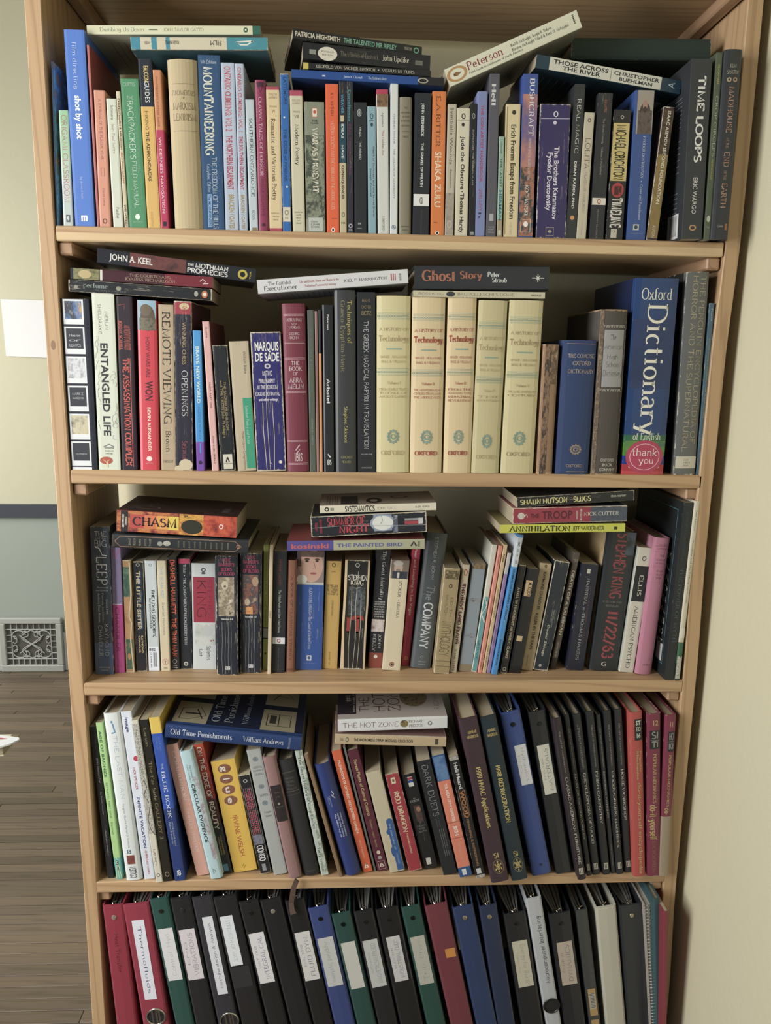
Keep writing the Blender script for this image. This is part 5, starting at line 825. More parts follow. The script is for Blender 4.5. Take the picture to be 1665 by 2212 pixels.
up(3,(1118.5,1132,1155,1062,1074,1456.7),'pb','#3f8fd0','bright blue narrow paperback with white head panel, taller than neighbours',[T('R',.05,.08,.3,.75,'#33383c','h','s'),T('O',.1,.12,.35,.7,'#33383c','h','s'),T('V',.135,.155,.35,.7,'#33383c','h','s'),T('S',.18,.2,.35,.7,'#33383c','h','s'),T('GRAMMAR FOR STUDENTS OF FRENCH',.24,.6,.3,.64,'#1d3f66','d','S'),T('JACQUELINE MORTON',.74,.93,.3,.62,'#1d3f66','d','S')],bands=((.02,.225,'#c3cdd6'),),crease=.5)
up(3,(1121.6,1138,1221,1081,1094.6,1453.8),'pb','#2a2a2b','black rubbed paperback with cream italic capitals leaning right',[T('A FALL OF MOONDUST ARTHUR C. CLARKE',.2,.86,.28,.68,'#bcae90','d','S'),E(.96,.5,.018,.3,'#b8b09c','publisher_emblem',.7)],wear=1,crease=.6)
up(3,(1139.5,1165,1229,1098,1126,1453.8),'pb','#202226','black tape-wrapped paperback with two torn tan scraps',[R(.11,.26,.05,.62,'#c0a37c','paper_scrap'),T('M. KODI',.13,.25,.3,.6,'#3a3128','d','S'),R(.64,.69,.1,.6,'#c3aa82','paper_scrap')],rough=.25,wear=.1)
up(3,(1166,1194,1217,1126,1149.7,1447.6),'pb','#b8a480','tan paperback with black capitals down its spine',[E(.025,.5,.012,.12,'#4a4234','publisher_emblem',.5),T('RAYMOND CHANDLER',.08,.43,.4,.64,'#3a342a','d','S'),T('KILLER IN THE RAIN',.46,.8,.36,.62,'#3a342a','d','S'),T('BALLANTINE',.86,.96,.3,.42,'#6a604c','d','s')],wear=.4)
up(3,(1198.5,1232,1212.6,1151,1183,1448.6),'pb','#28323c','dark blue-black cracked paperback with small cream lettering',[T('Doctor Zhivago',.58,.87,.36,.52,'#b9b8a4','d','S'),T('Boris Pasternak',.44,.6,.58,.7,'#8c9088','d','s'),E(.955,.4,.014,.1,'#a9a89c')],wear=1,crease=.9)
up(3,(1240,1254,1194,1187,1200.6,1445.5),'pb','#5a5048','narrow brown-grey paperback with cream capitals, leaning',[T("'52",.055,.075,.1,.9,'#b0aaa0','h','h'),T('DEATH OF A SALESMAN',.15,.7,.25,.72,'#c8bea8','d','S'),T('ARTHUR MILLER',.76,.89,.3,.62,'#a49a88','d','S')],bands=((.9,1,'#2f2826'),),wear=.5)
up(3,(1256,1295,1219,1224,1260,1447.6),'pb','#23273a','thick black paperback with blue sheen and thin white serif capitals',[R(.045,.085,.35,.55,'#c3c3b4'),T('HANNIBAL',.13,.38,.42,.6,'#a9aeb0','d','r'),T('BY',.4,.43,.42,.52,'#a9aeb0','d','r'),T('THOMAS HARRIS',.45,.9,.42,.6,'#a9aeb0','d','r'),T('IF YOU DARE ENTER',.2,.75,.68,.74,'#7c4a4a','d','r')],wear=.4,crease=.3)
up(3,(1313,1380,1149,1274,1333,1449),'hc','#2c3236','thick black hardback jacket with dull red lettering and date',[T('STEPHEN KING',.01,.47,.32,.72,'#8f4046','d','B'),T('#1 NEW YORK TIMES',.49,.503,.1,.8,'#a09c90','h','t'),T('BESTSELLER',.518,.531,.25,.7,'#a09c90','h','t'),T('11/22/63',.56,.91,.35,.74,'#9c424a','d','B'),T('G',.935,.965,.36,.56,'#b3b2a6','h','R'),P(.0,.16,.65,.98,('#2c3236','#4d5a6a','#2c3236'),40)],side='#c9ae7c',wear=.1,bulge=.02,d=.17)
up(3,(1379,1411,1183,1337,1368.5,1452),'pb','#d2cfc0','white paperback with black panel and pale and dark serif capitals',[E(.085,.5,.02,.15,'#55585a','publisher_emblem',.6),R(.145,.425,.0,1,'#23282d'),T('ELLIS',.215,.38,.38,.66,'#d0cfc2','d','r'),T('AMERICAN PSYCHO',.46,.965,.36,.64,'#3a3c3a','d','r')],side='#b9c0b2',wear=.2)
up(3,(1411,1450.6,1161.5,1373,1406,1455.4),'hc','#bb7891','pink patterned hardback with faded grey lettering',[L([(.06,.05),(.06,.95)],.0004,'#7c4a5c'),T('THE GREAT',.045,.056,.3,.9,'#8c5568','h','r'),T('MYSTERIES',.072,.083,.25,.9,'#8c5568','h','r'),T('THE',.12,.134,.45,.75,'#7c4a5c','h','r'),T('GENIUS OF',.15,.163,.25,.85,'#7c4a5c','h','r'),T('OF EDGAR',.175,.187,.25,.85,'#7c4a5c','h','r'),T('EDGAR',.23,.243,.35,.8,'#7c4a5c','h','r'),T('ALLAN',.255,.268,.35,.8,'#7c4a5c','h','r'),T('POE',.28,.293,.4,.75,'#7c4a5c','h','r'),T('MICHIGAN',.92,.932,.3,.85,'#7c4a5c','h','r')]+[L([(v,.05),(v,.97)],.0003,'#a05a74') for v in (.1,.2,.21,.32)],side=('#b86a84','#d99ab0','#a85c76'),wear=.2,bulge=.1)
up(3,(1477.5,1499,1086,1435.5,1456,1468),'pb','#252c2e','tall black paperback showing its black cover with thin teal frame',[T('JOSEPH CAMPBELL',.05,.32,.35,.62,'#47525a','d','t'),T('THE POWER OF MYTH',.36,.78,.28,.68,'#4d585e','d','r')],wear=.3,under=[L([(.05,.1),(.05,.92),(.93,.92),(.93,.1),(.05,.1)],.0011,'#4f8494','cover_frame'),R(.82,.92,.12,.24,'#b5b8b4','barcode_label')]+[T(w_,.3+.062*k,.335+.062*k,.14,.3+.03*(k%3),'#a9aaa4','h','S') for k,w_ in enumerate(['YOUR','A','AND','OF','A STORY','AS','IS IN','OF ME','THE'])])
up(3,(1499.5,1514,1082,1456.5,1468,1468.5),'hc','#cfc8b0','slim white picture book with taped green tail against the right upright',[T('Leo Lionni',.05,.16,.38,.62,'#5d5f52','d','r'),T('Theodore and the Talking Mushroom',.21,.56,.38,.62,'#5d5f52','d','r'),R(.7,.755,.0,1,'#d6d2c2'),P(.86,.99,.0,1,('#2a352c','#c2c2b0','#2f4a38'),160,'frayed_spine')],bands=((.78,.9,'#3a6a4c'),(.9,1,'#2f3a30')),wear=.5)
# flat books on the third shelf
lie(3,(242,1168),(536,1182),32,'hc','#2b2f33','black hardback lying flat with thin copper frame and tiny upright lettering',[L([(.02,.5),(.06,.9),(.9,.9),(.95,.5),(.9,.1),(.06,.1),(.02,.5)],.0008,'#a87c5c','copper_frame'),R(.0,.02,.05,.95,'#3a342c')]+[T(s,a,a+.016,.25,.75,'#a39a84','u','r') for a,s in ((.12,'THE'),(.155,'BEST'),(.195,'OF'),(.235,'LEWIS'),(.27,'ALICE'))]+[E(.4,.5,.028,.2,'#a5a69c','printed_bust'),E(.35,.45,.02,.18,'#8f9088')]+[T(s,.48+k*.04,.492+k*.04,.25,.72,'#8f8874','u','r') for k,s in enumerate(['WONDERLAND','THROUGH','THE','LOOKING','GLASS','AND','OTHER','STORIES','RETOLD'])]+[T('OMNIBUS',.845,.857,.25,.75,'#a39a84','u','r'),E(.925,.5,.012,.16,'#a87c5c','publisher_emblem',.6)],wear=.2,bulge=.03,d=.16)
lie(3,(251.8,1124),(511,1140),48,'pb','#7a3132','thick paperback lying flat, fiery spine with yellow panel and black title',[P(.0,1,.0,1,('#3a2024','#8c3430','#c87a3a','#4a2428'),55),R(.035,.095,.0,1,'#2a2224'),T('STEPHEN',.045,.062,.2,.8,'#d9cfc4','u','S'),T('LAWS',.07,.087,.3,.7,'#d9cfc4','u','S'),R(.11,.23,.2,.84,'#b8443a'),R(.23,.33,.2,.84,'#d0703a'),R(.33,.43,.2,.84,'#dc9a3c'),R(.43,.515,.2,.84,'#dcc23a'),T('CHASM',.13,.5,.32,.72,'#332026','d','R'),P(.52,.75,.0,1,('#4a3a20','#d9a52c','#b56a2c','#3a2c20'),60),E(.625,.4,.09,.34,'#2f3024','tree_drawing'),P(.72,1,.0,1,('#3a2024','#a83a2c','#d05a34','#5a2428'),45),E(.87,.5,.018,.12,'#d8d4cc','publisher_emblem',.6)],side=('#2c2426','#45302e','#2a2022'),wear=.2,d=.125,top=[T('CHASM',.12,.32,.15,.9,'#6c6866','h','t'),L([(.1,.1),(.1,.95),(.36,.95)],.0008,'#6c6866'),R(.84,.92,.2,.5,'#3f3b3c'),T('STEPHEN LAWS',.85,.9,.22,.48,'#77706c','h','s')])
lie(3,(620,1180),(917,1175),22.5,'pb','#3f3f86','paperback lying flat with purple and sage spine and coral lower-case name',[T('kosinski',.03,.3,.24,.72,'#c05a58','d','S'),T('THE PAINTED BIRD',.36,.84,.32,.68,'#5a5c9c','d','S'),L([(.9,.3),(.92,.75),(.94,.3)],.003,'#3a3c34'),T('GROVE',.95,.965,.2,.8,'#3a3c34','d','s')],bands=((0,.335,'#574e94'),(.335,1,'#a9ab8c')),side='#8c4244',d=.13)
lie(3,(671.6,1139),(921,1127),46,'pb','#262a32','thick black horror paperback lying flat with red title and moon',[T('DAN',.035,.055,.3,.7,'#a8384a','u','S'),T('SIMMONS',.075,.095,.15,.85,'#a8384a','u','S'),T('SUMMER OF',.14,.47,.52,.92,'#b83c4a','d','R'),T('NIGHT',.24,.5,.12,.48,'#b83c4a','d','R'),P(.54,.7,.15,1,('#3a4460','#8c9ab4','#5a5c7c'),40),E(.62,.55,.11,.42,'#8fa0b8','moon_halo'),E(.62,.55,.09,.36,'#d6dad6','moon'),L([(.61,.9),(.62,.65),(.6,.5)],.0006,'#33363c'),P(.71,.75,.05,.9,('#8c9ab4','#4a5060','#c0c6d0'),60),R(.81,.93,.42,.58,'#a83c4a'),R(.81,.93,.6,.72,'#8f9094'),R(.93,.97,.42,.72,'#c3c5c4'),L([(.0,.45),(.3,.5),(.6,.42),(1,.35)],.0006,'#9aa0a6','spine_crack')],wear=1,crease=.8,d=.11)
lie(3,(690.5,1101),(942,1094),17,'pb','#d9d3bd','cream paperback lying topmost with black condensed title',[E(.06,.5,.02,.3,'#2c2e30','publisher_emblem',.5),R(.09,.12,.3,.7,'#8c8a7c'),T('SYSTEMANTICS',.215,.47,.14,.86,'#2b2c2e','d','B'),T('JOHN GALL',.49,.655,.3,.66,'#7a776a','d','t'),T('0-671-81910',.82,.94,.4,.66,'#4c4a44','d','s')],side='#9a8f80',ya=.006,d=.11,wear=.2,top=[R(.18,.33,.08,.7,'#3a3836','cover_block'),E(.47,.32,.07,.22,'#33302e','cover_drawing',.45),E(.47,.32,.035,.09,'#a39a8c'),E(.7,.55,.08,.1,'#6d3a34','cover_emblem',.7)]+blurb(.06,.15,.1,.8,5,'#6c675c'))
lie(3,(1080,1143),(1350,1140),19,'pb','#c9cc34','acid-yellow paperback lying flat with black capitals',[T('ANNIHILATION',.07,.56,.18,.82,'#3a3f22','d','R'),T('JEFF VANDERMEER',.58,.83,.26,.74,'#4a4c1e','d','B'),R(.91,.935,.3,.66,'#3a3c20')],side='#a89f6a',d=.12)
lie(3,(1107,1115),(1354,1109),35,'pb','#9c3448','maroon and slate paperback lying flat with cracked edges, small animal emblem',[P(.68,1,.05,.95,('#3f4856','#4d5766','#39424e'),60),E(.075,.5,.03,.22,'#c9bdb4','animal_emblem'),L([(.05,.6),(.09,.35),(.12,.6),(.13,.4)],.0014,'#c9bdb4','animal_tail'),T('THE',.155,.23,.36,.62,'#4d1c2a','d','S'),T('TROOP',.255,.52,.26,.78,'#5a2030','d','S'),T('NATIONAL',.553,.568,.2,.75,'#d0c4bc','u','S'),T('BESTSELLER',.59,.605,.1,.85,'#d0c4bc','u','S'),T('NICK CUTTER',.62,.93,.42,.66,'#cfc9c0','d','r')],bands=((.7,1,'#434c5a'),),wear=1,crease=.3,d=.12)
lie(3,(1116,1086),(1369.7,1070),22,'pb','#25282b','black paperback lying topmost at right with yellow-cream capitals',[T('SHAUN HUTSON',.03,.43,.22,.78,'#d6cf8c','d','R'),T('SLUGS',.48,.63,.22,.76,'#d6cf8c','d','R'),T('time warner',.8,.93,.45,.75,'#a8a898','d','S')],wear=.8,crease=.6,d=.11)

# ================= fourth shelf =================
up(4,(192.8,206,1570,231,247,1895.6),'pb','#26282c','slim black comic paperback at the far left with small white lettering',[T("JTHM: Director's Cut",.2,.36,.5,.75,'#b9b9b4','d','r'),T('By Jhonen Vasquez',.42,.57,.5,.7,'#a5a5a0','d','r'),T('"Slave Labor Graphics"',.67,.85,.5,.7,'#b9b9b4','d','r')],wear=.3)
up(4,(206.5,221,1561,250,266,1898),'pb','#a9d488','lime-green paperback with dark green capitals and teal sunburst foot',[T('AGE OF BRONZE',.05,.34,.25,.62,'#2f6a48','d','S'),T('BETRAYAL PART ONE',.375,.6,.3,.58,'#4f7c50','d','s'),T('Shanower',.625,.71,.3,.6,'#4f7c50','d','s'),L([(.86,.5),(.99,.1)],.001,'#c9d69c'),L([(.86,.5),(.99,.5)],.001,'#c9d69c'),L([(.86,.5),(.99,.9)],.001,'#c9d69c'),T('3',.875,.905,.3,.7,'#1d4a4a','h','S'),T('A',.915,.94,.35,.65,'#1d4a4a','h','S')],bands=((.86,1,'#63b3a8'),),wear=.1)
up(4,(222.5,258,1540,272,308,1900),'hc','#dbe3e4','white hardback with pale blue lettering and small leaping figure',[L([(.06,.5),(.09,.55),(.11,.6),(.115,.35)],.0025,'#5f93b9','figure_drawing'),E(.05,.45,.008,.07,'#5f93b9','figure_head'),T('THE LAST MAN',.13,.5,.4,.66,'#9fb8cc','d','t'),T('Vaughan Guerra Marzan Jr Sudzuka',.53,.8,.42,.55,'#8c979c','d','s'),R(.81,.835,.3,.55,'#4a6a84'),T('5',.814,.831,.36,.5,'#d6e0e6','h','S'),P(.845,.9,.22,.74,('#5a2a2c','#8c4a44','#2c2024'),60),T('VERTIGO',.915,.985,.3,.7,'#3c4044','d','B')],wear=.05,bulge=.06)
up(4,(259,284,1536.4,312,334,1898),'pb','#d8e0ec','white-blue paperback with indigo and red capitals',[T('image',.035,.12,.32,.6,'#3a3a7c','d','S'),E(.275,.85,.016,.26,'#b8304a','red_dot'),T('NICK SPENCER',.325,.455,.42,.62,'#b04a58','d','B'),T('INFINITE VACATION',.5,.81,.38,.66,'#3f3f84','d','S'),T('CHRISTIAN WARD',.825,.97,.42,.62,'#b04a58','d','B')],wear=.1)
up(4,(283,298,1556,336.5,352,1905),'pb','#d3d0bf','cream paperback with halftone dots and hand-lettered title',[P(.02,.69,.0,1,('#c9c8bc','#7c7c78','#d0cfc4','#8c8c86'),420,'halftone_pattern'),T('The Far Side GALLERY 4',.05,.37,.35,.66,'#33342f','d','h'),L([(.36,.5),(.4,.85),(.45,.2),(.5,.8)],.001,'#2f302c','ink_doodle'),L([(.52,.9),(.6,.25),(.66,.4),(.7,.95)],.001,'#2f302c','ink_doodle'),T('Larson',.79,.89,.34,.66,'#33342f','d','h'),E(.955,.5,.012,.28,'#4c4a44','publisher_emblem',.7)])
up(4,(299,320,1555,353.5,373,1903),'pb','#26241f','dark brown-black paperback with gold-brown serif lettering',[T('Larson',.05,.16,.36,.68,'#8c8468','d','r'),T('The Far Side GALLERY 3',.25,.73,.34,.7,'#8f8058','d','r'),E(.955,.5,.016,.26,'#8f8464','publisher_emblem',.7)],wear=.1)
up(4,(321.5,344,1549.5,376,402,1902),'pb','#2f58b8','blue paperback with yellow head band and white capitals',[T('KAUFMAN',.12,.2,.56,.72,'#7fa3e0','d','t'),T('STRAUS',.12,.19,.3,.46,'#7fa3e0','d','t'),T('THE',.275,.31,.45,.62,'#cdd6e6','d','r'),T('BLUE BOOK',.32,.61,.34,.68,'#d8dfec','d','r'),T('OF GRAMMAR AND',.63,.78,.55,.7,'#b8c4de','d','r'),T('PUNCTUATION',.63,.77,.3,.44,'#b8c4de','d','r'),T('JB',.935,.965,.3,.7,'#e0e4ec','h','B')],bands=((0,.095,'#e0c040'),(.55,1,'#28407e')),wear=.1)
up(4,(353.4,385,1608,426,452,1891),'pb','#d9a392','pale pink paperback with white serif capitals',[T('COMMUNION',.05,.42,.42,.7,'#efd9d2','d','r'),T('WHITLEY STRIEBER',.48,.82,.4,.66,'#e8ccc2','d','r'),T('MORROW',.905,.913,.3,.8,'#e8ccc2','h','r')],wear=.1)
up(4,(386,415,1622,454,482.5,1897.8),'hc','#b3d3dc','pale blue hardback with crop picture and black capitals',[P(.2,.85,.62,1,('#8fb5bf','#a08c94','#b8cdd2','#7c8c90'),30),T('Pat Delgado &',.11,.23,.5,.64,'#5c6d72','d','r'),T('Colin Andrews',.1,.24,.28,.4,'#5c6d72','d','r'),T('CIRCULAR EVIDENCE',.25,.71,.3,.58,'#26323a','d','S'),L([(.92,.35),(.94,.6),(.96,.35),(.93,.35)],.0008,'#26323a')],wear=.05,bulge=.04)
up(4,(416,438,1608,479,503,1887),'pb','#2f3338','red-to-black paperback with white condensed capitals',[T('ON THE EDGE OF',.02,.41,.3,.74,'#e6ddd4','d','B'),T('REALITY',.435,.65,.3,.74,'#e6ddd4','d','B'),T('COLIN ANDREWS',.7,.85,.6,.74,'#b0a25c','d','S'),T('SYNTHIA ANDREWS',.71,.85,.35,.47,'#b0a25c','d','S'),R(.925,.98,.25,.75,'#5f93b9')],bands=((0,.1,'#c0492e'),(.1,.25,'#a83a30'),(.25,.42,'#8c3030'),(.42,.6,'#4a2f30')),wear=.15)
egg = []
for v, ch in ((.075,'g'),(.165,'l'),(.26,'u'),(.355,'e')):
    egg += [E(v,.5,.04,.28,('#7c4e3c','#8c5c44','#6a4234'),'brown_stone'),T(ch,v-.025,v+.025,.38,.62,'#d8cfc8','d','S') if ch != 'l' else L([(v-.0,.36),(v-.0,.64)],.002,'#d8cfc8')]
up(4,(452.5,508.5,1642,506,556,1884),'pb','#dfb638','wide yellow paperback with four round brown letters',egg+[T('IRVINE WELSH',.49,.86,.42,.62,'#b0563a','d','s'),L([(.93,.5),(.95,.4),(.945,.55),(.97,.45)],.0009,'#8c7430')],wear=.15)
up(4,(514.7,538.6,1674,561,587,1887),'pb','#26262c','black thriller with white grid lines and red condensed letters',[T('MICHAEL CRICHTON',.14,.59,.56,.84,'#b8304c','d','B'),T('MICHAEL CRICHTON',.16,.6,.2,.48,'#b8304c','d','B'),P(.6,.7,.05,.95,('#2c3040','#7c8090','#3a3c4c'),70),T('CONGO',.71,.87,.24,.78,'#dfe1e4','d','B'),R(.9,.97,.3,.66,'#8c9096'),E(.06,.5,.018,.2,'#9c9ea2','publisher_emblem',.5)]+[L([(.13,u),(.6,u)],.0003,'#b8b8be','grid_line') for u in (.15,.35,.52,.7,.88)],wear=.8)
up(4,(529,564.6,1619,593,620,1889),'pb','#aab0ae','light grey paperback with flower emblems',[E(v,.5,.018,.2,'#6a7c84','flower_emblem',.7) for v in (.075,.29,.42)]+[E(v,.5,.01,.11,'#6a7c84','flower_emblem') for v in (.075,.29,.42)]+[T('MEDIEVAL',.13,.145,.2,.85,'#7c8486','h','r'),T('HANDBOOK OF',.158,.17,.15,.9,'#7c8486','h','r'),T('SYMBOLS',.185,.2,.2,.85,'#7c8486','h','r'),T('HOPPER',.35,.368,.25,.85,'#7c8486','h','r'),T('Cooper',.485,.5,.3,.8,'#6a7476','h','r'),T('Square',.515,.53,.3,.8,'#6a7476','h','r')],wear=.2)
mv = up(4,(565,596,1634,624.5,651.4,1895.6),'hc','#94706f','mauve cloth hardback with black label, brown ribbon below it',[R(.23,.525,.03,.97,'#2b2628','spine_label'),T('TREATISE',.285,.295,.3,.75,'#6f6560','h','r'),T('ON THE',.32,.33,.35,.7,'#6f6560','h','r'),E(.38,.5,.01,.1,'#8c8278'),L([(.405,.2),(.405,.8)],.0005,'#8c8278')],rough=.8,wear=.2,bulge=.08)
up(4,(597,634,1639,656,691.6,1890),'hc','#28282a','thick black cloth hardback with faint brown rules and capitals',[L([(.11,.04),(.105,.96)],.0012,'#5d574c'),L([(.27,.04),(.265,.96)],.0012,'#5d574c'),L([(.3,.04),(.295,.96)],.0005,'#5d574c'),T('FOR WHOM',.15,.165,.22,.8,'#6d675a','h','r'),T('THE BELL',.18,.195,.22,.8,'#6d675a','h','r'),T('TOLLS',.21,.225,.3,.7,'#6d675a','h','r'),T('HEMINGWAY',.24,.252,.15,.85,'#6d675a','h','r'),T('SCRIBNERS',.955,.968,.2,.8,'#5d574c','h','r')],rough=.7,bulge=.1,wear=.3)
up(4,(635,653.6,1621,694,710,1890),'pb','#b8c6bd','white and green-grey patterned paperback with black serif title',[P(0,1,.5,1,('#8fa398','#c6d0c6','#7c8c80','#d0d8cf'),60),T('The Secret History of Crop Circles',.05,.62,.25,.58,'#33383a','d','r'),T('Terry Wilson',.77,.97,.25,.58,'#33383a','d','r')],side=('#3a4034','#5d665a','#2c302a'),wear=.1)
up(4,(655.8,665.5,1630,731.7,740,1893),'pb','#8c7052','very thin brown booklet leaning steeply',[],wear=.2)
up(4,(676.5,713,1648,746,781,1889),'hc','#2a3c7c','royal blue rounded hardback with small white running figure',[L([(.24,.62),(.27,.72),(.29,.6),(.31,.75),(.27,.55)],.0016,'#c3cbdc','figure_drawing'),T('Chanticleer',.28,.38,.35,.45,'#a9b3cc','d','h'),T('Press',.29,.35,.24,.32,'#a9b3cc','d','h')]+[T(s,.44,.65,.74-.18*k,.84-.18*k,'#b9c3dc','u','S') for k,s in enumerate(['National Audubon','Society Field Guide','to the Night Sky'])],bulge=.16,wear=.1)
up(4,(714,738,1621,785,805,1884),'pb','#d65f35','orange-red field-guide paperback with white capitals',[T('MUSHROOMS OF ONTARIO AND EASTERN CANADA',.08,.68,.36,.64,'#e6d6c4','d','S'),T('GEORGE BARRON',.73,.88,.4,.58,'#e0b9a0','d','s'),L([(.93,.5),(.965,.3),(.965,.7),(.93,.5)],.0025,'#ead8c8')],wear=.1)
up(4,(739.5,746,1611,807.7,812.5,1881.5),'pb','#6d7470','very thin grey booklet',[],wear=.1)
up(4,(748,774,1619,816,839,1881.5),'pb','#5f2a3c','plum paperback with cream-gold condensed lettering',[T('Forest Plants of Central Ontario',.08,.54,.36,.66,'#b5a46a','d','S'),T('Chambers - Legasy - Bentley',.57,.8,.4,.6,'#a8965f','d','s'),E(.845,.5,.016,.18,'#c9bcae'),E(.89,.5,.016,.18,'#9a9296'),L([(.92,.2),(.92,.85),(.985,.85),(.985,.2),(.92,.2)],.0006,'#c9bcae'),L([(.935,.5),(.965,.35),(.965,.7),(.935,.5)],.002,'#d8cfc4')],wear=.1)
up(4,(788.5,822,1667,842,876,1884.5),'pb','#c3b99d','torn cream paperback whose blue cover remains on lower right',[R(.5,.99,.55,1,'#2f5a98','blue_cover_remnant'),E(.5,.78,.03,.22,'#2f5a98','torn_edge'),E(.6,.6,.03,.2,'#2f5a98','torn_edge'),E(.8,.55,.05,.14,'#2f5a98','torn_edge'),T('THE ANATOMY OF',.52,.78,.68,.8,'#a3b4cc','d','s'),T('HOSTAGES',.82,.93,.7,.82,'#8fa3c0','d','s')],wear=.7,crease=.4)
up(4,(829.5,862,1671,884,912,1881.5),'pb','#a33240','brick-red rubbed paperback with cream block capitals',[R(.04,.1,.32,.66,'#cfc4a8'),E(.07,.49,.015,.1,'#8c6a50'),T('RED DRAGON',.18,.6,.3,.68,'#d6c9a3','d','R'),T('THOMAS HARRIS',.61,.82,.46,.6,'#c9b08c','d','S')],wear=.8,crease=.9)
up(4,(867.5,895.5,1672,915,949,1877),'pb','#222326','thick black horror paperback with tiny flag-like label and dim portrait',[R(.03,.13,.35,.72,'#cfd0c8'),R(.035,.06,.35,.72,'#a8384a'),R(.065,.09,.35,.72,'#2f4a98'),T('THE',.25,.26,.4,.6,'#a9a9a2','h','r'),T('EXORCIST',.27,.29,.15,.85,'#b9b9b2','h','r'),P(.33,.5,.3,.8,('#222326','#5a4440','#2c2828'),40),E(.37,.62,.028,.16,'#9c7058','picture_face'),T('WILLIAM',.535,.552,.2,.85,'#a9a9a2','h','t'),T('PETER',.565,.582,.3,.75,'#a9a9a2','h','t'),T('BLATTY',.595,.612,.25,.85,'#a9a9a2','h','t'),R(.885,.955,.25,.6,'#c3c3ba')],crease=.7,wear=.3)
up(4,(898.5,930,1643,957,989,1889.5),'pb','#272b31','black anthology paperback with spiky grey title',[T('DARK DUETS',.04,.48,.28,.72,'#8f9a98','d','t')]+[T(s,.6,.84,.74-.15*k,.8-.15*k,'#8a9092','d','s') for k,s in enumerate(['HARRIS CAINE CLARK','KEENAN BLACK ANDERSON','BRENNAN PINBOROUGH LANSDALE'])]+[T('NEW TALES',.46,.58,.55,.62,'#5d666a','d','s'),T('OF HORROR',.46,.58,.38,.45,'#5d666a','d','s')],wear=.4)
up(4,(930.5,961.7,1631,993.5,1021,1894.5),'pb','#e08065','coral paperback with blue head and foot and white initials',[P(.01,.2,.05,.95,('#345c94','#5f86b5','#2d5288'),30),T('THE AREAS OF MY EXPERTISE',.23,.54,.44,.66,'#f0dcd0','d','S'),L([(.545,.0),(.545,1)],.0008,'#7c3f3a'),T('JKH',.575,.655,.38,.68,'#f3e4da','d','B'),L([(.675,.0),(.675,1)],.0008,'#7c3f3a'),T('A BRIEF DESCRIPTION',.7,.88,.52,.58,'#e8b8a4','d','s'),T('OF THIS BOOK',.72,.86,.42,.48,'#e8b8a4','d','s'),R(.935,.985,.25,.6,'#cfd6dc')],bands=((0,.205,'#2f5790'),(.92,1,'#2f5790')),wear=.15)
up(4,(968,990,1634,1027,1050,1896.5),'pb','#222429','black woodworking paperback, frayed head, white and orange lettering',[T('Hall/Heard',.05,.26,.36,.72,'#d3d6d6','d','S'),T('WOOD',.275,.5,.3,.74,'#b5743c','d','S'),L([(.27,.22),(.49,.22)],.0008,'#b5743c'),L([(.27,.82),(.49,.82)],.0008,'#b5743c'),T('FINISHING & REFINISHING',.51,.9,.38,.62,'#9c7448','d','S'),R(.92,.965,.2,.7,'#c9cdcd'),P(.0,.03,.0,1,('#222429','#b9b6ac','#33343a'),200,'frayed_head'),P(.975,1,.0,1,('#222429','#b9b6ac','#33343a'),200,'frayed_foot')],wear=.6)
def handbook(t1, col):
    return [T('ASHRAE',.075,.092,.3,.82,'#b8a45c','h','S'),T('HANDBOOK',.102,.119,.22,.9,'#b8a45c','h','S'),T(t1,.29,.66 if 'HVAC' in t1 else .64,.36,.64,'#c3b05f','d','R'),T('SI',.82,.85,.4,.7,'#b8a45c','h','R'),E(.905,.55,.045,.32,'#8c7c46','hexagon_emblem',.93),E(.905,.55,.02,.13,'#b8a45c','hexagon_emblem',.6),E(.905,.55,.009,.06,'#b8a45c','hexagon_emblem')]+[E(.905+.03*math.sin(a),.55+.2*math.cos(a),.007,.045,'#b8a45c','hexagon_emblem') for a in [k*math.pi/3+.5 for k in range(6)]]
up(4,(990,1031,1550,1060.4,1102,1906.4),'hc','#42303a','large dark plum hardback with gold lettering and hexagon seal',handbook('1999 HVAC Applications','#42303a'),wear=.05,bulge=.03,rough=.5,side='#4a2432')
up(4,(1035,1071,1546,1104,1143,1902),'hc','#22333d','large dark teal hardback with gold lettering and hexagon seal',handbook('1998 REFRIGERATION','#22333d'),wear=.05,bulge=.03,rough=.5)
def wwork(s, e, extra=()):
    return [T('THE ART OF WOODWORKING',.08,.33,.44,.6,'#a5a39a','d','r'),T(s,.355,e,.36,.68,'#cfccc0','d','r'),R(.925,.965,.22,.8,'#b3b0a4','publisher_emblem'),R(.93,.96,.34,.42,'#26282c'),R(.93,.96,.56,.64,'#26282c')]+list(extra)
up(4,(1190,1214.7,1551,1250,1265.4,1900),'hc','#332a30','black woodworking volume with plum sheen, widest title, first of seven',wwork('CLASSIC AMERICAN FURNITURE',.9),wear=.15,bulge=.06)
up(4,(1217,1229.6,1544,1267,1279,1891),'hc','#292b30','black woodworking volume, second of seven, short head hidden',wwork('MASTER WOODWORKER',.77),wear=.1,bulge=.04)
up(4,(1234,1257,1542,1281,1296,1889),'hc','#282b2f','black woodworking volume with double-printed lettering, third of seven',wwork('ENCYCLOPEDIA OF WOOD',.8,[T('THE ART OF WOODWORKING',.06,.32,.3,.44,'#8f8d86','d','r')]),wear=.1,bulge=.04)
up(4,(1263.8,1284,1536,1302.6,1318,1888.7),'hc','#25282c','black woodworking volume on finish carpentry, fourth of seven',wwork('FINISH CARPENTRY',.68),wear=.1,bulge=.04)
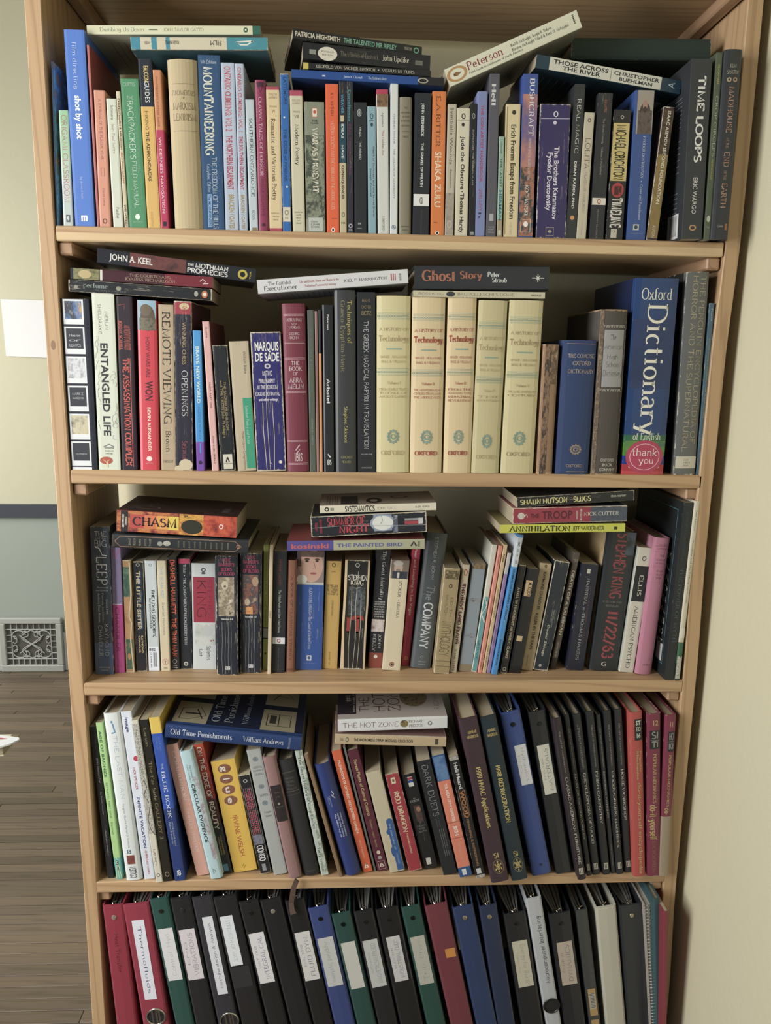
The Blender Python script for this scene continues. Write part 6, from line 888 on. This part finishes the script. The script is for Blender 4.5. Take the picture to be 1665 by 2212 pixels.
up(4,(1286,1298,1544,1320,1330,1886),'hc','#2b2d31','narrow black woodworking volume with lower small capitals, fifth of seven',[T('THE ART OF WOODWORKING',.08,.32,.44,.64,'#a5a39a','d','r'),T('RESTORING ANTIQUES',.345,.64,.36,.66,'#b9b6aa','d','r'),T('TIME-LIFE BOOKS',.81,.95,.4,.6,'#8f8d86','d','r')],wear=.1)
up(4,(1302,1321,1535,1332,1347,1887.5),'hc','#26292d','black woodworking volume on machines, sixth of seven',wwork('WOODWORKING MACHINES',.83),wear=.1,bulge=.04)
up(4,(1323,1345,1532,1349.5,1366,1884),'hc','#2a2d32','black woodworking volume on the home workshop, last of seven',wwork('HOME WORKSHOP',.67),wear=.1,bulge=.04)
up(4,(1356,1391,1538,1369.5,1392.5,1892),'hc','#b54c46','orange-red encyclopedia volume with black head label and tan rounded title',[R(.04,.165,.32,.98,'#22282a','spine_label'),T('ST',.05,.075,.42,.85,'#d0ccba','h','S'),T('TO',.087,.112,.42,.85,'#d0ccba','h','S'),T('16',.124,.15,.5,.82,'#d0ccba','h','S'),T('Popular',.23,.36,.7,.86,'#b5a36a','d','S'),T('Mechanics',.23,.4,.45,.62,'#b5a36a','d','S'),T('do-it-yourself encyclopedia',.42,.985,.5,.82,'#c0a86c','d','s')],wear=.4)
up(4,(1396,1429,1541,1397,1426,1891),'hc','#80304a','crimson encyclopedia volume with black label and striped gold title',[T('12',.04,.07,.4,.8,'#b39a62','h','S'),R(.1,.21,.15,.95,'#23262b','spine_label'),T('SI',.108,.148,.3,.8,'#8f8f8c','h','B'),L([(.158,.22),(.158,.88)],.0006,'#9a9a94'),T('TI',.166,.2,.3,.8,'#8f8f8c','h','B'),T('POPULAR MECHANICS',.24,.54,.42,.66,'#b5a063','d','R'),T('do-it-yourself',.55,.77,.2,.72,'#b5a063','d','B'),T('ENCYCLOPEDIA',.78,.98,.4,.62,'#9c8458','d','t')],wear=.5)
up(4,(1434,1464,1544,1423,1443,1891),'hc','#80304a','crimson encyclopedia volume with torn beige lower half against right upright',[T('11',.04,.07,.45,.72,'#b39a62','h','S'),R(.1,.22,.3,.95,'#23262b','spine_label'),T('HO',.108,.148,.4,.85,'#8f8f8c','h','B'),L([(.16,.35),(.16,.88)],.0006,'#9a9a94'),T('KI',.17,.205,.4,.85,'#8f8f8c','h','B'),T('POPULAR MECHANICS',.24,.56,.46,.7,'#b5a063','d','R'),T('do-',.565,.61,.3,.75,'#b5a063','d','B')],bands=((.62,1,'#a09078'),),wear=.4)
lie(4,(356.6,1579),(650,1608),33,'hc','#233f74','navy hardback lying flat with white serif title, cover with cream panels',[T('Old Time Punishments',.04,.49,.34,.74,'#d0d6da','d','r'),T('William Andrews',.57,.87,.34,.72,'#d0d6da','d','r'),T('DORSET',.905,.92,.1,.9,'#a3b0c4','u','r')],bulge=.05,wear=.1,d=.21,side='#1f2a44',ya=0,yb=0,top=[R(.03,.28,.06,.42,'#a39c80','cream_panel'),R(.03,.28,.5,.92,'#a39c80','cream_panel'),L([(.07,.12),(.07,.3),(.2,.34),(.26,.2),(.14,.12),(.07,.12)],.0014,'#2f2e2a','woodcut_drawing'),L([(.1,.22),(.22,.22)],.005,'#3a3a3c','woodcut_drawing'),L([(.18,.3),(.24,.14)],.002,'#2f2e2a','woodcut_drawing'),L([(.1,.6),(.2,.85),(.24,.6),(.12,.7)],.002,'#2f2e2a','woodcut_drawing'),T('Old Time',.31,.37,.12,.6,'#a9b0b8','h','r'),T('Punishments',.41,.47,.12,.8,'#a9b0b8','h','r'),T('William Andrews',.54,.58,.12,.78,'#9aa3b0','h','r'),R(.68,.94,.06,.42,'#a39c80','cream_panel'),R(.68,.94,.5,.92,'#a39c80','cream_panel'),L([(.72,.14),(.72,.34),(.9,.34),(.9,.14),(.72,.14)],.0016,'#2f2e2a','woodcut_drawing'),R(.74,.79,.18,.32,'#3c3a34','woodcut_drawing'),L([(.81,.14),(.81,.34)],.0016,'#2f2e2a','woodcut_drawing'),L([(.74,.6),(.82,.8),(.9,.65),(.76,.7)],.002,'#2f2e2a','woodcut_drawing')])
lie(4,(723,1597),(963,1603),23,'pb','#bfa985','cracked cream paperback lying flat under the white one',[T('THE ANDROMEDA STRAIN',.17,.44,.36,.66,'#3a3530','d','S'),T('MICHAEL CRICHTON',.45,.7,.36,.64,'#4c463c','d','S'),T('DELL',.05,.085,.35,.65,'#5a5244','d','s'),E(.11,.5,.015,.26,'#4a6a5a','publisher_emblem',.7),R(.9,.93,.2,.8,'#4c463c')],wear=.8,crease=.6,side='#9a7470',d=.11)
lie(4,(729.6,1568),(966,1560),29,'pb','#d5d8da','white paperback lying flat with dark red thin capitals',[T('THE HOT ZONE',.045,.55,.3,.7,'#6a2c3a','d','t'),E(.605,.5,.038,.3,('#6a5a3a','#8c7c50','#4a4030'),'virus_drawing'),T('RICHARD',.645,.78,.58,.78,'#5a5c5e','d','r'),T('PRESTON',.65,.78,.2,.4,'#5a5c5e','d','r'),E(.84,.48,.02,.18,'#4c5052','publisher_emblem',.75)],side='#b3aca8',wear=.1,d=.13,ya=0,yb=0,top=[R(.0,.17,.14,1,'#2c2830','cover_band'),T('#1',.07,.12,.5,.7,'#a3a3a0','h','S'),T('NEW YORK TIMES',.14,.16,.2,.9,'#a3a3a0','h','S'),T('THE',.2,.29,.2,.62,'#5a3038','h','t'),T('HOT',.33,.44,.2,.75,'#5a3038','h','t'),T('ZONE',.47,.58,.2,.95,'#5a3038','h','t'),E(.72,.6,.13,.3,('#4a4432','#8a7a5c','#33302a'),'virus_drawing'),T('RICHARD',.9,.95,.2,.8,'#7c7a78','h','t')])

# ================= bottom shelf: binders =================
def binder(root, t, h, d, base, items, label=None, rivet='#b9b4a2', hole=None, fill=1, slanted=0, ringb=True, hardc=None, pw='#8f8f8c'):
    """ring binder: vinyl spine and boards, sheets and a metal ring mechanism"""
    c = .0028; hw = t/2; r = min(.004, t*.12)
    prof = [(-hw, d), (-hw, .010), (-hw+.0009, .007), (-hw, .0045), (-hw+r*.3, r*.3), (-hw+r, 0), (0, -.0006), (hw-r, 0), (hw-r*.3, r*.3), (hw, .0045), (hw-.0009, .007), (hw, .010), (hw, d)]
    inner = [(max(-hw+c, min(hw-c, x)), max(y, c)) for x, y in prof]; n = len(prof)
    V = [(x, y, h) for x, y in prof]+[(x, y, h) for x, y in inner]+[(x, y, 0) for x, y in prof]+[(x, y, 0) for x, y in inner]
    F = []
    for k in range(n-1):
        F += [(2*n+k, 2*n+k+1, k+1, k), (n+k, n+k+1, 3*n+k+1, 3*n+k), (k, k+1, n+k+1, n+k), (2*n+k+1, 2*n+k, 3*n+k, 3*n+k+1)]
    F += [(0, n, 3*n, 2*n), (n-1, 2*n+n-1, 3*n+n-1, n+n-1)]
    m = cover(base, .28, .04, 0)
    mesh('vinyl_cover', V, F, m, root)
    # welded seam lines at the head of the spine
    tubev, tubef = [], []
    tube([(-hw+r, -.0004, h-.004), (hw-r, -.0004, h-.004)], .0004, tubev, tubef, 5)
    mesh('welded_seam', tubev, tubef, m, root)
    # sheets: a few separate fanned stacks
    sw = (t-2*c)*fill; k = max(2, int(sw/.006))
    for i in range(k):
        a = -sw/2+sw*i/k; b = a+sw/k*.82; mid = (a+b)/2*.55
        z1 = h-.009-.004*((i*7) % 3)/2; y0 = .020
        vs = [(mid-.001, y0, .008), (mid+.001, y0, .008), (b, y0+.05, .008), (b, d-.02, .008), (a, d-.02, .008), (a, y0+.05, .008)]
        vs += [(x, y, z1) for x, y, _ in vs]
        fs = [(0,5,4,3,2,1), (6,7,8,9,10,11)]+[(j, (j+1) % 6, 6+(j+1) % 6, 6+j) for j in range(6)]
        mesh('paper_sheets', vs, fs, pages(pw if i % 2 else '#a5a39b'), root)
    if ringb:
        vs, fs = [], []; boxv(-min(hw-c, .011), min(hw-c, .011), c, c+.0025, .006, h-.006, vs, fs)
        for zz in (h-.022, h*.5, .03):
            rr = min(hw-c-.001, .014)
            tube([(rr*math.cos(a), c+.004+rr*(1+math.sin(a))*.95, zz) for a in [math.pi*2*j/14 for j in range(15)]], .0013, vs, fs, 6)
        tube([(0, c+.002, h-.007), (-.003, c+.007, h-.003), (.0035, c+.009, h-.001)], .0016, vs, fs, 6)
        mesh('ring_mechanism', vs, fs, plain('#b5ad98', .25, 1, 'chrome'), root)
    def surf(u, v, off): return ((2*u-1)*(hw-r*.3), -.0006-off, h*(1-v))
    for (v, u) in ([(.075, .5)] if rivet else []):
        vs, fs = [], []; x, _, z = surf(u, v, 0)
        rr = .0042
        for y, q in ((-.0006, 1), (-.0014, .9), (-.0019, .45)):
            for j in range(12): vs.append((x+rr*q*math.cos(j*math.pi/6), y, z+rr*q*math.sin(j*math.pi/6)))
        for a in range(2):
            for j in range(12): fs.append((a*12+j, a*12+(j+1) % 12, a*12+12+(j+1) % 12, a*12+12+j))
        fs.append(tuple(range(24, 36)))
        mesh('rivet', vs, fs, plain(rivet, .3, .8, 'rivet_metal'), root)
    if hole:
        v, u, rad, dark = hole; x, _, z = surf(u, v, 0); N = 24
        vs, fs = [], []
        for i in range(N):
            a = 2*math.pi*i/N
            for j in range(6):
                b = 2*math.pi*j/6; q = rad+.0014*math.cos(b)
                vs.append((x+q*math.cos(a), -.0012-.0014*math.sin(b), z+q*math.sin(a)))
        for i in range(N):
            for j in range(6): fs.append((i*6+j, ((i+1) % N)*6+j, ((i+1) % N)*6+(j+1) % 6, i*6+(j+1) % 6))
        ringo = mesh('finger_ring', vs, fs, plain('#c0c0bc', .25, 1, 'chrome') if not dark else plain('#2a2c2f', .3, .3, 'black_metal'), root)
        mesh('finger_hole', [(x+rad*math.cos(2*math.pi*i/N), -.0008, z+rad*math.sin(2*math.pi*i/N)) for i in range(N)], [tuple(range(N))], plain('#1b1c1f', .7), ringo)
        if not dark:
            for du in (-.35, .1, .4):
                xx = x+du*rad; hh = math.sqrt(rad*rad-(du*rad)**2)*.9
                mesh('lever_glint', [(xx-.0016, -.0011, z-hh), (xx+.0016, -.0011, z-hh), (xx+.0016, -.0011, z+hh), (xx-.0016, -.0011, z+hh)], [(0, 1, 2, 3)], plain('#8d9094', .25, 1), ringo)
    decorate(root, items, t, h, surf)
FY = 2212
def bn(q, base, label, items=(), y=-.002, **kw):
    """a binder on the bottom shelf; its foot lies below the frame, so the two lower corners are given at the frame's bottom edge"""
    up(5,(q[0],q[1],q[2],q[3],q[4],FY),'hc',base,label,items,y=kw.pop('yy',y),d=kw.pop('d',.232),cat='binder' if kw.get('name') is None else kw.pop('cat'),name=kw.pop('name','ring_binder'),build=binder,**kw)
PW = '#dcdde2'
def lab(v0, v1, s, u0=.12, u1=.88, o='u', s2=None, col='#55585f', f='h', w=PW):
    it = [R(v0, v1, u0, u1, w, 'paper_label')]
    w_ = u1-u0; m = v1-v0
    if s: it.append(T(s, v0+m*.08, v1-m*.08, u0+w_*(.5 if s2 else .38), u0+w_*(.78 if s2 else .66), col, o, f, 'handwriting'))
    if s2: it.append(T(s2, v0+m*.25, v1-m*.3, u0+w_*.18, u0+w_*.32, col, o, f, 'handwriting'))
    return it
up(4,(1078,1125.5,1537,1152,1196.5,1906),'hc','#344c8c','tall blue ring binder with white paper label, beside the hexagon-sealed books',lab(.2,.44,'Hydraulics',.35,.95,'d','ENG','#9a9ca4','h','#c9ccd0')+[R(.93,.945,.45,.6,'#1f2a4c','stud')],y=-.006,d=.225,cat='binder',name='ring_binder',build=binder,rivet='#2a2c33')
up(4,(1140.5,1179,1536,1201,1241,1898),'hc','#282b2e','black ring binder whose cream label reads in capitals, left of the woodworking volumes',lab(.2,.5,'MATERIALS',.12,.86,'u','ENG 3306','#6a6d72','h','#cfcec0'),y=-.002,d=.225,cat='binder',name='ring_binder',build=binder,rivet='#33363a')
bn((220.4,266,1955,250,297),'#9a2f45','crimson ring binder at the far left with one silver rivet',[T('Heat Transfer',.18,.42,.4,.6,'#6a2030','d','h','handwriting')],rivet='#c9c4b4')
bn((268,317,1952,303,370),'#9c344a','crimson lever-arch binder with tall white label and steel finger ring',lab(.1,.605,'Thermofluids',.24,.72,'d',None,'#4a4d74','h','#dfe2f0'),rivet=None,hole=(.72,.56,.0155,0))
bn((321,363.5,1941,378,420),'#27554f','green ring binder beside the crimson ones, faintly pencilled label',lab(.18,.5,'Control  Hyd.',.12,.92,'u',None,'#b9bcc0','h'),rivet='#3c4240')
bn((365.5,411.5,1939,421,468),'#25272c','black ring binder labelled in thin capitals, right of the green one',lab(.19,.5,'VIBRATIONS',.1,.9,'u','ENG','#83838c','h','#d8d2da'),rivet='#4a4c50')
bn((413,458,1937,469,517),'#35363e','charcoal lever-arch binder with long curved label and steel finger ring',lab(.12,.6,'Machine design & Analysis',.3,.82,'u',None,'#34353c','h','#d9dee8'),rivet=None,hole=(.77,.6,.0155,0))
bn((459.5,509,1936,519,574),'#26272b','black ring binder whose white label sits high, dusty label pocket below',lab(.115,.42,'STRENGTH OF MAT.',.1,.66,'d',None,'#98a4ac','h','#dfe6ee')+[R(.43,.56,.05,.9,'#303136','label_pocket')],rivet=None)
bn((514.6,557,1946,576,624),'#232528','black ring binder with white label in blue capitals and cut corner',lab(.2,.52,'INTEGRAL CAL',.1,.9,'u','MAT 1102','#5a5c94','h','#dcdce0'),rivet='#33353a')
bn((559,607,1942,626,674),'#232529','plain black ring binder with one bright rivet and no label',[],rivet='#c3beb2')
bn((613,658.7,1944,676,720),'#222427','black ring binder whose label reads in outlined capitals, ribbon above it',lab(.2,.51,'FLUID DYN.',.1,.9,'u','ENG 3320','#6a6d8c','h','#d3d3d3'),rivet=None)
bn((663.5,709.7,1960,721,768),'#3a4c88','blue ring binder with faint slanted handwriting on its label',lab(.2,.53,'Applied Systems',.1,.9,'d',None,'#9c9ea4','h','#c3c6c6'),rivet='#23262c')
bn((713.5,758,1973,770,813),'#27504c','green ring binder with a blank white label',lab(.2,.53,'',.12,.9,'u',None,'#000000','h','#c6c8c2'),rivet='#20282a')
bn((762.5,806,1967,815,861),'#26282c','black ring binder with thin two-line pencilled capitals on its label',lab(.2,.53,'MAGNETICS/APPLIED',.1,.9,'u','AUTOMATION','#808488','h','#c0c3c3'),rivet='#33353a')
bn((809,861,1962,863,915),'#222427','black ring binder with label inside a clear pocket',lab(.19,.5,'INDUSTRIAL ELEC',.18,.8,'u','ELEN 2411','#62656c','h','#c6c8ca')+[L([(.17,.95),(.5,.95)],.0012,'#4c4e54','pocket_edge')],rivet='#33353a')
bn((866,906,1958,919,965),'#27524b','green ring binder between black and wine ones, faint handwriting',lab(.2,.53,'Trib. Phys',.1,.9,'u',None,'#a3a5a2','h','#b5b6ac'),rivet='#262b36')
bn((914,968,1954,973,1022),'#7a3a46','wine-coloured ring binder with small orange sticker',[R(.3,.36,.46,.92,'#d0882a','price_sticker')],rivet=None)
bn((975.5,1023,1958,1027,1075),'#2f436e','navy-blue ring binder with silver rivet and wrinkled vinyl',[],rivet='#b0a894')
bn((1029,1078,1956,1078,1110),'#2c3a58','dark blue ring binder with silver rivet, right of the navy one',[],rivet='#b0a894')
bn((1087,1136,1972,1124,1176),'#26292e','black ring binder with cream label of pencilled script',lab(.2,.54,'Energy for Rural',.14,.86,'d','Commun. Prot.','#9a9a90','h','#c3c0ac'),rivet='#2f3236')
bn((1134,1169.7,1940,1178,1214),'#b9bfc6','white ring binder with handwritten script and black finger hole',[T('Microcomputer Interfacing',.12,.56,.42,.7,'#3a3d46','u','h','handwriting')],rivet=None,hole=(.715,.55,.014,1),pw='#7c7c7c')
bn((1185,1232,1972,1217,1268),'#25282e','black ring binder labelled in capitals, right of the white one with the hole',lab(.21,.53,'DYNAMICS',.14,.88,'u','ENGR 21','#6a6a72','h','#b9ae9f'),rivet='#2f3238')
bn((1242,1270.6,1966,1273,1298),'#434746','narrow dark grey binder with orange barcode stickers',[R(.57,.77,.15,.85,'#b5935a','price_sticker'),R(.6,.72,.25,.75,'#b3b3a8','barcode_label')]+[R(.605+.011*k,.609+.011*k,.3,.7,'#2f3133','barcode_bar') for k in range(10)]+[R(.8,.95,.15,.85,'#b5935a','price_sticker'),E(.86,.5,.025,.22,'#5a4a34','printed_emblem',.8)],rivet=None)
bn((1285.5,1332,1958,1307,1354),'#c3c1b0','cream-white wide ring binder without label',[],rivet=None,fill=.5)
bn((1335.5,1390,1954,1355,1407),'#2f3439','black ring binder with pale rivet, left of the spiral notebooks',[],rivet='#b3ac98')
# right-hand end: spiral notebooks and folders
def spiral(root, t, h, d, base, items, coilx=0, coilc='#9a9a92'):
    hw = t/2
    vs, fs = [], []; boxv(-hw, -hw+.001, .002, d, 0, h, vs, fs); boxv(hw-.001, hw, .002, d, 0, h, vs, fs)
    mesh('cover', vs, fs, cover(base, .4, .2), root)
    vs, fs = [], []; boxv(-hw+.0012, hw-.0012, .003, d-.002, .002, h-.002, vs, fs); mesh('page_block', vs, fs, pages('#b5ab9c'), root)
    vs, fs = [], []; pts = []; n = int(h/.0065); rr = t*.5
    for i in range(n*8): a = i*math.pi/4; pts.append((rr*math.cos(a), .003+rr*math.sin(a)*.9, .004+i/8*.0065))
    tube(pts, .0006, vs, fs, 4); mesh('spiral_wire', vs, fs, plain(coilc, .3, .9, 'coil_wire'), root)
up(5,(1391.5,1406,1955,1407,1418,FY),'pb','#b0a79a','beige spiral notebook with pale wire coil beside the last black binder',[],y=-.016,d=.2,cat='notebook',name='spiral_notebook',build=spiral)
up(5,(1409,1427,1941,1418.5,1430,FY),'hc','#365a60','teal clothbound notebook between the spiral one and a red folder',[],y=-.03,d=.2,cat='notebook',name='notebook',wear=.2,bulge=.02)
up(5,(1433,1444,1968,1431,1440,FY),'pb','#8c3240','red folder wedged against the right upright',[],y=-.05,d=.2,cat='folder',name='folder',wear=.1)
# brown ribbon of the mauve hardback, hanging over the shelf edge
def ribbon():
    b = mv.matrix_world.translation; inv = mv.matrix_world.inverted()
    P_ = [at_y(641, 1899, -.004), at_y(640, 1903, -.008), at_y(634, 1918, -.009), at_y(631, 1935, -.0085), at_y(629, 1950, -.006), at_y(631, 1966, -.007), at_y(634, 1974, -.008)]
    vs, fs = [], []; w = .0042
    for i, p in enumerate(P_):
        d = (P_[min(i+1, len(P_)-1)]-P_[max(i-1, 0)]).normalized(); s = d.cross(Vector((0, 1, 0))).normalized()*w*(1.25 if i == len(P_)-1 else 1)
        for q in (p-s, p-s*.35, p+s*.35, p+s): vs.append(tuple(inv@(q+Vector((0, -.0006*(1 if q is not p else 0), 0)))))
    for i in range(len(P_)-1):
        for j in range(3): fs.append((4*i+j, 4*i+j+1, 4*i+5+j, 4*i+4+j))
    o = mesh('bookmark_ribbon', vs, fs, cover('#5d4a40', .6, 0, 0), mv); o['label'] = 'brown ribbon bookmark'
    o.modifiers.new('thickness', 'SOLIDIFY').thickness = .0005
bpy.context.view_layer.update()
ribbon()
# labels: each standing book is told by its look and by the neighbour it stands against
ROWN = {1: 'top shelf', 2: 'second shelf', 3: 'third shelf', 4: 'fourth shelf', 5: 'bottom shelf'}
def clip(s, n):
    w = s.replace(',', ' ,').split(); w = w[:n]
    while w and w[-1] in (',', 'with', 'and', 'a', 'its', 'of', 'the', 'to', 'in', 'at', 'by', 'small', 'one', 'white', 'black', 'long', 'whose', 'on', 'tall'): w.pop()
    return ' '.join(w).replace(' ,', ',')
for row, r, label, cat, x in BOOKS:
    s = label
    n = len(s.split())
    if x is None:
        if n+3 <= 16: s += ', ' + ROWN[row].replace(' shelf', ' row')
    elif n+3 <= 16: s += ', on ' + ROWN[row]
    r['label'] = s; r['category'] = cat; r['group'] = {1: 'books on the top shelf', 2: 'books on the second shelf', 3: 'books on the third shelf', 4: 'books on the fourth shelf', 5: 'binders on the bottom shelf'}[row]
